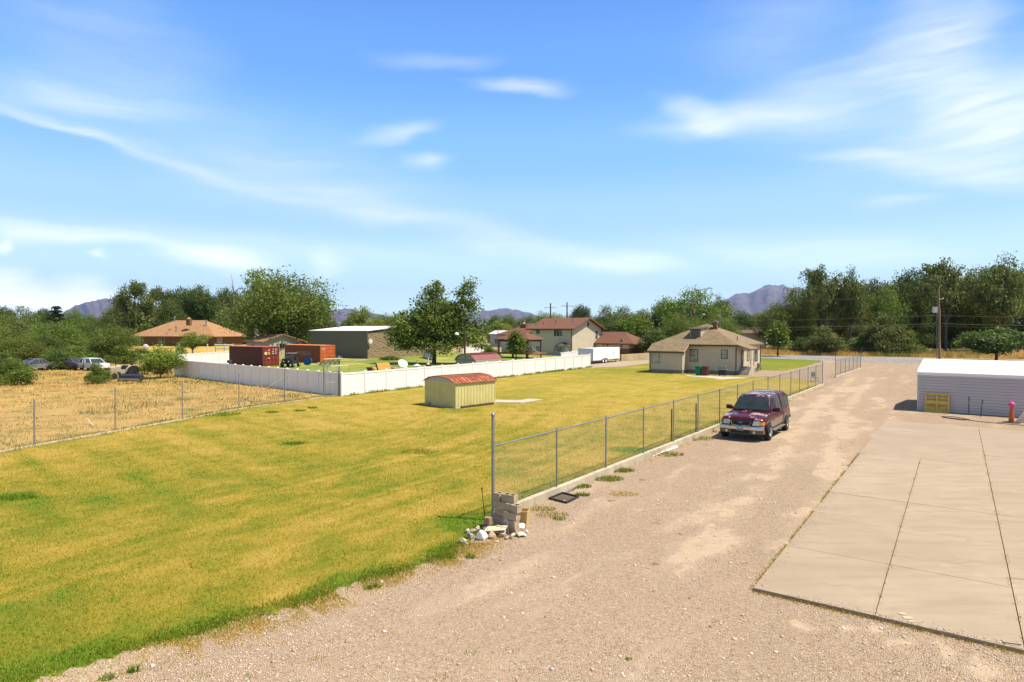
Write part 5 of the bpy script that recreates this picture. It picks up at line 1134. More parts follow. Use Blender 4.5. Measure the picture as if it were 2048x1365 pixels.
# ------------------------------------------------------------------ maroon pickup with matching canopy
def truck():
    O_ = G(1530, 880.5)                                   # ground under the near front wheel
    # local frame: +x to the truck's left hand (screen right), y runs from nose to tail, z up
    r = thing('pickup_truck', 'maroon pickup truck with matching canopy and sun-peeled paint parked on the gravel', 'truck', O_ - EX*1.62/2*1.0 - EX*.0, AX)
    r.location = O_ - EX*.86 - EY*0.0
    # local coordinates: x across (centre 0), y back from the front axle
    t = NT('maroon paint'); p = t.pos('Object'); n = t.noise(p, 2.2, 9, .72); n3 = t.noise(p, .9, 4); sp = t.new('ShaderNodeSeparateXYZ'); t.ln(p, sp.inputs[0])
    up = t.new('ShaderNodeSeparateXYZ'); ge = t.new('ShaderNodeNewGeometry'); t.ln(ge.outputs['Normal'], up.inputs[0])
    peel = t.math('MULTIPLY', t.rng(t.math('ADD', n, t.math('MULTIPLY', n3, .3)), .69, .72, 0, .8), t.rng(up.outputs[2], .6, .85, 0, 1))
    fade = t.rng(up.outputs[2], .5, .95, 0, .12)
    c = t.mix(fade, (.06, .003, .010), (.13, .018, .038)); c = t.mix(peel, c, (.6, .45, .45)); t.col(c); t.set(.28, .0); t.b.inputs['Coat Weight'].default_value = .15; t.b.inputs['Coat Roughness'].default_value = .08; paint = t.m
    trim = simple('sandy two tone lower paint', (.26, .185, .135), .35, var=.08)
    # side profile lofted across: build body shell by stations along y with rounded sections
    def ring(y, w, zb, zt, tuck=.06, cr=.14):
        return [(-w+tuck, y, zb), (-w, y, zb+(zt-zb)*.3), (-w, y, zb+(zt-zb)*.6), (-w+.05, y, zt-.05), (-w+cr, y, zt), (-w*.5, y, zt+.02), (0, y, zt+.03), (w*.5, y, zt+.02), (w-cr, y, zt), (w-.05, y, zt-.05), (w, y, zb+(zt-zb)*.6), (w, y, zb+(zt-zb)*.3), (w-tuck, y, zb), (0, y, zb)]
    mb = MB()
    st = [(-.80, .90, .62, .99), (-.74, .95, .60, 1.05), (-.6, .97, .58, 1.09), (-.3, .985, .56, 1.14), (.3, .99, .55, 1.20), (.72, .99, .50, 1.22), (1.0, .99, .50, 1.20), (3.0, .99, .50, 1.18), (4.75, .985, .55, 1.16), (4.9, .95, .60, 1.12)]
    mb.loft([ring(*s) for s in st]); body = mb.build('body', paint, r, smooth=35)
    # wheel openings via boolean-free dark arches + flares
    for sx in (-1, 1):
        for wy in (0.0, 3.56):
            mb = MB(); x0 = sx*.80; x1 = sx*.997
            arch = [(math.cos(R(a)), math.sin(R(a))) for a in range(-8, 189, 14)]
            pts_o = [(x1, wy+.50*c_, .39+.50*s_) for c_, s_ in arch]; pts_i = [(x1, wy+.44*c_, .39+.44*s_) for c_, s_ in arch]
            n_ = len(arch); off = sx*.03
            mb.add(pts_o + pts_i + [(x+off, y, z) for x, y, z in pts_o] + [(x+off, y, z) for x, y, z in pts_i],
                   [(i, i+1, i+1+2*n_, i+2*n_) for i in range(n_-1)] + [(i+n_, i+3*n_, i+1+3*n_, i+1+n_) for i in range(n_-1)] + [(i+2*n_, i+1+2*n_, i+1+3*n_, i+3*n_) for i in range(n_-1)])
            mb.build('wheel_arch', paint if wy == 0 else trim, r, smooth=30)
            mb = MB(); mb.add([(x1+sx*.002, wy+.45*c_, .39+.45*s_) for c_, s_ in arch], [tuple(range(n_))]); mb.build('wheel_well', M['dark'], r, recalc=False)
            # wheel
            tb = MB(); ox = sx*.90; prof = [(.22, -.13), (.34, -.135), (.385, -.10), (.395, 0), (.385, .10), (.34, .135), (.22, .13)]
            tb.lathe([(a, b+sx*.08) for a, b in prof], 26, (ox, wy, .385), 'x'); wh = thing('wheel', None, None); wh.parent = r
            for kk in ('label', 'category'):
                if kk in wh: del wh[kk]
            tb.build('tyre', M['rubber'], wh, smooth=40); rm = MB(); xf = sx*.135
            rm.lathe([(.228, xf+sx*.06), (.228, xf+sx*.095), (.20, xf+sx*.10), (.19, xf+sx*.082), (.06, xf+sx*.085), (.055, xf+sx*.12), (.01, xf+sx*.125)], 22, (ox, wy, .385), 'x')
            for k in range(5):
                a = k*1.2566; rm.prism([(ox+xf+sx*.082, wy+math.cos(a-.16)*.05, .385+math.sin(a-.16)*.05), (ox+xf+sx*.082, wy+math.cos(a+.16)*.05, .385+math.sin(a+.16)*.05), (ox+xf+sx*.082, wy+math.cos(a+.13)*.2, .385+math.sin(a+.13)*.2), (ox+xf+sx*.082, wy+math.cos(a-.13)*.2, .385+math.sin(a-.13)*.2)], (sx*.035, 0, 0))
            rm.build('rim', M['chrome'], wh, smooth=40)
    # two tone lower side panel and running board
    for sx in (-1, 1):
        mb = MB(); mb.box(min(sx*.975, sx*1.005), max(sx*.975, sx*1.005), .52, 3.04, .50, .84); mb.build('lower_panel', trim, r, bevel=.01)
        mb = MB(); mb.box(min(sx*.90, sx*1.14), max(sx*.90, sx*1.14), .62, 2.95, .36, .42); mb.build('running_board', simple('running board grey', (.17, .16, .15), .6), r, bevel=.012)
    # cab + canopy glasshouse (one roofline)
    def gring(y, wb_, wt, zb, zt, cr=.1): return [(-wb_, y, zb), (-wt-.02, y, zt-.12), (-wt+.05, y, zt-.03), (-wt+cr+.1, y, zt), (0, y, zt+.02), (wt-cr-.1, y, zt), (wt-.05, y, zt-.03), (wt+.02, y, zt-.12), (wb_, y, zb), (0, y, zb)]
    mb = MB(); mb.loft([gring(.78, .93, .92, 1.16, 1.24), gring(1.50, .92, .745, 1.16, 1.90), gring(1.75, .92, .74, 1.16, 1.945), gring(2.3, .92, .74, 1.16, 1.96), gring(3.1, .92, .74, 1.16, 1.95)]); mb.build('cab', paint, r, smooth=35)
    mb = MB(); mb.loft([gring(3.13, .93, .77, 1.14, 1.96), gring(4.4, .93, .77, 1.14, 1.95), gring(4.84, .92, .80, 1.13, 1.80)]); cpy = mb.build('canopy', paint, r, smooth=35)
    dark_glass = glass_mat('vehicle glass', (.012, .02, .022), .04); side_glass = glass_mat('tinted side glass', (.03, .032, .022), .25); side_glass.node_tree.nodes['Principled BSDF'].inputs['Specular IOR Level'].default_value = .22
    # windscreen: slightly proud of the sloping front
    def gq(f, w, off=.012): # f 0 bottom..1 top along slope
        y = .80+(1.49-.80)*f; z = 1.25+(1.90-1.25)*f; return y-off*.7, z+off*.7
    yb_, zb_ = gq(.04, 0); yt, zt_ = gq(.93, 0); mb = MB()
    mb.add([(-.86, yb_, zb_), (-.43, yb_-.045, zb_), (0, yb_-.06, zb_), (.43, yb_-.045, zb_), (.86, yb_, zb_), (.69, yt, zt_), (.35, yt-.035, zt_+.01), (0, yt-.045, zt_+.015), (-.35, yt-.035, zt_+.01), (-.69, yt, zt_)], [(0,1,8,9), (1,2,7,8), (2,3,6,7), (3,4,5,6)])
    mb.build('windscreen', dark_glass, r, smooth=60, recalc=False)
    for k, x_ in enumerate((-.45, .25)): mb = MB(); mb.tube([(x_-.2, yb_-.07, zb_+.0), (x_+.42, yb_-.04, zb_+.07)], .009, 4); mb.build('wiper', M['dark'], r)
    for sx in (-1, 1):
        def side(pts, nm, mat, o=.012):
            mb = MB(); out = []
            for (y, z) in pts:
                f = (z-1.16)/(1.80-1.16); x = sx*(.92 + (.762-.92)*f + o); out.append((x, y, z))
            mb.add(out + [(x-sx*.02, y, z) for x, y, z in out], [tuple(range(len(out)))] + [tuple(range(len(out), 2*len(out)))[::-1]]); return mb.build(nm, mat, r)
        side([(1.14, 1.27), (1.95, 1.27), (1.95, 1.80), (1.62, 1.80)], 'side_window', M['dark'] if sx > 0 else side_glass); side([(2.06, 1.27), (2.98, 1.27), (2.98, 1.80), (2.06, 1.80)], 'side_window', side_glass)
        side([(3.28, 1.27), (4.62, 1.27), (4.45, 1.80), (3.28, 1.80)], 'canopy_window', side_glass, .03)
        mb = MB()
        for y_ in (1.98, 3.07): mb.box(min(sx*.985, sx*.995), max(sx*.985, sx*.995), y_, y_+.012, .56, 1.15)
        mb.build('door_gap', M['dark'], r)
        for y_ in (1.78, 2.78): mb = MB(); mb.box(min(sx*.985, sx*1.015), max(sx*.985, sx*1.015), y_, y_+.14, 1.02, 1.06); mb.build('door_handle', M['dark'], r, bevel=.006)
        mb = MB(); mb.loft([[(sx*.93, 1.1, 1.24), (sx*.93, 1.22, 1.24), (sx*.93, 1.22, 1.33), (sx*.93, 1.1, 1.33)], [(sx*1.03, 1.08, 1.22), (sx*1.03, 1.26, 1.22), (sx*1.03, 1.26, 1.42), (sx*1.03, 1.08, 1.42)], [(sx*1.24, 1.1, 1.23), (sx*1.24, 1.24, 1.23), (sx*1.24, 1.24, 1.43), (sx*1.24, 1.1, 1.43)], [(sx*1.28, 1.13, 1.27), (sx*1.28, 1.2, 1.27), (sx*1.28, 1.2, 1.39), (sx*1.28, 1.13, 1.39)]]); mb.build('wing_mirror', simple('mirror maroon', (.09, .008, .015), .2, var=.05), r, smooth=50, bevel=.01)
    # front end
    fy = -.935
    mb = MB(); mb.add([(-.47, fy+.05, .92), (-.36, fy, .74), (.36, fy, .74), (.47, fy+.05, .92), (.46, fy+.09, .99), (-.46, fy+.09, .99), (-.47, fy+.2, .92), (-.36, fy+.2, .74), (.36, fy+.2, .74), (.47, fy+.2, .92), (.46, fy+.2, .99), (-.46, fy+.2, .99)],
                      [(0,1,2,3), (0,3,4,5), (0,6,7,1), (1,7,8,2), (2,8,9,3), (3,9,10,4), (4,10,11,5), (5,11,6,0)]); gr = mb.build('grille', M['dark'], r)
    mb = MB()
    path = [(-.47, fy+.03, .93), (-.37, fy-.015, .735), (.37, fy-.015, .735), (.47, fy+.03, .93)]; mb.tube(path, .017, 6); mb.build('grille_surround', simple('tan grille edge', (.42, .33, .22), .3, .4), gr)
    mb = MB()
    for k in range(5): z = .77+k*.04; mb.box(-.4, .4, fy-.006+k*.01, fy+.01+k*.01, z, z+.008)
    mb.build('grille_bar', simple('grille bars', (.05, .045, .04), .4), gr)
    mb = MB(); vs = [(.115*math.cos(R(a)), fy-.02, .87+.045*math.sin(R(a))) for a in range(0, 360, 18)]; mb.prism(vs, (0, .03, 0)); em = mb.build('emblem', simple('blue oval emblem', (.02, .045, .16), .3), gr)
    tx = text_part('Ford', .085, M['chrome'], gr, (0, fy-.024, .868), (R(90), 0, 0), 'emblem_lettering'); tx.parent = em
    lamp = glass_mat('headlamp lens', (.40, .39, .31), .15); amber = simple('amber lens', (.62, .2, .02), .2, var=.05)
    for sx in (-1, 1):
        hl = MB(); hl.loft([[(sx*.50, fy+.05, .76), (sx*.81, fy+.07, .76), (sx*.80, fy+.12, .96), (sx*.55, fy+.10, .95)], [(sx*.50, fy+.3, .76), (sx*.81, fy+.3, .76), (sx*.80, fy+.3, .96), (sx*.55, fy+.3, .95)]]); hl.build('headlight', lamp, r, bevel=.008)
        hl = MB(); hl.loft([[(sx*.815, fy+.068, .765), (sx*.955, fy+.15, .77), (sx*.945, fy+.2, .91), (sx*.81, fy+.105, .94)], [(sx*.815, fy+.3, .765), (sx*.99, fy+.4, .77), (sx*.985, fy+.4, .91), (sx*.81, fy+.3, .94)]]); hl.build('turn_signal', amber, r, bevel=.006)
    mb = MB(); bp = lambda o, z: [(-.99, .0+fy+.38, z), (-.985, fy+.06-o, z), (-.8, fy-.06-o, z), (-.4, fy-.10-o, z), (0, fy-.11-o, z), (.4, fy-.10-o, z), (.8, fy-.06-o, z), (.985, fy+.06-o, z), (.99, fy+.38, z), (.9, fy+.38, z), (.9, fy+.15, z), (0, fy+.06, z), (-.9, fy+.15, z), (-.9, fy+.38, z)]
    mb.loft([bp(.0, .55), bp(.03, .60), bp(.03, .68), bp(-.02, .73)]); mb.build('bumper', M['chrome'], r, smooth=40)
    val = simple('sandy valance', (.16, .12, .085), .4, var=.1)
    mb = MB(); mb.loft([[(x, y+.06, .36) for x, y, z in bp(0, 0)], [(x, y+.02, .42) for x, y, z in bp(0, 0)], [(x*.995, y+.015, .55) for x, y, z in bp(0, 0)]]); vl = mb.build('valance', val, r, smooth=40)
    mb = MB(); mb.box(-.42, .42, fy-.125, fy-.05, .40, .53); mb.build('air_dam_opening', M['dark'], vl)
    for sx in (-1, 1): mb = MB(); mb.lathe([(.06, -.0), (.055, .06)], 14, (sx*.62, fy-.10, .46), 'y'); mb.build('fog_light', lamp, vl)
    mb = MB(); mb.box(-.155, .155, fy-.155, fy-.145, .52, .68); plt = mb.build('number_plate', simple('plate white blue', (.25, .5, .68), .5, var=.05), r)
    mb = MB(); mb.poly([(-.145, fy-.157, .53), (.145, fy-.157, .53), (.145, fy-.157, .575), (.08, fy-.157, .605), (.03, fy-.157, .59), (-.02, fy-.157, .615), (-.07, fy-.157, .59), (-.145, fy-.157, .60)]); mb.build('plate_arches', simple('plate red rock', (.62, .2, .08), .5, var=.1), plt, recalc=False)
    mb = MB(); mb.poly([(-.06, fy-.157, .635), (.06, fy-.157, .635), (.06, fy-.157, .66), (-.06, fy-.157, .66)]); mb.build('plate_band', simple('plate white', (.7, .7, .72), .5), plt, recalc=False)
    mb = MB(); mb.box(-.80, .80, -.6, 4.6, .34, .54); mb.box(-.72, .72, -.07, .07, .3, .45); mb.box(-.72, .72, 3.49, 3.63, .3, .45); mb.build('chassis', M['dark'], r)
    mb = MB(); mb.box(-.98, .98, 4.93, 5.02, .52, .68); mb.build('rear_bumper', M['chrome'], r, bevel=.015)
    return r
truck()

# ------------------------------------------------------------------ block pile, stones and bits at the fence end
M['block'] = simple('cinder block', (.50, .37, .25), .95, var=.25, scale=6, bump=.5)
BO = G(987, 1057); BO.z = -.06
def block_mesh(w=.395, d=.195, h=.195, hollow=True):
    mb = MB()
    if not hollow: mb.box(0, w, 0, d, 0, h); return mb
    xs = [0, .03, w/2-.015, w/2+.015, w-.03, w]; ys = [0, .03, d-.03, d]
    if w < .3: xs = [0, .03, w-.03, w]
    vi = {}; 
    def V_(i, j, k):
        if (i, j, k) not in vi: vi[(i, j, k)] = len(mb.v); mb.v.append((xs[i], ys[j], (0, h)[k]))
        return vi[(i, j, k)]
    holes = {(1, 1), (3, 1)} if w > .3 else {(1, 1)}
    solid = {(i, j) for i in range(len(xs)-1) for j in range(3)} - holes
    for (i, j) in solid:
        mb.f.append((V_(i,j,1), V_(i+1,j,1), V_(i+1,j+1,1), V_(i,j+1,1))); mb.f.append((V_(i,j,0), V_(i,j+1,0), V_(i+1,j+1,0), V_(i+1,j,0)))
        for (di, dj, e) in ((-1,0,((i,j),(i,j+1))), (1,0,((i+1,j+1),(i+1,j))), (0,-1,((i+1,j),(i,j))), (0,1,((i,j+1),(i+1,j+1)))):
            if (i+di, j+dj) not in solid: a, b = e; mb.f.append((V_(*a,0), V_(*b,0), V_(*b,1), V_(*a,1)))
    return mb
first = block_mesh().build('cinder_block', M['block'], bevel=.004); half = block_mesh(.195).build('cinder_block', M['block'], bevel=.004)
GRP = 'cinder blocks stacked at the fence end'
bl = [(0, 0, 0, 0, 'bottom left cinder block of the stack'), (.41, 0, 0, 0, 'bottom right cinder block of the stack'), (.0, .21, 0, 0, 'bottom rear left cinder block of the stack'),
      (-.01, .005, 1, 0, 'second course left cinder block'), (.40, .0, 1, 0, 'second course right cinder block above the yellow tub'), (.0, .21, 1, 0, 'second course rear cinder block'),
      (.0, .0, 2, 0, 'third course left cinder block'), (.41, .01, 2, 0, 'third course right cinder block'),
      (.0, .0, 3, 0, 'fourth course left cinder block under the top ones'), (.40, .01, 3, 1, 'fourth course half block at the middle'), (.62, -.01, 2, 2, 'half block standing at the right shoulder of the stack')]
bl = [(0,0,0,0,'bottom left cinder block of the stack'), (.405,0,0,0,'bottom right cinder block of the stack'), (-.01,0,1,0,'second course left cinder block of the stack'), (.395,-.01,1,0,'second course right cinder block above the stones'),
      (0,.005,2,0,'third course left cinder block of the stack'), (.41,0,2,0,'third course right cinder block carrying the half block'), (.005,0,3,0,'fourth course cinder block below the two top blocks'), (.41,.01,3,1,'fourth course half block in the middle of the stack'),
      (.625,-.005,3,1,'half block on the right shoulder of the stack'), (.01,0,4,1,'half block at the very top left of the stack'), (.235,.0,4,0,'topmost whole cinder block showing two hollow cores'), (.0,.2,0,0,'bottom rear cinder block behind the stack'), (.0,.2,1,0,'second course rear cinder block behind the stack')]
for i, (bx_, by_, lv, hf, lb) in enumerate(bl):
    src = half if hf else first; o = src if (i == 0 or (hf and src.get('label') is None)) else src.copy()
    if o is not src: col.objects.link(o)
    jx, ja = random.uniform(-.014, .014), R(random.uniform(-4, 4)); q = BO + EX*(bx_+jx) + EY*(by_+jx*1.6-(.10 if bx_ >= .39 else 0)); o.location = (q.x, q.y, -.05+lv*.1975); o.rotation_euler = (0, 0, AX+ja); tag(o, lb, 'cinder block', GRP)
M['paver'] = simple('pink brown paver', (.40, .24, .16), .9, var=.2, scale=8, bump=.3)
for i, (a, b, lb) in enumerate(((-.06, -.34, 'left reddish paver brick standing on end before the blocks'), (.03, -.33, 'right reddish paver brick standing on end before the blocks'))):
    mb = MB(); mb.box(0, .085, 0, .13, 0, .2); o = mb.build('paver_brick', M['paver'], bevel=.006); q = BO + EX*a + EY*b; o.location = (q.x, q.y, .16); o.rotation_euler = (0, 0, AX+R(3*i)); tag(o, lb, 'brick', 'paver bricks by the block stack')
def rock(u, v, sx, sy, sz, mat, label, seed, rot=0, z=0, nm='rock'):
    import bmesh
    bm = bmesh.new(); bmesh.ops.create_icosphere(bm, subdivisions=3, radius=1); pl_ = [Vector((mnoise.noise(Vector((seed, i, 1))), mnoise.noise(Vector((seed, i, 5))), mnoise.noise(Vector((seed, i, 9))))).normalized() for i in range(16)]
    for v_ in bm.verts:
        c = v_.co.copy()
        for j, n_ in enumerate(pl_):
            lim = .42+.35*abs(mnoise.noise(Vector((seed+j, 3, 3)))); dd_ = c.dot(n_)
            if dd_ > lim: c -= n_*(dd_-lim)*1.0
        c *= 1+.10*mnoise.noise(c*2.6+Vector((seed, 0, 0))); v_.co = Vector((c.x*sx, c.y*sy, c.z*sz))*1.45
    me = bpy.data.meshes.new(nm); bm.to_mesh(me); bm.free(); me.materials.append(mat); o = bpy.data.objects.new(nm, me); col.objects.link(o); q = G(u, v); o.location = (q.x, q.y, sz*.6+z); o.rotation_euler = (R(seed*7 % 20-10), 0, rot); return tag(o, label, 'rock', 'loose rocks below the block stack')
rw = simple('white quartz rock', (.84, .80, .76), .8, var=.12, scale=5, bump=.5); rg_ = simple('grey rock', (.38, .33, .28), .9, var=.3, scale=6, bump=.6); rt_ = simple('tan rock', (.58, .42, .26), .9, var=.25, scale=5, bump=.6); rp = simple('pinkish rock', (.62, .46, .40), .9, var=.22, scale=6, bump=.6)

rock(963, 1080, .16, .13, .17, rw, 'large bright white rock in the middle of the rock heap', 1.3)
rock(927, 1085, .09, .08, .07, rp, 'small pinkish rock at the left end of the heap', 2.1); rock(941, 1078, .10, .09, .11, rg_, 'grey brown rock second from the left of the heap', 3.4, .5)
rock(946, 1066, .12, .07, .07, rg_, 'flat grey rock at the back left of the heap', 4.2, .3); rock(955, 1063, .10, .07, .07, rp, 'pale rock behind the large white one', 5.5, 1)
rock(984, 1078, .14, .10, .13, rt_, 'tan angular rock right of the large white one', 6.1, .3); rock(1005, 1074, .13, .10, .12, rp, 'pink wedge shaped rock before the flat board', 7.7, .8)
rock(1041, 1060, .13, .09, .10, rw, 'rough white rock right of the blocks', 8.3, .5); rock(1030, 1073, .07, .06, .06, rt_, 'little tan rock beside the pottery shard', 9.1); rock(1053, 1066, .06, .05, .045, rw, 'little white stone at the right end of the heap', 10.4)
rock(975, 1071, .12, .10, .10, rg_, 'grey rock tucked behind the tan angular rock', 13.5, .4); rock(935, 1067, .10, .08, .08, rp, 'pinkish rock at the rear left of the heap', 14.1, .9); rock(994, 1086, .07, .06, .05, rt_, 'small tan stone in front of the heap', 15.7)
rock(972, 1063, .11, .09, .09, rw, 'off white rock under the left end of the cream board', 16.3, .2); rock(1013, 1079, .08, .07, .06, rg_, 'small dark grey stone below the wedge shaped rock', 17.9); rock(933, 1090, .06, .05, .05, rg_, 'small grey stone at the front left of the heap', 18.2)
cream = simple('cream board', (.66, .58, .38), .7, var=.15, scale=4)
q = G(994, 1071); mb = MB(); mb.M = Matrix.Translation((q.x, q.y, .17)) @ Matrix.Rotation(AX+R(18), 4, 'Z') @ Matrix.Rotation(R(-8), 4, 'Y') @ Matrix.Rotation(R(6), 4, 'X'); mb.box(-.30, .26, -.16, .14, 0, .018); tag(mb.build('board', cream, bevel=.003), 'thin cream board lying across the rocks before the blocks', 'board')
mb = MB(); mb.M = Matrix.Translation((q.x+.08, q.y+.07, .19)) @ Matrix.Rotation(AX+R(5), 4, 'Z'); mb.box(-.1, .12, -.03, .03, 0, .03); tag(mb.build('wood_offcut', simple('pale wood offcut', (.62, .5, .3), .8), bevel=.004), 'pale wood offcut lying on the cream board', 'offcut')
def shard(u, v, rx, ry, rot, mat, label, tilt):
    mb = MB(); V=[]; n1, n2 = 8, 8
    for i in range(n1+1):
        for j in range(n2+1):
            a = (i/n1-.5)*1.9; b = (j/n2-.5)*1.5; V.append((math.sin(a)*rx*math.cos(b), math.sin(b)*ry, (math.cos(a)*math.cos(b)-.6)*rx*.9))
    mb.v = V; mb.f = [(i*(n2+1)+j, (i+1)*(n2+1)+j, (i+1)*(n2+1)+j+1, i*(n2+1)+j+1) for i in range(n1) for j in range(n2)]
    o = mb.build('pottery_shard', mat, smooth=50, recalc=False); m = o.modifiers.new('thick', 'SOLIDIFY'); m.thickness = .015; q = G(u, v); o.location = (q.x, q.y, .06); o.rotation_euler = (R(tilt), R(10), rot); tag(o, label, 'shard', 'curved shards by the block stack')
shard(1043, 1074, .17, .13, .4, simple('pale clay', (.64, .55, .44), .7, var=.15), 'curved pale clay shard at the right of the rock heap', 12); shard(1025, 1077, .16, .12, 1.5, cream, 'cream curved shard leaning by the bent rod', -48)
q = G(1017, 1074); mb = MB(); mb.tube([q, q+Vector((-.03, .05, .32)), q+Vector((-.05, .07, .40)), q+Vector((-.08, .06, .42)), q+Vector((-.11, .04, .36))], .011, 6); tag(mb.build('bent_rod', M['galv'], recalc=False, smooth=60), 'bent silver rod standing like a hook before the blocks', 'rod')
q = G(971, 1049.5); mb = MB(); mb.tube([q, q+Vector((-.055, .03, .5)), q+Vector((-.10, .06, .97))], .011, 6); mb.lathe([(.018, .9), (.02, .97)], 6, (q.x-.1, q.y+.06, 0)); tag(mb.build('garden_stake', M['dark'], recalc=False), 'thin black stake leaning in the grass left of the blocks', 'stake')
# yellow tub
yt = thing('tub', 'open yellow plastic tub standing against the right side of the blocks', 'tub', G(1045, 1052), AX+R(20)); ym_ = simple('faded yellow plastic', (.68, .48, .18), .5, var=.15)
mb = MB(); w0, w1, hh = .13, .17, .42
mb.loft([[(-w0,-w0,0),(w0,-w0,0),(w0,w0,0),(-w0,w0,0)], [(-w1,-w1,hh),(w1,-w1,hh),(w1,w1,hh),(-w1,w1,hh)], [(-w1+.015,-w1+.015,hh),(w1-.015,-w1+.015,hh),(w1-.015,w1-.015,hh),(-w1+.015,w1-.015,hh)], [(-w0+.02,-w0+.02,.03),(w0-.02,-w0+.02,.03),(w0-.02,w0-.02,.03),(-w0+.02,w0-.02,.03)]]); mb.build('wall', ym_, yt, recalc=False)
mb = MB(); mb.tube([(-w1,-w1,hh),(w1,-w1,hh),(w1,w1,hh),(-w1,w1,hh),(-w1,-w1,hh)], .013, 6); mb.build('rim', ym_, yt, recalc=False)
# black tray
tray = thing('tray', 'shallow black square tray lying on the gravel by the curb', 'tray', G(1128, 999.5), 0)
cs_ = [rel(G(u, v), tray) for u, v in ((1097.5, 1000), (1132.5, 1009), (1158, 996.8), (1125, 988.5))]; mb = MB(); mb.prism([c+Vector((0,0,.01)) for c in cs_], (0,0,.012)); mb.build('base', simple('dusty black plastic', (.11, .085, .06), .8, var=.2), tray)
mb = MB()
for i in range(4): a, b = cs_[i], cs_[(i+1)%4]; c_ = (a+b)/2; inn = -c_.normalized()*.03; mb.prism([a, b, b+inn, a+inn], (0,0,.075))
mb.build('rim', simple('black plastic rim', (.03, .028, .027), .4), tray, bevel=.006)
# pipes and boards along the curb
mb = MB(); mb.tube([G(1131, 986.5, .05), G(1148, 976, .05)], .028, 8); mb.tube([G(1147.5, 976.3, .05), G(1200, 949, .05), G(1291, 913, .05)], .022, 8); tag(mb.build('pipe', M['galv'], smooth=50, recalc=False), 'long grey pipe lying in the gravel in front of the curb', 'pipe', 'pipes along the curb')
mb = MB(); mb.tube([G(1135, 974.5, .06), G(1225, 930.5, .06), G(1306, 902, .06)], .016, 8); tag(mb.build('pipe', simple('brown grey pipe', (.22, .17, .13), .7), smooth=50, recalc=False), 'thinner brown grey pipe lying tight against the curb', 'pipe', 'pipes along the curb')
mb = MB(); P = [G(*q) for q in ((1306, 914), (1300, 906), (1352, 892.5), (1356, 896))]; mb.prism([p_+Vector((0,0,.02)) for p_ in P], (0,0,.03)); tag(mb.build('board', simple('white painted board', (.8,.78,.76), .6, var=.06)), 'long white board lying beside the curb', 'board')
mb = MB(); P = [G(*q) for q in ((1326, 901), (1324, 898), (1362, 887.5), (1365, 890))]; mb.prism([p_+Vector((0,0,.055)) for p_ in P], (0,0,.025)); tag(mb.build('board', simple('white and rust board', (.72,.55,.42), .6, var=.3, scale=3)), 'thin rust edged board on the end of the white board', 'board')
mb = MB(); P = [G(*q) for q in ((1294, 913), (1292, 909), (1306, 906), (1308, 912))]; mb.prism([p_+Vector((0,0,.02)) for p_ in P], (0,0,.06)); tag(mb.build('wood_offcut', M['wood']), 'weathered wood scrap at the near end of the white board', 'offcut')
rust = simple('rusty steel post', (.16, .07, .035), .9, var=.3)
for (u, v0, v1, lb) in ((1343, 818, 884, 'rusty steel stake beside the fence post nearest the white board'), (1392, 807, 863, 'rusty steel stake beside the next fence post before the truck')):
    O_ = CURS + CN*.12; s = tcol(O_, CD, u); q = O_ + CD*s; q.z = 0; mb = MB(); z = hrow(q, v0); mb.box(q.x-.012, q.x+.012, q.y-.03, q.y+.03, 0, z); mb.box(q.x-.03, q.x+.03, q.y-.008, q.y+.008, .02, z-.02); tag(mb.build('steel_stake', rust), lb, 'stake', 'rusty stakes by the fence')
# white litter in the field
for i, (u, v, r_, lb) in enumerate(((181, 850, .28, 'white plastic scrap standing in the dry field near the left curb'), (322, 817, .10, 'tiny white scrap in the dry field'))):
    q = G(u, v); mb = MB(); mb.M = Matrix.Translation((q.x, q.y, .12)) @ Matrix.Rotation(.5, 4, 'Z') @ Matrix.Rotation(R(55), 4, 'Y'); mb.box(-r_, r_, -r_*.3, r_*.3, 0, .02); tag(mb.build('plastic_scrap', M['white_trim']), lb, 'scrap')

# ------------------------------------------------------------------ small yellow shed
SO = G(849.5, 809.5); A_ = G(911.6, 817.8); B_ = G(988.5, 808.2)
sa = math.atan2((A_-SO).y, (A_-SO).x); sx_ = (A_-SO).length; sd_ = (B_-A_).length
sh = thing('garden_shed', 'small yellow green metal shed with rusty red roof standing on the lawn', 'shed', SO, sa); SZ = hrow(A_, 766)
t = NT('faded yellow green ribbed steel'); p = t.pos('Object'); n = t.noise(p, 1.5, 6, .65); c = t.ramp(n, [(.3, (.60, .52, .20)), (.7, (.72, .62, .27))]); st_ = t.noise(t.pos('Object', (5, 5, .4)), 1, 4); c = t.mix(t.rng(st_, .55, .75, 0, .4), c, (.42, .38, .16)); zz = t.new('ShaderNodeSeparateXYZ'); t.ln(p, zz.inputs[0]); c = t.mix(t.rng(t.math('ADD', zz.outputs[2], t.math('MULTIPLY', n, .4)), .15, .4, .5, 0), c, (.3, .22, .1)); t.col(c); t.set(.5); ysh = t.m
def ribbed(mb, p0, p1, z0, z1, pitch=.27, dep=.022):
    p0, p1 = Vector(p0), Vector(p1); L = (p1-p0).length; d = (p1-p0)/L; n_ = Vector((d.y, -d.x, 0)); k = int(L/pitch+.5); w = L/k; prof_ = []
    for i in range(k): prof_ += [(i*w, 0), (i*w+w*.72, 0), (i*w+w*.78, dep), (i*w+w*.94, dep)]
    prof_.append((L, 0)); vs = []
    for (s, o) in prof_: q = p0+d*s+n_*o; vs += [(q.x, q.y, z0), (q.x, q.y, z1)]
    mb.add(vs, [(2*i, 2*i+2, 2*i+3, 2*i+1) for i in range(len(prof_)-1)])
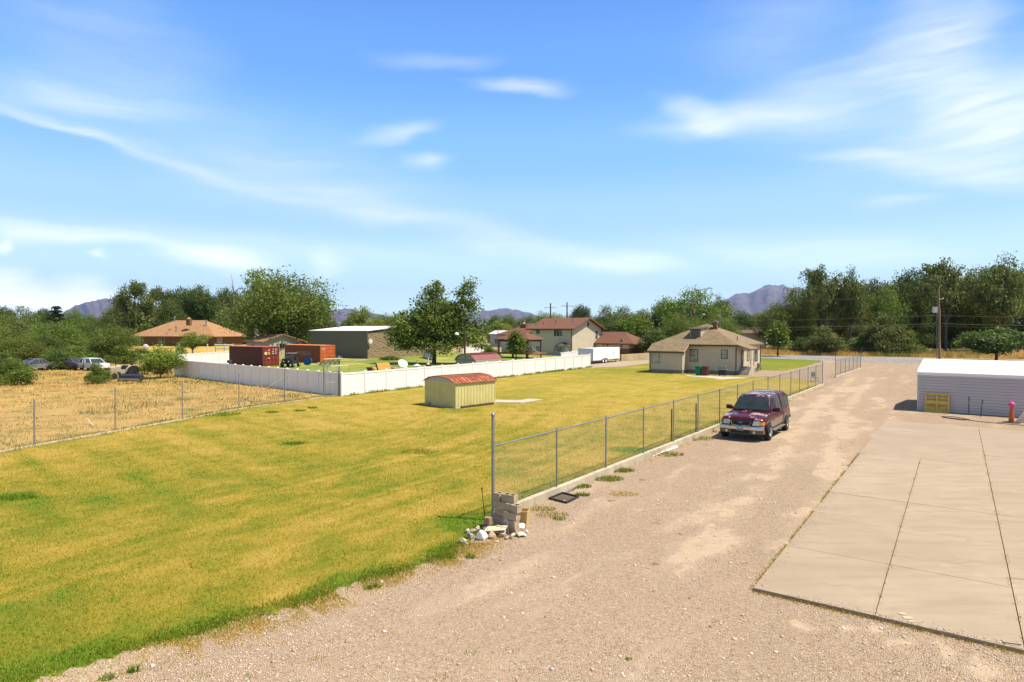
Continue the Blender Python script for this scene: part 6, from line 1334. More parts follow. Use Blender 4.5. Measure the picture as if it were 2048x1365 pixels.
mb = MB(); mb.box(.03, sx_-.03, .03, sd_-.03, .05, SZ-.02); ribbed(mb, (0,0,0), (sx_,0,0), .05, SZ); ribbed(mb, (sx_,0,0), (sx_,sd_,0), .05, SZ); ribbed(mb, (0,sd_,0), (0,0,0), .05, SZ); mb.build('wall', ysh, sh, recalc=False)
mb = MB(); gz_ = SZ+.36; mb.prism([(0,.0,SZ),(sx_,.0,SZ),(sx_*.82,.0,SZ+.25),(sx_*.5,.0,gz_),(sx_*.18,.0,SZ+.25)], (0,sd_,0)); mb.build('gable', simple('grey white gable panel', (.50,.47,.47), .5, var=.08), sh)
t = NT('rusty red roof sheet'); p = t.pos('Object'); v = t.new('ShaderNodeTexVoronoi'); v.inputs['Scale'].default_value = 3.0; t.ln(t.pos('Object', (.8, 2.2, .8)), v.inputs['Vector']); spc = t.new('ShaderNodeSeparateColor'); t.ln(v.outputs['Color'], spc.inputs[0])
c = t.ramp(spc.outputs[0], [(0, (.24, .07, .035)), (.5, (.38, .12, .055)), (1, (.46, .17, .09))]); c = t.mix(t.rng(t.noise(p, 1.3, 8, .7), .5, .62, 0, .7), c, (.22, .06, .035)); t.col(c); t.set(.7, .1); rroof = t.m
mb = MB(); xs_ = [(-.08, SZ-.03), (sx_*.17, SZ+.27), (sx_*.5, gz_+.03), (sx_*.83, SZ+.27), (sx_+.08, SZ-.03)]
for i in range(4):
    a, b = xs_[i], xs_[i+1]; k = 12
    for j in range(k): y0_, y1_ = -.1+(sd_+.2)*j/k, -.1+(sd_+.2)*(j+1)/k-.035; mb.add([(a[0],y0_,a[1]),(a[0],y1_,a[1]),(b[0],y1_,b[1]),(b[0],y0_,b[1]), (a[0],y1_+.035,a[1]),(b[0],y1_+.035,b[1])], [(0,1,2,3),(1,4,5,2)]); mb.add([(a[0],y1_+.004,a[1]+.0),(a[0],y1_+.031,a[1]+.0),(b[0],y1_+.031,b[1]+.0),(b[0],y1_+.004,b[1]),(a[0],y1_+.0175,a[1]+.03),(b[0],y1_+.0175,b[1]+.03)], [(0,4,5,3),(4,1,2,5)])
mb.build('roof', rroof, sh, recalc=False)
mb = MB()
for i in range(4): mb.tube([(xs_[i][0], -.105, xs_[i][1]-.02), (xs_[i+1][0], -.105, xs_[i+1][1]-.02)], .028, 4)
mb.tube([(xs_[4][0], -.1, xs_[4][1]-.02), (xs_[4][0], sd_+.1, xs_[4][1]-.02)], .028, 4); mb.build('roof_trim', simple('rust red trim', (.36, .12, .06), .7), sh, recalc=False)
mb = MB(); mb.box(-.1, sx_+.12, -.1, sd_+.05, 0, .05); mb.build('base_slab', M['concrete'], sh)
q = SO + (A_-SO)*1.0; mb = MB(); dA = (B_-A_).normalized(); nA = Vector((dA.y, -dA.x, 0)); mb.M = Matrix.Translation(A_ + nA*.18 + dA*.3) @ Matrix.Rotation(math.atan2(dA.y, dA.x), 4, 'Z'); mb.box(0, sd_*.85, -.06, .06, .0, .14); tag(mb.build('timber_beam', M['wood_dark'], bevel=.01), 'dark timber lying along the foot of the yellow shed', 'timber')
mb = MB(); mb.prism([(-.0,-.0,0),(2.6,0,0),(4.0,2.2,0),(2.9,2.6,0),(2.4,1.6,0),(.2,1.7,0)], (0,0,.05)); o = mb.build('concrete_slab', M['concrete']); o.location = B_ + nA*-.9 + Vector((0,0,.0)); o.rotation_euler = (0,0,AX+R(30)); o['kind'] = 'structure'
sb = thing('stone', 'round grey stone against the left wall of the yellow shed', 'stone', G(858, 807)); bpy.data.objects.remove(sb)
rock(858, 811, .2, .18, .16, rg_, 'grey rock lying against the shaded wall of the yellow shed', 11.2).pop('group', None); rock(956, 806.5, .12, .1, .14, rp, 'small stone leaning on the sunlit wall of the yellow shed', 12.9).pop('group', None)

# ------------------------------------------------------------------ neighbouring yard
def local(O_, ang):
    e1 = Vector((math.cos(ang), math.sin(ang), 0)); e2 = Vector((-math.sin(ang), math.cos(ang), 0))
    fx = lambda u, y=0: tcol(O_+e2*y, e1, u); fy = lambda u, x=0: tcol(O_+e1*x, e2, u)
    fz = lambda x, y, v: hrow(O_+e1*x+e2*y, v)
    return e1, e2, fx, fy, fz
# shipping containers: doors look to local +x
def container(u, v, ul, ur, vt, side, doorc, label, rust):
    D = F*H/(v-660); O_ = at(u, v, D); O_.z = 0; e1, e2, fx, fy, fz = local(O_, AX); L = -tcol(O_, e1, ul); W = fy(ur); Hh = fz(0, 0, vt)
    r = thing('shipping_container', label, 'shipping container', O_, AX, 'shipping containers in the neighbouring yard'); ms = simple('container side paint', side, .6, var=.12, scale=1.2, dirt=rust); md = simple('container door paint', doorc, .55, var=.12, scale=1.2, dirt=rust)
    mb = MB(); mb.box(-L+.06, -.05, .06, W-.06, .15, Hh-.04)
    n_ = int(L/.28); w = (L-.3)/n_
    for side_y, sg in ((0.03, 1), (W-.03, -1)):
        vs = []
        for i in range(n_):
            for (s, o) in ((0, 0), (.45, 0), (.55, .036), (.92, .036)): vs.append((-L+.15+w*(i+s), side_y+sg*o))
        vs.append((-.15, side_y)); V = []
        for (x_, y_) in vs: V += [(x_, y_, .16), (x_, y_, Hh-.1)]
        mb.add(V, [(2*i, 2*i+2, 2*i+3, 2*i+1) for i in range(len(vs)-1)])
    mb.build('side_wall', ms, r, recalc=False)
    mb = MB()
    for y_ in (0, W-.12): mb.box(-L, 0, y_, y_+.12, 0, .16); mb.box(-L, 0, y_, y_+.12, Hh-.1, Hh)
    for x_ in (-L, -.15):
        for y_ in (-.002, W-.148): mb.box(x_-.001, x_+.15, y_, y_+.15, 0, Hh+.004)
    mb.box(-.12, -.002, .12, W-.12, Hh-.12, Hh-.001); mb.box(-.12, -.002, .12, W-.12, .0, .16); mb.build('frame', md, r, recalc=False)
    mb = MB(); mb.box(-L+.02, -.02, .02, W-.02, Hh-.05, Hh-.012)
    for i in range(int(L/.5)): mb.box(-L+.2+i*.5, -L+.4+i*.5, .1, W-.1, Hh-.012, Hh+.006)
    mb.build('roof', simple('faded container roof', tuple(min(1, c*1.9+.1) for c in doorc), .7, var=.2, scale=.8), r, recalc=False)
    for k in range(2):
        y0_, y1_ = (.15, W/2-.02) if k == 0 else (W/2+.02, W-.15); mb = MB(); mb.box(-.09, -.045, y0_, y1_, .17, Hh-.13)
        for j in range(4): z0 = .2+(Hh-.36)*j/4; mb.box(-.046, -.012, y0_+.06, y1_-.06, z0+.07, z0+(Hh-.36)/4-.05)
        dr = mb.build('door', md, r, bevel=.008)
        for yy in (y0_+(y1_-y0_)*.3, y0_+(y1_-y0_)*.8): mb = MB(); mb.tube([(.02, yy, .12), (.02, yy, Hh-.08)], .022, 6); mb.box(-.01, .035, yy-.02, yy+.14, 1.1, 1.16); mb.build('lock_bar', simple('lock bar', tuple(min(1, c*1.2+.16) for c in doorc), .5, .3), dr)
    return r, L, W, Hh
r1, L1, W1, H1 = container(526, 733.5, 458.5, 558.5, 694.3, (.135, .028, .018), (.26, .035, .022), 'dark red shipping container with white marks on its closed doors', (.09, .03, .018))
wt = simple('weathered white print', (.62, .56, .52), .7, var=.15); yl = simple('pale yellow notice', (.75, .6, .3), .7); oc_ = simple('ochre notice', (.55, .3, .03), .7)
for (y_, z_, w, h_, m, nm) in ((.22, 1.62, .42, .42, yl, 'notice'), (.72, 1.62, .38, .42, oc_, 'notice'), (.82, 2.28, .2, .2, wt, 'round_mark'), (.82, 1.12, .2, .2, wt, 'round_mark'), (1.42, 1.98, .22, .16, wt, 'stencil_mark'), (1.42, 1.72, .26, .14, wt, 'stencil_mark'), (1.85, 1.64, .3, .5, simple('faded stencil block', (.42, .2, .17), .7), 'stencil_mark'), (1.5, 2.36, .22, .08, wt, 'stencil_mark'), (1.86, 2.36, .36, .09, wt, 'stencil_mark'), (1.9, 2.2, .2, .08, wt, 'stencil_mark')):
    mb = MB()
    if nm == 'round_mark': mb.prism([(.045, y_+.1+.11*math.cos(k*.524), z_+.11*math.sin(k*.524)) for k in range(12)], (.006, 0, 0))
    else: mb.box(.045, .051, y_, y_+w, z_, z_+h_)
    mb.build(nm, m, r1)
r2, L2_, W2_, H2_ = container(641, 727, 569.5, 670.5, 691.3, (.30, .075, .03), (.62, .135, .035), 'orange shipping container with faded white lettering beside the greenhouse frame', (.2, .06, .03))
txm = simple('faded lettering', (.52, .36, .36), .8, var=.3, scale=5)
_, _, fx2, _, _ = local(at(641, 727, F*H/67)*1.0, AX)
text_part('HYUNDAI', .98, txm, r2, (fx2(606)+.1, -.012, 1.42), (R(90), 0, 0), 'lettering', 'faded white container lettering', .004, 1.25 if False else .86)
mb = MB(); mb.box(-.008, .006, .22, .78, H2_-.75, H2_-.42); nb_ = mb.build('number_plate_panel', simple('pale panel', (.6, .5, .42), .7), r2); mb = MB(); mb.box(.007, .012, .34, .64, H2_-.66, H2_-.5); mb.build('dark_mark', simple('green mark', (.05, .12, .09), .7), nb_)

# grey block building
O_ = G(735.2, 718); e1, e2, fx, fy, fz = local(O_, AX); WLn = -fx(621.5); DLn = 17; ZB = fz(0, 0, 661.5)
gb = thing('block_building', 'low grey block building with split tan stone end and flat white roof', 'building', O_, AX)
def brick_mat(nm, a, b, mo, w=.4, h=.2, rough=.0):
    t = NT(nm); tcn = t.new('ShaderNodeTexCoord'); s_ = t.new('ShaderNodeSeparateXYZ'); t.ln(tcn.outputs['Object'], s_.inputs[0]); cx = t.new('ShaderNodeCombineXYZ'); t.ln(t.math('ADD', s_.outputs[0], s_.outputs[1]), cx.inputs[0]); t.ln(s_.outputs[2], cx.inputs[1])
    bt = t.new('ShaderNodeTexBrick'); t.ln(cx.outputs[0], bt.inputs['Vector']); bt.inputs['Scale'].default_value = 1; bt.inputs['Brick Width'].default_value = w; bt.inputs['Row Height'].default_value = h; bt.inputs['Mortar Size'].default_value = .014
    bt.inputs['Color1'].default_value = (*a, 1); bt.inputs['Color2'].default_value = (*b, 1); bt.inputs['Mortar'].default_value = (*mo, 1); n = t.noise(t.pos('Object'), 4, 6, .7); c = t.mix(t.rng(n, .3, .7, .35, 0), bt.outputs['Color'], darker(a, .5)); t.col(c); t.set(.95)
    t.bump(t.math('ADD', bt.outputs['Fac'], t.math('MULTIPLY', n, rough)), .7 if rough else .25, .05); return t.m
mb = MB(); mb.box(-WLn, 0, .02, DLn, 0, ZB-.05); mb.build('wall', brick_mat('grey painted block', (.235, .195, .155), (.22, .18, .145), (.14, .115, .09)), gb, recalc=False)
import bmesh
def stone_wall(L, Z):
    bm = bmesh.new(); nx, nz = int(L/.13), int(Z/.13); vv = []
    for j in range(nz+1):
        for i in range(nx+1):
            y_ = L*i/nx; z_ = Z*j/nz; row = int(z_/.2); o_ = .05+.07*mnoise.noise(Vector((int((y_+(row % 2)*.2)/.4)*3.7, row*5.1, 2)))+.06*mnoise.noise(Vector((y_*5, z_*5, 0))); vv.append(bm.verts.new((o_ if 0 < i < nx else 0, y_, z_)))
    for j in range(nz):
        for i in range(nx): a = j*(nx+1)+i; bm.faces.new((vv[a], vv[a+1], vv[a+nx+2], vv[a+nx+1]))
    me = bpy.data.meshes.new('stone_wall'); bm.to_mesh(me); bm.free(); return me
me = stone_wall(DLn, ZB-.35); me.materials.append(brick_mat('split tan stone', (.42, .30, .16), (.34, .24, .125), (.2, .14, .08), .42, .2, 1.0)); o = bpy.data.objects.new('stone_wall', me); col.objects.link(o); o.parent = gb; o.location = (.01, 0, 0)
mb = MB(); mb.prism([(.3, -.25, ZB-.1), (.3, -.25, ZB+.0), (.3, DLn*.5, ZB+.85), (.3, DLn+.3, ZB+.0), (.3, DLn+.3, ZB-.1), (.3, DLn*.5, ZB+.7)], (-WLn-.6, 0, 0)); rfb = mb.build('roof', M['white_metal'], gb)
mb = MB(); mb.prism([(0.08, 0, ZB-.36), (.08, 0, ZB-.11), (.08, DLn*.5, ZB+.69), (.08, DLn, ZB-.11), (.08, DLn, ZB-.36)], (-.06, 0, 0)); mb.build('gable_fascia', simple('dark gable board', (.11, .085, .06), .8), gb)
mb = MB(); mb.tube([(.06, -.06, 0), (.06, -.06, ZB-.12)], .09, 6); mb.build('downspout', simple('grey blue downspout', (.16, .17, .18), .5), gb)
mb = MB(); px_ = fx(678, 5); mb.tube([(px_, 5, ZB+.1), (px_, 5, ZB+1.3)], .13, 8); mb.lathe([(.16, ZB+1.3), (.28, ZB+1.36), (.28, ZB+1.55), (.06, ZB+1.7)], 10, (px_, 5, 0)); mb.build('roof_vent', M['galv_dark'], rfb)
yw = fy(789); window(gb, 'r', .12, yw, 1.55, fy(803)-yw, 1.9, 2, 1, M['tan_trim'], M['glass']); mb = MB(); mb.box(-.06, 0, -.01, .0-.002, ZB-.75, ZB-.55)
mb = MB(); mb.lathe([(.02, -.08), (.42, .0), (.46, .06)], 14, (.55, .2, 3.15), 'x'); mb.tube([(.0, .1, 3.0), (.5, .2, 3.15)], .04, 5); tag(mb.build('satellite_dish', M['white_trim'], None, recalc=False), 'small white dish mounted on the corner of the block building', 'dish'); bpy.data.objects['satellite_dish'].location = O_; bpy.data.objects['satellite_dish'].rotation_euler = (0, 0, AX)
mb = MB(); mb.box(-1.6, .8, -.12, .12, 0, .06); o = mb.build('board', M['white_trim']); o.location = G(724, 722); o.location.z = .04; o.rotation_euler = (0, R(-4), AX+R(60)); tag(o, 'white plank lying on the grass at the corner of the block building', 'plank')

# tan garage behind the containers
O_ = at(524.5, 682, 118); O_.z = 0; e1, e2, fx, fy, fz = local(O_, AX); gw = 8.7; gl = 5.2; ze = fz(0, 0, 683.5); zr = fz(0, gw/2, 670)
gg_ = thing('garage', 'tan sided garage with brown gable roof behind the shipping containers', 'garage', O_, AX); mb = MB(); mb.box(-gl, -.02, .02, gw, 0, ze)
s_g = (zr-ze)/(gw/2); lap(mb, (-gl, 0, 0), (0, 0, 0), 0, ze, .22); lap(mb, (0, 0, 0), (0, gw, 0), 0, ze, .22); lap(mb, (0, 0, 0), (0, gw, 0), ze, zr-.05, .22, top=lambda z: ((z-ze)/s_g, gw-(z-ze)/s_g)); mb.prism([(-gl,.02,ze),(-gl,gw,ze),(-gl,gw/2,zr-.08)], (gl-.02,0,0)); mb.build('wall', M['garage_siding'], gg_, recalc=False)
gable_x(-gl, 0, 0, gw, ze+.15, zr+.15, M['sh_orange'], gg_, .5, .55, .2); window(gg_, 'r', .03, fy(559.5), 1.6, fy(569.5)-fy(559.5), .9, 2, 1, M['tan_trim'], M['glass']); window(gg_, 'f', 0, fx(504), 1.5, .7, .8, 1, 1, M['tan_trim'], M['glass'])

# brown roofed house on its raised yard
BA = R(-12); zb_ = 1.2; O_ = at(427, 692, 150); O_.z = zb_; e1, e2, fx, fy, fz = local(O_, BA); bw_ = -fx(271.5); bd = 11
bh = thing('house', 'ochre brick bungalow with wide orange brown hip roof on the left', 'house', O_, BA); wallm = brick_mat('ochre brick', (.26, .15, .055), (.22, .12, .045), (.18, .12, .06), .3, .1)
he = fz(0, 0, 673)-zb_; mb = MB(); mb.box(-bw_, 0, 0, bd, 0, he+.1); mb.build('wall', wallm, bh); rb = hip_x(-bw_, 0, 0, bd, he, fz(-8, bd/2, 641)-zb_, M['sh_orange'], bh, 1.0, 7.6)
for (u, w, h_, z_) in ((318.5, 1.35, 1.3, 1.0), (276, .4, 1.4, .9), (282, .5, 1.6, .6), (402, 1.6, 1.3, .9)): window(bh, 'f', 0, fx(u), z_, w, h_, 2 if w > 1 else 1, 1, M['white_trim'], M['glass'])
window(bh, 'r', 0, 1.2, .6, 1.9, 1.7, 2, 1, M['galv'], M['glass_pale'])
for (u, v, k) in ((349.5, 636, 1), (412.5, 643, 1), (352, 657, 0), (334, 663.5, 2)):
    P = at(u, v, 154 if k == 1 else 147); l = Matrix.Rotation(-BA, 4, 'Z') @ (P-O_); mb = MB()
    if k == 1: mb.tube([(l.x, l.y, l.z-1.0), (l.x, l.y, l.z)], .12, 8); mb.lathe([(.12, l.z), (.24, l.z+.05), (.24, l.z+.2), (.05, l.z+.36)], 10, (l.x, l.y, 0))
    else: mb.tube([(l.x, l.y, l.z-.9), (l.x, l.y, l.z+(.5 if k == 0 else 0))], .13 if k == 0 else .07, 8); mb.lathe([(.2, l.z+.2), (.18, l.z+.45)], 8, (l.x, l.y, 0)) if k == 0 else None
    mb.build('roof_vent', M['galv'], rb)
P = at(378, 640, 153); l = Matrix.Rotation(-BA, 4, 'Z') @ (P-O_); mb = MB(); mb.box(l.x-.5, l.x+.5, l.y-.4, l.y+.4, l.z-1.4, l.z+.1); chm = mb.build('chimney', wallm, rb); mb = MB(); mb.lathe([(.72, l.z+.12), (.6, l.z+.3), (.2, l.z+.62)], 4, (l.x, l.y, 0)); mb.build('chimney_cap', simple('cap ochre', (.34, .2, .09), .8), chm)
md_ = MB(); t = NT('straw yard'); p = t.pos('World'); t.col(t.ramp(t.noise(p, .25, 6), [(.35, (.5, .34, .07)), (.6, (.42, .30, .07)), (.75, (.22, .24, .05))])); t.set(.95)
V = []; nr, ns = 8, 48; c0 = O_ + e1*(-bw_/2) + e2*(bd/2)
for j in range(nr+1):
    f = j/nr; zz = zb_*(1-sstep(np.array(f), .0, 1.0))+.0
    for i in range(ns): a = i*2*math.pi/ns; ra__ = 12+f*12; V.append((c0.x+math.cos(a)*(ra__+7)*1.0, c0.y+math.sin(a)*ra__*.95, float(zz)-.002*0+.012))
fcs = [(j*ns+i, j*ns+(i+1) % ns, (j+1)*ns+(i+1) % ns, (j+1)*ns+i) for j in range(nr) for i in range(ns)] + [tuple(range(ns))[::-1]]
md_.add(V, fcs); o = md_.build('terrain_mound', t.m, smooth=60, recalc=False); o['kind'] = 'structure'
mb = MB(); mb.lathe([(.02, -.07), (.4, .0), (.5, .08)], 16, (0, 0, 1.15), 'y'); mb.tube([(0, 0, -1.6), (0, 0, 1.15)], .05, 6); o = mb.build('satellite_dish', M['white_trim'], recalc=False); o.location = at(291, 694, 120); o.location.z -= 1.15; o.rotation_euler = (R(0), 0, R(20)); tag(o, 'white round dish on a pole before the ochre brick bungalow', 'dish')

# two storey house
O_ = G(1144, 711.6); e1, e2, fx, fy, fz = local(O_, AX); w_ = -fx(1062.5); dp = 12.4; ze = fz(0, 0, 656.8); zr = fz(0, dp/2, 637.5)
th = thing('house', 'two storey cream sided house with red brown gable roof', 'house', O_, AX); mb = MB(); mb.box(-w_, -.03, .03, dp-.03, 0, ze); s_g = (zr-ze)/(dp/2)
lap(mb, (-w_, 0, 0), (0, 0, 0), .3, ze, .24); lap(mb, (0, 0, 0), (0, dp, 0), .3, ze, .24); lap(mb, (0, 0, 0), (0, dp, 0), ze, zr-.1, .24, top=lambda z: ((z-ze)/s_g, dp-(z-ze)/s_g)); mb.prism([(-w_,.03,ze),(-w_,dp-.03,ze),(-w_,dp/2,zr-.1)], (w_-.03,0,0)); mb.build('wall', M['cream_siding'], th, recalc=False)
rt2 = gable_x(-w_, 0, 0, dp, ze+.15, zr+.18, M['sh_brown'], th, .75, .85, .25)
mb = MB(); mb.box(-w_-.85, .85, -.86, -.752, ze-.35, ze-.12); mb.build('gutter', M['brown_trim'], th)
mb = MB(); mb.box(-.1, .02, -.1, .0-.002, 0, ze-.2); mb.build('downspout', M['brown_trim'], th)
def win2(u0, u1, v0, v1, c, r_=1, y=0, pane=None): window(th, 'f', 0, fx(u0), fz(fx(u0), 0, v1), fx(u1)-fx(u0), fz(fx(u0), 0, v0)-fz(fx(u0), 0, v1), c, r_, M['white_trim'], pane or M['glass'], t=.09)
win2(1072.5, 1079.5, 660, 668.5, 2); win2(1108, 1125, 659.8, 673, 3); win2(1107.5, 1124, 694, 703.5, 3, pane=glass_mat('pane dusk', (.06, .07, .07), .1)); win2(1072, 1080, 692.5, 702.5, 1, pane=glass_mat('pane blue', (.05, .06, .075), .1))
yv = fy(1192); window(th, 'r', 0, fy(1190.5), fz(0, fy(1190.5), 678.5), fy(1194.8)-fy(1190.5), 1.75, 1, 2, M['white_trim'], M['glass'], t=.09)
mb = MB(); ym2 = fy(1176); zv = fz(0, ym2, 649); mb.prism([(.03, ym2+.42*math.cos(k*.785+.39), zv+.42*math.sin(k*.785+.39)*1.2) for k in range(8)], (.04, 0, 0)); mb.build('gable_vent', M['brown_trim'], th)
# porch hood over the side door
px0, px1 = fx(1116), fx(1143); pz = fz(px0, 0, 692); mb = MB(); pm_ = (px0+px1)/2
slab_roof(mb, [(px0, -1.3, pz-.0), (pm_, -1.3, pz+.75), (pm_, 0, pz+.75), (px0, 0, pz)], .14); slab_roof(mb, [(px1, -1.3, pz), (px1, 0, pz), (pm_, 0, pz+.75), (pm_, -1.3, pz+.75)], .14); ph_ = mb.build('porch_roof', M['sh_brown'], th)
mb = MB(); mb.prism([(px0+.15, -1.2, pz+.0), (px1-.15, -1.2, pz+.0), (pm_, -1.2, pz+.62)], (0, .05, 0)); mb.build('porch_gable', M['cream_siding'], ph_)
mb = MB(); mb.tube([(px1-.2, -1.1, pz-.1), (px1-.2, -.05, pz-1.2)], .06, 5); mb.tube([(px0+.2, -1.1, pz-.1), (px0+.2, -.05, pz-1.2)], .06, 5); mb.build('bracket', M['wood'], ph_)
mb = MB(); mb.box(px1-1.45, px1-.35, -.06, -.03, .15, 2.2); mb.build('door', M['vinyl'], th)
for (u, v) in ((1072, 648), (1087, 645), (1112, 643), (1146, 639.5)):
    P = at(u, v, 127.5 if v > 644 else 130); l = Matrix.Rotation(-AX, 4, 'Z') @ (P-O_); mb = MB(); mb.tube([(l.x, l.y, l.z-.5), (l.x, l.y, l.z+.25)], .1, 6); mb.build('roof_vent', M['galv_dark'], rt2)
# right single storey wing with brown roof
Ow = at(1216, 704, 132); Ow.z = 0; e1w, e2w, fxw, fyw, fzw = local(Ow, AX); wg = thing('house_wing', 'single storey cream garage wing with brown roof and brick foot behind the trailer', 'garage', Ow, AX)
ww = fxw(1256.5); zew = fzw(0, 0, 686); mb = MB(); mb.box(0, ww, 0, 8, 1.3, zew); lap(mb, (0,0,0), (ww,0,0), 1.3, zew, .24); lap(mb, (0, 8, 0), (0, 0, 0), 1.3, zew, .24); mb.build('wall', M['cream_siding'], wg, recalc=False)
mb = MB(); mb.box(-.05, ww+.05, -.05, 8, 0, 1.28); mb.build('brick_foot', simple('red brown brick foot', (.25, .12, .06), .9, var=.4, scale=3), wg)
mb = MB(); zrw = zew+2.3; slab_roof(mb, [(-6.5, -.8, zew-.1), (ww+1.6, -.8, zew-.1), (ww-2.6, 4, zrw), (-3.0, 4, zrw)], .22); slab_roof(mb, [(ww+1.6, -.8, zew-.1), (ww+1.6, 8.8, zew-.1), (ww-2.6, 4, zrw)], .22); slab_roof(mb, [(-6.5, 8.8, zew-.1), (-3.0, 4, zrw), (ww-2.6, 4, zrw), (ww+1.6, 8.8, zew-.1)], .22); slab_roof(mb, [(-6.5, -.8, zew-.1), (-3.0, 4, zrw), (-6.5, 8.8, zew-.1)], .22); mb.build('roof', M['sh_brown'], wg)
window(wg, 'f', 0, fxw(1241), 1.5, fxw(1245.5)-fxw(1241), 1.7, 2, 1, M['white_trim'], M['glass'])
mb = MB(); mb.box(-5.6, -.4, .4, .5, 0, zew-.3); mb.build('garage_front', M['cream_siding'], wg); mb = MB(); mb.box(-4.8, -1.6, .3, .39, 0, 2.3); mb.build('garage_door', M['vinyl'], wg)
# left hip part with brick chimney
Ol = at(1064, 712, 134); Ol.z = 0; e1l, e2l, fxl, fyl, fzl = local(Ol, AX); lw = -fxl(1003); lz = fzl(-3, 0, 669.5); lh = thing('house_wing', 'low wing with broad brown hip roof and brick chimney left of the two storey house', 'house', Ol, AX)
mb = MB(); mb.box(-lw, 0, 0, 9, 0, lz); mb.build('wall', M['cream_siding'], lh); rl = hip_x(-lw, 2.0, 0, 9, lz, lz+2.45, M['sh_brown'], lh, .9, 5.2)
P = at(1048, 652, 138.5); l = Matrix.Rotation(-AX, 4, 'Z') @ (P-Ol); mb = MB(); mb.box(l.x-.7, l.x+.7, l.y-.4, l.y+.4, l.z-.9, l.z+.25); c_ = mb.build('chimney', M['brick'], rl); mb = MB(); mb.tube([(l.x, l.y, l.z+.25), (l.x, l.y, l.z+.5)], .1, 6); mb.lathe([(.1, l.z+.5), (.26, l.z+.55), (.2, l.z+.7), (.04, l.z+.75)], 10, (l.x, l.y, 0)); mb.build('chimney_cap', M['white_trim'], c_)
# gazebo and deck
Og = at(996.5, 716, 116); Og.z = 0; gzb = thing('gazebo', 'dark timber gazebo with brown hip roof and deck left of the two storey house', 'gazebo', Og, AX); e1g, e2g, fxg, fyg, fzg = local(Og, AX); gw_ = fxg(1056); gz1 = fzg(0, 0, 678.5)
mb = MB(); hipm = hip_x(0, gw_, 0, 4.5, gz1, gz1+1.3, M['sh_brown'], gzb, .5, 2.6)
for x_ in (0.1, gw_*.5, gw_-.1):
    for y_ in (.1, 4.4): mb = MB(); mb.box(x_-.09, x_+.09, y_-.09, y_+.09, 0, gz1); mb.build('post', M['wood_dark'], gzb)
mb = MB(); mb.box(0, gw_, 0, .12, gz1-.45, gz1-.02); mb.box(0, gw_, 4.38, 4.5, gz1-.45, gz1-.02); mb.build('beam', M['wood_dark'], gzb)
mb = MB(); mb.box(-.3, gw_+1.2, -.4, 4.6, .75, .95)
for i in range(int((gw_+1.4)/.3)): mb.box(-.3+i*.3, -.3+i*.3+.27, -.45, 4.6, .951, .99)
mb.build('deck', simple('orange brown deck boards', (.30, .12, .05), .85, var=.3, scale=4), gzb)
mb = MB()
for i in range(15): x_ = gw_*.56+i*.3; mb.box(x_, x_+.04, -.3, -.26, .99, 1.85) if x_ < gw_+1.1 else None
mb.box(gw_*.55, gw_+1.1, -.33, -.23, 1.86, 1.95)
for i in range(16): mb.box(.1+i*.25, .14+i*.25, 4.3, 4.34, .99, 1.9)
mb.build('railing', M['wood_dark'], gzb); mb = MB()
for k in range(5): mb.box(gw_+1.2+k*.3, gw_+1.5+k*.3, -.3, 1.0, .76-k*.19, .80-k*.19)
mb.build('stair', simple('stair board', (.32, .14, .07), .85), gzb); mb = MB(); mb.tube([(gw_+1.15, -.3, 1.95), (gw_+2.8, -.3, .9)], .06, 5); mb.build('stair_rail', simple('pale rail', (.6, .45, .38), .7), gzb)

# enclosed cargo trailer
O_ = G(1186, 729); e1, e2, fx, fy, fz = local(O_, AX); tw = -fx(1155.5); tl = fy(1240.5); tz = fz(0, 0, 697.8); tr_ = thing('enclosed_trailer', 'white enclosed cargo trailer parked behind the end of the vinyl fence', 'trailer', O_, AX)
ring = lambda y, i, z0=.5: [(-tw+i, y, z0), (0-i, y, z0), (0-i, y, tz-.08-i), (-.08-i, y, tz-i), (-tw+.08+i, y, tz-i), (-tw+i, y, tz-.08-i)]
mb = MB(); mb.loft([ring(0, 0), ring(tl-.25, 0), ring(tl, .12)]); mb.build('body', M['white_metal'], tr_)
mb = MB()
for i in range(1, 12): y_ = tl*i/12.0; mb.box(.001, .008, y_, y_+.02, .55, tz-.12)
mb.build('panel_seam', M['galv'], tr_); mb = MB(); mb.box(-tw-.01, .012, -.03, .06, tz-.12, tz+.01); mb.box(-tw-.01, .012, -.031, .06, .42, .56); mb.box(-.004, .014, 0, tl-.2, .46, .54); mb.box(-.06, .011, -.032, .03, .5, tz-.05); mb.build('edge_trim', M['galv'], tr_)
mb = MB(); mb.box(-tw+.12, -.12, -.035, -.005, .62, tz-.22); rd_ = mb.build('rear_door', simple('trailer door white', (.66, .66, .68), .5), tr_)
mb = MB()
for x_ in (-tw*.8, -tw*.5, -tw*.2): mb.box(x_-.06, x_+.06, -.05, -.032, tz-.17, tz-.13)
mb.build('marker_light', simple('red lens', (.4, .02, .02), .3), tr_); mb = MB(); y0_ = fy(1226); y1_ = fy(1235); mb.box(.006, .03, y0_, y1_, .58, tz-.14); sd2 = mb.build('side_door', M['white_metal'], tr_, bevel=.01); mb = MB(); mb.box(.031, .045, y0_+.05, y0_+.09, 1.0, 1.7); mb.build('latch', M['galv_dark'], sd2)
for yy in (fy(1206), fy(1211.5)):
    wh = thing('wheel', None, None); wh.parent = tr_; wh.location = (-.05, yy, .34); mb = MB(); mb.lathe([(.2, -.1), (.33, -.1), (.35, 0), (.33, .1), (.2, .1)], 18, (0, 0, 0), 'x'); mb.build('tyre', M['rubber'], wh); mb = MB(); mb.lathe([(.2, .06), (.19, .11), (.05, .12)], 14, (0, 0, 0), 'x'); mb.build('rim', M['white_metal'], wh)
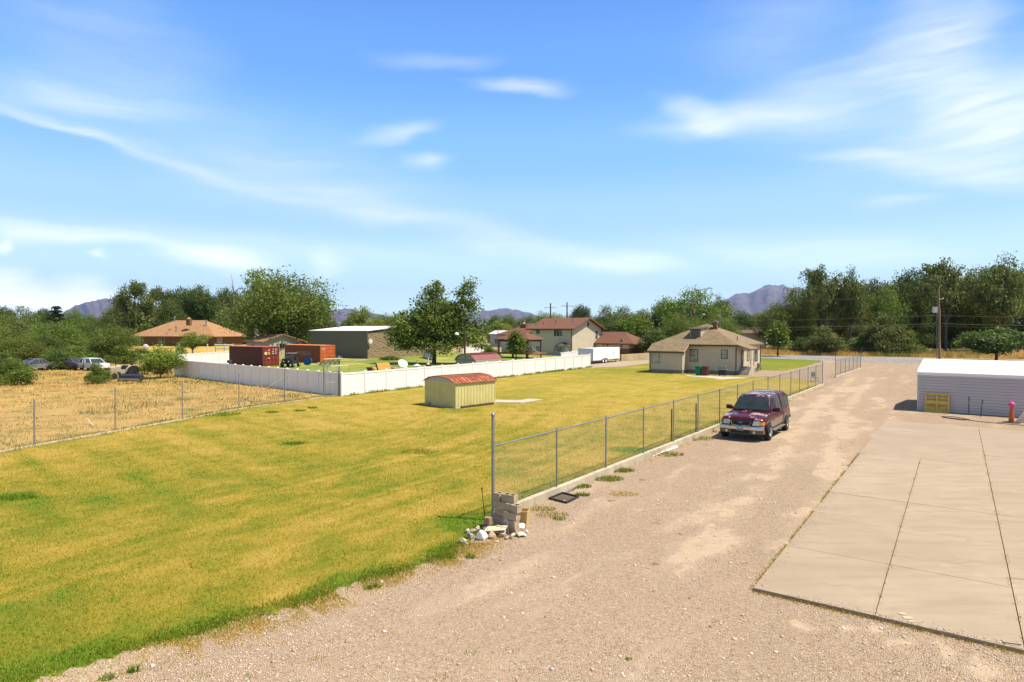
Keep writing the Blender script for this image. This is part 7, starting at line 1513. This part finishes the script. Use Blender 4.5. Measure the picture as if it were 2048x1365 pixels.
ya, yb2 = fy(1202.5), fy(1215); ym3 = (ya+yb2)/2; mb = MB(); mb.prism([(.02, ya, .52), (.02, ya+.15, .8), (.02, ym3, .9), (.02, yb2-.15, .8), (.02, yb2, .52), (.02, yb2-.1, .52), (.02, yb2-.22, .73), (.02, ym3, .82), (.02, ya+.22, .73), (.02, ya+.1, .52)], (.1, 0, 0)); mb.build('mudguard', M['white_trim'], tr_)
mb = MB(); mb.box(-tw+.1, -.1, .05, tl-.3, .38, .5); mb.prism([(-tw+.3, tl-.3, .4), (-.3, tl-.3, .4), (-tw/2+.06, tl+1.4, .4), (-tw/2-.06, tl+1.4, .4)], (0, 0, .08)); mb.tube([(-.5, tl-.6, 0), (-.5, tl-.6, .45)], .06, 6); mb.build('chassis', M['dark'], tr_)
# retaining wall behind the drive
mb = MB(); a, b = at(1243, 722, 104), at(1420, 716, 131); a.z = b.z = 0; d = (b-a).normalized(); n_ = Vector((-d.y, d.x, 0)); mb.prism([a, b, b+n_*.35, a+n_*.35], (0, 0, 1.05)); tag(mb.build('retaining_wall', simple('sandy retaining wall', (.52, .38, .22), .9, var=.25, scale=.6)), 'low sandy retaining wall between the trailer and the tan house', 'wall')

# red roofed gambrel shed
O_ = at(951, 706, 75); O_.z = 0; e1, e2, fx, fy, fz = local(O_, AX); gs = thing('garden_shed', 'gambrel shed with ribbed dusty red roof behind the white fence', 'shed', O_, AX); g_w = -fx(911); g_l = fy(1001); gze = fz(0, 0, 721); gzp = fz(-g_w/2, 0, 708.5)
q_ = [(-g_w, gze), (-g_w*.82, gze+(gzp-gze)*.72), (-g_w/2, gzp), (-g_w*.18, gze+(gzp-gze)*.72), (0, gze)]
mb = MB(); mb.prism([(-g_w, 0, 0)] + [(x_, 0, z_) for x_, z_ in q_] + [(0, 0, 0)], (0, g_l, 0)); mb.build('wall', simple('tan grey shed wall', (.40, .33, .29), .6, var=.1), gs)
mb = MB(); rc_ = simple('dusty red ribbed roof', (.36, .13, .12), .6, var=.15, scale=2)
for i in range(4):
    a, b = q_[i], q_[i+1]; slab_roof(mb, [(a[0], -.15, a[1]+.05), (a[0], g_l+.15, a[1]+.05), (b[0], g_l+.15, b[1]+.05), (b[0], -.15, b[1]+.05)], .05)
    k = int(g_l/.32)
    for j in range(k): y_ = g_l*j/k; mb.prism([(a[0], y_, a[1]+.05), (b[0], y_, b[1]+.05), (b[0], y_, b[1]+.11), (a[0], y_, a[1]+.11)], (0, .06, 0))
mb.build('roof', rc_, gs); mb = MB()
for i in range(4): mb.tube([(q_[i][0], -.17, q_[i][1]+.03), (q_[i+1][0], -.17, q_[i+1][1]+.03)], .05, 4)
mb.box(-g_w/2-.03, -g_w/2+.03, -.02, 0, 0, gzp); mb.box(-g_w, 0, -.021, 0, gze-.05, gze+.03); mb.build('trim', simple('rusty trim', (.2, .12, .08), .7), gs)

# greenhouse frame
O_ = at(645.5, 738, 70); O_.z = 0; e1, e2, fx, fy, fz = local(O_, AX-R(8)); gr_ = thing('greenhouse', 'bare aluminium greenhouse frame with slatted roof behind the fence corner', 'greenhouse', at(636, 738, 66), AX-R(8)); gr_.location.z = 0
al = simple('aluminium', (.52, .50, .46), .4, .6); Wg, Lg, zg, zpk = 2.5, 2.2, hrow(at(640, 700, 66), 731), hrow(at(660, 700, 66), 718)
mb = MB()
for x_ in (0, Wg):
    for y_ in (0, Lg/2, Lg): mb.tube([(x_, y_, 0), (x_, y_, zg)], .025, 5)
for y_ in (0, Lg/4, Lg/2, Lg*.75, Lg): mb.tube([(0, y_, zg), (Wg/2, y_, zpk), (Wg, y_, zg)], .025, 5)
for (x_, z_) in ((0, zg), (Wg, zg), (Wg/2, zpk), (0, 0.03), (Wg, .03)): mb.tube([(x_, 0, z_), (x_, Lg, z_)], .025, 5)
for x_ in (Wg*.33, Wg*.66): mb.tube([(x_, 0, 0), (x_, 0, zg+.35)], .022, 5)
mb.tube([(0, 0, zg), (Wg, 0, zg)], .022, 5); mb.tube([(Wg*.33, 0, 1.0), (Wg*.66, 0, 1.0)], .02, 5); mb.build('frame', al, gr_, recalc=False)
for i in range(4): mb = MB(); y_ = .06+i*Lg/4; slab_roof(mb, [(0.02, y_, zg+.03), (0.02, y_+.4, zg+.03), (Wg/2, y_+.4, zpk+.03), (Wg/2, y_, zpk+.03)], .01); mb.build('roof_panel', simple('cloudy roof sheet', (.62, .52, .36), .5, var=.15), gr_)

# black open buggy
bgy = thing('buggy', 'black open jeep style buggy with canvas top parked beside the orange container', 'off-road car', at(581, 722, 87), AX+R(35)); bgy.location.z = 0
mb = MB(); mb.box(-.72, .72, -1.5, 1.5, .5, .95); mb.box(-.6, .6, -1.65, -.5, .95, 1.22); mb.box(-.68, .68, .3, 1.55, .95, 1.25); mb.box(-.74, .74, -1.55, -.75, .9, .98); mb.box(-.74, .74, .75, 1.5, .9, .98); mb.build('body', M['dark'], bgy, bevel=.04)
mb = MB(); mb.box(-.62, .62, -.52, -.46, 1.22, 1.72); mb.build('windscreen', M['glass'], bgy)
for sx in (-1, 1):
    for sy in (-1.1, 1.1):
        wh = thing('wheel', None, None); wh.parent = bgy; wh.location = (sx*.75, sy, .38); mb = MB(); mb.lathe([(.2, -.13), (.35, -.14), (.38, 0), (.35, .14), (.2, .13)], 18, (0,0,0), 'x'); mb.build('tyre', M['rubber'], wh); mb = MB(); mb.lathe([(.2, -.1), (.2, .1)], 14, (0,0,0), 'x'); mb.lathe([(.12, -.14), (.12, .14)], 10, (0,0,0), 'x'); mb.build('rim', M['white_metal'], wh)
mb = MB(); mb.lathe([(.2, -.1), (.36, -.1), (.38, 0), (.36, .1), (.2, .1)], 16, (0, 1.7, 1.1), 'y'); mb.build('spare_wheel', M['rubber'], bgy); mb = MB(); mb.lathe([(.22, 1.6), (.22, 1.83)], 14, (0, 0, 1.1), 'y'); mb.build('spare_rim', M['white_metal'], bgy)
mb = MB()
for sx in (-.6, .6): mb.tube([(sx, -.5, 1.2), (sx, -.4, 1.8), (sx, 1.1, 1.85), (sx, 1.4, 1.2)], .045, 6)
mb.build('roll_cage', M['dark'], bgy); mb = MB(); mb.box(-.66, .66, -.45, 1.15, 1.86, 1.94); mb.build('canvas_top', simple('grey blue canvas', (.22, .24, .3), .8), bgy, bevel=.02); mb = MB()
for sx in (-.35, .35): mb.lathe([(.11, 0), (.09, .04)], 12, (sx, -1.66, .85), 'y')
mb.build('headlight', M['chrome'], bgy); mb = MB(); mb.box(-.35, -.05, .1, .5, .78, 1.2); mb.box(.1, .4, .1, .5, .78, 1.2); mb.build('seat', simple('brown seat', (.12, .07, .04), .7), bgy, bevel=.03)
# blue paddling pool, motorbike, rings
bp_ = thing('paddling_pool', 'blue plastic paddling pool propped against the orange container', 'paddling pool', at(617.5, 727, 92), AX); bp_.location.z = .0; blu = simple('blue plastic', (.015, .10, .30), .45, var=.1)
mb = MB(); mb.M = Matrix.Rotation(R(-8), 4, 'X'); mb.lathe([(.05, -.02), (.8, .0), (.92, -.22), (.98, -.24), (.96, -.20), (.84, .03), (.05, .04)], 24, (0, 0, .0), 'y'); mb.v = [(x*.62 if False else x*.92, y, z*.62+.55) for x, y, z in mb.v]; mb.build('shell', blu, bp_, smooth=40); mb = MB(); mb.M = Matrix.Rotation(R(-8), 4, 'X'); mb.lathe([(.95, -.25), (1.0, -.25), (1.0, -.2), (.95, -.2)], 24, (0, 0, 0), 'y'); mb.v = [(x*.92, y, z*.62+.55) for x, y, z in mb.v]; mb.build('rim', blu, bp_)
mc = thing('motorcycle', 'red and dark motorcycle standing at the right end of the orange container', 'motorcycle', at(677, 722, 94), AX+R(60)); mc.location.z = 0
for y_ in (-.65, .65): wh = thing('wheel', None, None); wh.parent = mc; wh.location = (0, y_, .3); mb = MB(); mb.lathe([(.22, -.05), (.3, -.05), (.32, 0), (.3, .05), (.22, .05)], 18, (0,0,0), 'x'); mb.build('tyre', M['rubber'], wh); mb = MB(); mb.lathe([(.2, -.03), (.2, .03)], 14, (0,0,0), 'x'); mb.build('rim', M['galv'], wh)
mb = MB(); mb.loft([[(-.12,-.4,.5),(.12,-.4,.5),(.12,-.4,.7),(-.12,-.4,.7)], [(-.16,0,.45),(.16,0,.45),(.16,0,.95),(-.16,0,.95)], [(-.13,.45,.6),(.13,.45,.6),(.13,.5,.85),(-.13,.5,.85)]]); mb.build('tank', simple('bike red', (.35,.04,.05), .3), mc, bevel=.03); mb = MB(); mb.box(-.14,.14,.1,.8,.82,.92); mb.build('seat', M['dark'], mc, bevel=.03); mb = MB(); mb.tube([(-.38,-.35,1.12),(0,-.42,1.05),(.38,-.35,1.12)], .02, 6); mb.tube([(0,-.65,.3),(0,-.42,1.05)], .035, 6); mb.box(-.15,.15,-.6,-.5,1.0,1.3); mb.build('handlebar', M['galv'], mc)
mb = MB(); mb.tube([(math.cos(a*.449)*.22, 0, .22+math.sin(a*.449)*.22) for a in range(15)], .05, 6); o = mb.build('white_ring', M['white_trim']); o.location = at(637, 727, 90); o.location.z = .02; tag(o, 'small white ring leaning at the foot of the orange container', 'ring')
# dark barrel by the red container
br = MB(); br.lathe([(.27, 0), (.3, .1), (.3, .8), (.27, .86)], 16); o = br.build('barrel', simple('dark blue grey drum', (.06,.05,.07), .4), smooth=40); o.location = at(459, 726, 84); o.location.z = .25; tag(o, 'dark drum standing at the left end of the dark red container', 'drum')
# yard clutter along the fence
dh = thing('dog_house', 'orange roofed wooden dog house just behind the white fence', 'dog house', at(752, 738, 66.5), AX-R(25)); dh.location.z = .15; om = simple('orange stained plywood', (.50, .24, .03), .7, var=.15)
mb = MB(); mb.box(0, 1.1, 0, 1.15, 0, .95); mb.prism([(0, 0, .95), (1.1, 0, .95), (.55, 0, 1.5)], (0, 1.15, 0)); mb.build('wall', M['wood_dark'], dh); mb = MB(); slab_roof(mb, [(-.15, -.12, .85), (.55, -.12, 1.55), (.55, 1.25, 1.55), (-.15, 1.25, .85)], .05); slab_roof(mb, [(1.25, -.12, .85), (1.25, 1.25, .85), (.55, 1.25, 1.55), (.55, -.12, 1.55)], .05); mb.build('roof', om, dh); mb = MB(); mb.box(1.101, 1.12, 0, 1.15, 0, .85); mb.build('side_board', om, dh); mb = MB(); mb.box(.3, .8, -.012, -.002, .05, .8); mb.build('opening', M['dark'], dh)
wbw = thing('wheelbarrow', 'maroon wheelbarrow standing left of the orange roofed dog house', 'wheelbarrow', at(744, 742, 63), AX); wbw.location.z = 0
mb = MB(); mb.loft([[(-.25,-.2,.9),(.25,-.2,.9),(.25,.2,.9),(-.25,.2,.9)], [(-.5,-.35,1.4),(.5,-.35,1.4),(.5,.35,1.4),(-.5,.35,1.4)]]); mb.build('tray', simple('maroon tray', (.16,.02,.03), .4), wbw); mb = MB(); mb.lathe([(.15,-.05),(.2,0),(.15,.05)], 14, (0,-.45,.2), 'x'); mb.build('wheel', M['rubber'], wbw); mb = MB()
for sx in (-.3,.3): mb.tube([(sx*.3,-.45,.2),(sx,0,.9),(sx,.9,1.05)], .025, 6); mb.tube([(sx,.2,.9),(sx,.25,0)], .025, 6)
mb.build('frame', M['galv_dark'], wbw); mb = MB(); mb.lathe([(.16,0),(.2,.25),(.22,.5),(.15,.55)], 12); o = mb.build('bucket', simple('yellow white bucket', (.75,.55,.08), .5)); o.location = at(749, 742, 60); o.location.z = 1.0; tag(o, 'yellow bucket standing between the wheelbarrow and dog house', 'bucket')
sdh = thing('satellite_dish', 'large white satellite dish tipped on the lawn just behind the white fence', 'dish', at(805, 738, 67.5), AX+R(20)); sdh.location.z = .75; sdh.scale = (.62, .62, .62)
mb = MB(); mb.M = Matrix.Translation((0,0,1.15)) @ Matrix.Rotation(R(-40), 4, 'Z') @ Matrix.Rotation(R(50), 4, 'Y'); mb.lathe([(.03, 0), (.3, .03), (.6, .12), (.85, .26), (.87, .25), (.6, .09), (.3, .0), (.03, -.03)], 24, (0,0,0), 'z'); mb.build('reflector', M['white_metal'], sdh, smooth=50, recalc=False); mb = MB(); mb.tube([(0,0,0),(0,0,1.1)], .05, 6); mb.tube([(.5,0,.2),(0,0,1.0)], .03, 5); mb.tube([(.2,.4,1.6),(1.0,-.2,1.0)], .02, 5); mb.build('stand', M['galv'], sdh)
crt = thing('utility_cart', 'wooden cart with tall yellow frame behind the white fence', 'cart', at(783, 738, 71), AX); crt.location.z = 0
mb = MB(); mb.box(-.75,.75,-.4,.4,.55,.95); mb.build('box', simple('grey tan cart box', (.45,.34,.26), .8), crt); mb = MB(); 
for x_ in (-.75, 0, .75): mb.tube([(x_, .4, .55), (x_, .4, 2.3)], .035, 5)
mb.tube([(-.75,.4,2.3),(.75,.4,2.3)], .035, 5); mb.build('frame', simple('yellow frame', (.36,.25,.06), .6), crt)
for x_ in (-.5,.5): mb = MB(); mb.lathe([(.2,-.06),(.25,0),(.2,.06)], 14, (x_,-.42,.3), 'y'); mb.build('wheel', M['rubber'], crt)
bb_ = thing('bird_bath', 'white bird bath with figure standing on the shaded lawn', 'bird bath', at(856.5, 733, 84), 0); bb_.location.z = 0
mb = MB(); mb.box(-.4,.4,-.4,.4,0,.55); mb.build('plinth', M['wood_dark'], bb_); mb = MB(); mb.lathe([(.25,.55),(.12,.65),(.07,.9),(.08,1.3),(.12,1.5)], 12); mb.build('column', M['white_trim'], bb_, smooth=40); mb = MB(); mb.lathe([(.1,2.45),(.35,2.55),(.5,2.65),(.48,2.6),(.05,2.5)], 14); mb.tube([(0,0,1.5),(0,0,2.5)], .035, 6); mb.build('bowl', M['galv_dark'], bb_)
pf = thing('garden_fountain', 'small pale garden ornament on the lawn left of the bird bath', 'ornament', at(834, 737, 78), 0); pf.location.z = .2
mb = MB(); mb.lathe([(.5,.3),(.55,.5),(.3,.62),(.1,.7)], 12); mb.build('basin', M['white_trim'], pf); mb = MB(); mb.lathe([(.08,.7),(.12,.9),(.05,1.1),(.09,1.2),(.01,1.3)], 10); mb.build('figure', simple('terracotta', (.5,.25,.12), .8), pf)
# yard light on a pole
P = at(929.5, 716, 82); P.z = 0; lp = thing('street_lamp', 'yard light with silver head on a timber pole behind the red roofed shed', 'lamp', P, 0); zt = hrow(P, 665); mb = MB(); mb.tube([(0,0,0),(0,0,zt)], [.16,.12], 8); mb.build('pole', M['wood_dark'], lp); mb = MB(); mb.tube([(0,0,zt-.15),(-.5,0,zt-.05),(-.9,0,zt-.1)], .035, 6); mb.build('arm', M['galv'], lp); mb = MB(); mb.lathe([(.3, zt-.35),(.26, zt-.15),(.12, zt-.02),(.03, zt)], 14, (-1.05,0,0)); mb.build('lamp_head', M['white_trim'], lp, smooth=40)

# ------------------------------------------------------------------ field: tractor, cars, tyre
tq = G(247, 763); tc_ = thing('tractor', 'old pale grey tractor with a dark flail mower standing in the dry field', 'tractor', tq, R(200)); TP = simple('chalky grey tractor paint', (.42,.38,.28), .7, var=.2, dirt=(.2,.08,.04), scale=4)
tc_.rotation_euler = (0,0,R(-28)); tc_.location = G(243, 758)
mb = MB(); mb.loft([[(-.28,-1.3,.75),(.28,-1.3,.75),(.28,-1.3,1.2),(0,-1.3,1.32),(-.28,-1.3,1.2)], [(-.3,-.2,.75),(.3,-.2,.75),(.32,-.2,1.35),(0,-.2,1.5),(-.32,-.2,1.35)]]); mb.box(-.22,.22,-.2,1.0,.55,.95); mb.build('hood', TP, tc_, bevel=.03)
mb = MB(); mb.box(-.24,.24,-1.33,-1.302,.8,1.18); mb.build('grille', simple('grille grey', (.16,.14,.1), .6), tc_)
for sx in (-1,1):
    wh = thing('wheel', None, None); wh.parent = tc_; wh.location = (sx*.75,.75,.65); mb = MB(); mb.lathe([(.35,-.16),(.6,-.17),(.66,0),(.6,.17),(.35,.16)], 22, (0,0,0), 'x')
    for k in range(20): a = k*.314; mb.M = Matrix.Rotation(a, 4, 'X'); mb.box(-.16,.16,-.04,.04,.6,.69)
    mb.build('tyre', M['rubber'], wh, recalc=False); mb = MB(); mb.lathe([(.34,-.08),(.34,.08)], 16, (0,0,0), 'x'); mb.build('rim', TP, wh)
    wh = thing('wheel', None, None); wh.parent = tc_; wh.location = (sx*.62,-1.1,.34); mb = MB(); mb.lathe([(.18,-.08),(.31,-.08),(.34,0),(.31,.08),(.18,.08)], 18, (0,0,0), 'x'); mb.build('tyre', M['rubber'], wh); mb = MB(); mb.lathe([(.17,-.05),(.17,.06)], 12, (0,0,0), 'x'); mb.build('rim', simple('red hub', (.3,.05,.03), .5), wh)
    mb = MB(); mb.M = Matrix.Translation((sx*.75,.75,.65)); arc = [(math.cos(R(a))*.74, math.sin(R(a))*.74) for a in range(10, 171, 20)]; mb.loft([[(-.15,c,s),(.15,c,s),(.15,c*1.04,s*1.04),(-.15,c*1.04,s*1.04)] for c, s in arc]); mb.build('mudguard', TP, tc_)
mb = MB(); mb.box(-.25,.25,.7,1.1,1.15,1.22); mb.box(-.25,.25,1.08,1.14,1.2,1.5); mb.build('seat', M['rubber'], tc_, bevel=.02); mb = MB(); mb.tube([(0,.0,1.3),(0,.4,1.55)], .025, 6); mb.tube([(math.cos(a*.5)*.2, .42+math.sin(a*.5)*.08, 1.57+math.sin(a*.5)*.18) for a in range(14)], .018, 5); mb.build('steering_wheel', M['dark'], tc_); mb = MB(); mb.tube([(.18,-.7,1.35),(.18,-.7,1.95)], .035, 6); mb.build('exhaust', M['dark'], tc_)
fm = thing('flail_mower', 'dark wide flail mower deck in front of the old grey tractor', 'mower', G(263, 763), R(-8)); mb = MB(); mb.prism([(-1.15,-.4,.15),(-1.15,.35,.15),(-1.15,.4,.5),(-1.15,.1,.72),(-1.15,-.3,.6)], (2.3,0,0)); mb.build('deck', simple('dark purple grey steel', (.055,.05,.065), .5, .3, dirt=(.2,.1,.06)), fm, bevel=.02)
for sx in (-1,1): mb = MB(); mb.lathe([(.14,-.05),(.2,0),(.14,.05)], 14, (sx*1.22,-.2,.2), 'x'); mb.build('wheel', M['rubber'], fm)
mb = MB(); mb.tube([(-1.1,-.45,.2),(1.1,-.45,.2)], .09, 8); mb.build('roller', M['galv_dark'], fm)
for x_ in (-.4,.1,.5): mb = MB(); mb.tube([(x_,0,.6),(x_,.1,.95)], .04, 6); mb.build('linkage', M['dark'], fm)
def car(u, D, ang, paint, label, wagon=True, l=4.5, w=1.75, h=1.55, name='parked_car'):
    P = at(u, 700, D); P.z = 0; r = thing(name, label, 'car', P, ang); hh = h
    side = [(-l/2,.35),(-l/2,.72),(-l/2+.1,.9),(-l/2+1.15,.98),(l/2-.2,1.0),(l/2,.85),(l/2,.35)]
    mb = MB(); mb.loft([[(x_, -w/2+.05, z_) for x_, z_ in side], [(x_, -w/2, z_*.98+.01) for x_, z_ in side], [(x_, w/2, z_*.98+.01) for x_, z_ in side], [(x_, w/2-.05, z_) for x_, z_ in side]]); mb.build('body', paint, r, bevel=.03)
    g0, g1 = (-l/2+1.1, l/2-.12) if wagon else (-l/2+1.2, l/2-.8); t0, t1 = (g0+.75, g1-.3) if wagon else (g0+.8, g1-.75)
    mb = MB(); mb.loft([[(g0,-w/2+.08,.99),(g1,-w/2+.08,.99),(g1,w/2-.08,.99),(g0,w/2-.08,.99)], [(t0,-w/2+.25,hh-.07),(t1,-w/2+.25,hh-.07),(t1,w/2-.25,hh-.07),(t0,w/2-.25,hh-.07)]]); mb.build('window', M['glass'], r)
    mb = MB(); mb.box(t0-.05, t1+.06, -w/2+.22, w/2-.22, hh-.069, hh)
    for (a, b) in ((g0,t0),(g1,t1),((g0+g1)/2,(t0+t1)/2),((g0*.3+g1*.7),(t0*.3+t1*.7))):
        for sy in (-1,1): mb.tube([(a, sy*(w/2-.07), .98), (b, sy*(w/2-.235), hh-.05)], .045, 5)
    mb.build('roof', paint, r)
    for sx in (-1,1):
        for sy in (-1,1): wh = thing('wheel', None, None); wh.parent = r; wh.location = (sx*l*.3, sy*(w/2-.08), .32); mb = MB(); mb.lathe([(.2,-.1),(.31,-.1),(.33,0),(.31,.1),(.2,.1)], 18, (0,0,0), 'y'); mb.build('tyre', M['rubber'], wh); mb = MB(); mb.lathe([(.19,-.09),(.19,.09)], 12, (0,0,0), 'y'); mb.build('rim', M['galv'], wh)
    for sy in (-1,1): mb = MB(); mb.box(l/2-.05, l/2+.012, sy*(w/2-.22)-.12, sy*(w/2-.22)+.12, .7, .88); mb.build('tail_light', simple('tail lens', (.35,.02,.02), .3), r)
    return r
car(187, 80, R(148), simple('white car paint', (.75,.76,.78), .3, var=.04), 'white station wagon parked behind the small egg shaped shrub')
car(150, 81, R(152), simple('dusty dark grey paint', (.11,.10,.09), .7, var=.2), 'dusty dark grey car left of the white wagon', False, 4.8, 1.8, 1.5)
car(66, 79, R(70), simple('dull silver paint', (.2,.19,.18), .7, var=.2), 'dull silver car half hidden in the bushes on the left', False, 4.6, 1.75, 1.5)
mb = MB(); mb.lathe([(.24,-.1),(.36,-.11),(.4,0),(.36,.11),(.24,.1),(.22,0)], 24, (0,0,0), 'y'); mb.f = mb.f[:-2]; o = mb.build('tyre', M['rubber'], smooth=40); o.location = at(468, 762, 63.5); o.location.z = .40; o.rotation_euler = (R(8),0,R(20)); tag(o, 'old tyre leaning upright in the dry grass by the shaded white fence', 'tyre')

# ------------------------------------------------------------------ utility poles and wires
def pole(u, D, vt, label, arms=(), trans=None, lean=0, mat=None, r0=.15):
    P = at(u, 700, D); P.z = 0; r = thing('utility_pole', label, 'utility pole', P, 0); zt = hrow(P, vt); mb = MB(); mb.tube([(0,0,0),(lean,0,zt)], [r0*1.15,r0*.75], 8); mb.build('pole', mat or M['wood_pole'], r, smooth=50)
    for (vz, half, dy) in arms:
        z = hrow(P, vz); mb = MB(); mb.tube([(lean-half, -dy, z), (lean+half, dy, z)], .07, 4); a_ = mb.build('crossarm', M['wood'], r)
        for k in (-.9,-.4,.4,.9): mb = MB(); mb.lathe([(.05,z+.06),(.07,z+.15),(.03,z+.25)], 6, (lean+half*k, dy*k, 0)); mb.build('insulator', M['galv'], a_)
    if trans: z = hrow(P, trans); mb = MB(); mb.lathe([(.22,z-.5),(.24,z-.4),(.24,z+.4),(.2,z+.5)], 12, (lean+.32,-.1,0)); mb.build('transformer', simple('transformer', (.3,.2,.16), .5), r)
    return r, P, zt
MPo, MPp, MPz = pole(1880, 102, 577, 'tall timber utility pole with meter box beside the grey road', (), None, -.35, None, .16)
zt = MPz; mb = MB(); z_ = hrow(MPp, 617); mb.tube([(-.18,-.15,0),(-.3,-.2,z_)], .16, 8); mb.build('pole_stub', M['wood_pole'], MPo); mb = MB(); zb2 = hrow(MPp, 626); mb.box(-1.35,-.65,-.3,.0,zb2,zb2+.95); mb.build('meter_box', simple('pale grey box', (.5,.47,.47), .5), MPo); mb = MB(); mb.tube([(-.6,-.2,0),(-.75,-.2,zb2)], .05, 6); mb.tube([(-.75,-.2,zb2),(-.7,-.2,hrow(MPp,585))], .03, 5); mb.build('conduit', simple('green grey conduit', (.14,.2,.2), .5), MPo); mb = MB(); zc2 = hrow(MPp, 600); mb.lathe([(.1,zc2),(.12,zc2+.25)], 8, (.15,0,0)); mb.tube([(-.3,0,zc2+.1),(.5,0,zc2+.25)], .03, 5); mb.build('bracket', M['galv'], MPo)
P2o, P2p, P2z = pole(1384.5, 136, 602, 'pale timber pole with crossarm, streetlight arm and transformer behind the tan house', ((607, 1.0, .5),), 623)
mb = MB(); za = hrow(P2p, 641); mb.tube([(.1,0,za),(1.2,-.3,za+.9),(2.0,-.5,za+1.25)], .05, 6); ar_ = mb.build('light_arm', M['galv'], P2o); mb = MB(); mb.lathe([(.06,-.35),(.16,0),(.06,.35)], 10, (2.3,-.5,za+1.25), 'x'); mb.build('lamp_head', M['white_trim'], ar_)
pole(1101, 195, 607, 'dark crossarm pole left of the pair over the two storey house', ((616, 1.9, .8),), None, 0, M['wood_dark'], .26); pole(1134, 190, 605, 'dark crossarm pole right of the pair over the two storey house', ((612.5, 1.9, .8),), None, 0, M['wood_dark'], .24)
pole(710.5, 215, 615, 'distant crossarm pole above the block building roof', ((618.5, 1.6, .8),), None, 0, M['wood_dark'], .22); pole(1052, 170, 640, 'short leaning pole behind the brown hip roof', ((648, 1.2, .5),), 655, -.5)
pole(996, 150, 654, 'thin pole left of the brown hip roof', (), None, 0, M['wood'], .12); pole(660, 140, 641, 'thin dark pole behind the orange container', (), None, 0, M['wood_dark'], .12)
def wire(pts, r, label, seg=18, sag=.4):
    mb = MB(); P = []
    for i in range(len(pts)-1):
        a, b = pts[i], pts[i+1]
        for k in range(seg): f = k/seg; q = a.lerp(b, f); q.z -= sag*4*f*(1-f); P.append(q)
    P.append(pts[-1]); mb.tube(P, r, 4, False); tag(mb.build('power_line', simple('wire', (.16,.15,.08), .6), recalc=False), label, 'power line', 'power lines over the grey road')
PL, PRt = lambda v: at(1384.5, v, 136), lambda v: at(2420, v, 74)
PM = lambda v: at(1877, v, 102)
wire([PL(609), PM(584), PRt(548)], .014, 'thin wire from the top of the timber pole'); wire([PL(611), PM(587), PRt(556)], .014, 'second thin wire just below the pole top')
wire([PL(640), PM(631), PRt(625)], .022, 'single cable crossing the tall trees at mid height'); wire([PL(653), PM(647.5), PRt(643)], .034, 'thickest lowest cable crossing in front of the tall trees'); wire([PL(657), PM(652), PRt(650)], .014, 'thin line right below the thickest cable')
wire([at(960, 650, 200), PL(653)], .02, 'cable running left from the streetlight pole behind the houses', sag=.8)
wire([PL(640), at(1372, 672, 80)], .014, 'service drop from the streetlight pole to the tan house roof', sag=.3)

# ------------------------------------------------------------------ far houses half hidden by trees
def small_house(u, D, v_eave, v_ridge, wpx, dep, wall, roof, label, z=0, ang=AX, name='house'):
    P = at(u, 700, D); P.z = 0; r = thing(name, label, 'house', P, ang); w = wpx/F*D; ze, zr = hrow(P, v_eave), hrow(P, v_ridge)
    mb = MB(); mb.box(-w/2, w/2, 0, dep, 0, ze); mb.prism([(-w/2+.01, .0, ze), (-w/2+.01, dep, ze), (-w/2+.01, dep/2, zr-.1)], (w-.02, 0, 0)); mb.build('wall', wall, r); gable_x(-w/2, w/2, 0, dep, ze+.1, zr+.1, roof, r)
    window(r, 'f', 0, -w*.25, 1.0, 1.2, 1.1, 2, 1); window(r, 'f', 0, w*.1, 1.0, 1.2, 1.1, 2, 1); return r
WH = simple('off white wall', (.55,.52,.48), .8); 
small_house(1500, 168, 667, 661, 60, 6, WH, M['sh_dark'], 'white walled house with grey roof glimpsed right of the tan house', ang=AX+R(10)); small_house(1505, 190, 664, 655, 50, 8, M['brick'], M['sh_brown'], 'house with red brown roof behind the white walled one', ang=AX+R(10))
small_house(633, 165, 659, 653, 30, 6, WH, M['sh_orange'], 'small house with orange brown roof beyond the block building'); small_house(1000, 190, 668, 662, 50, 6, WH, simple('white roof', (.75,.75,.76), .5), 'pale roofed building beyond the gazebo'); small_house(1850, 175, 690, 678, 120, 8, simple('dark tan wall', (.3,.25,.18), .9), M['sh_dark'], 'tan walled house hidden deep behind the tall tree row'); small_house(1985, 168, 690, 678, 90, 8, simple('pale brick wall', (.36,.28,.22), .9), M['sh_dark'], 'pale brick house behind the round dark maple')  # house deep behind the row has one even dark tan wall
small_house(445, 185, 655, 648, 40, 8, M['brick'], simple('pink roof', (.5,.2,.17), .8), 'house with pink red roof above the tan garage'); small_house(140, 140, 680, 675, 14, 4, M['brick'], simple('old pink tin roof', (.42,.22,.18), .8), 'tiny shed with pink roof among the left bushes')

# ------------------------------------------------------------------ one exposure-matched albedo level for everything that is not white
ALB = .8
for m_ in bpy.data.materials:
    if not m_.use_nodes or m_.name.split('.')[0] in ('white vinyl', 'white painted metal', 'haze air', 'white quartz rock', 'white painted board', 'chrome', 'window glass', 'vehicle glass', 'deep green leaves', 'mid green leaves', 'olive elm leaves', 'yellow green leaves', 'blue green needles'): continue
    for n_ in m_.node_tree.nodes:
        if n_.type == 'VALTORGB':
            for e_ in n_.color_ramp.elements: e_.color = tuple(c_*ALB for c_ in e_.color[:3]) + (1,)
        elif n_.type == 'MIX' and n_.data_type == 'RGBA':
            for i_ in (6, 7):
                if not n_.inputs[i_].is_linked: n_.inputs[i_].default_value = tuple(c_*ALB for c_ in n_.inputs[i_].default_value[:3]) + (1,)
        elif n_.type == 'TEX_BRICK':
            for k_ in ('Color1', 'Color2', 'Mortar'): n_.inputs[k_].default_value = tuple(c_*ALB for c_ in n_.inputs[k_].default_value[:3]) + (1,)
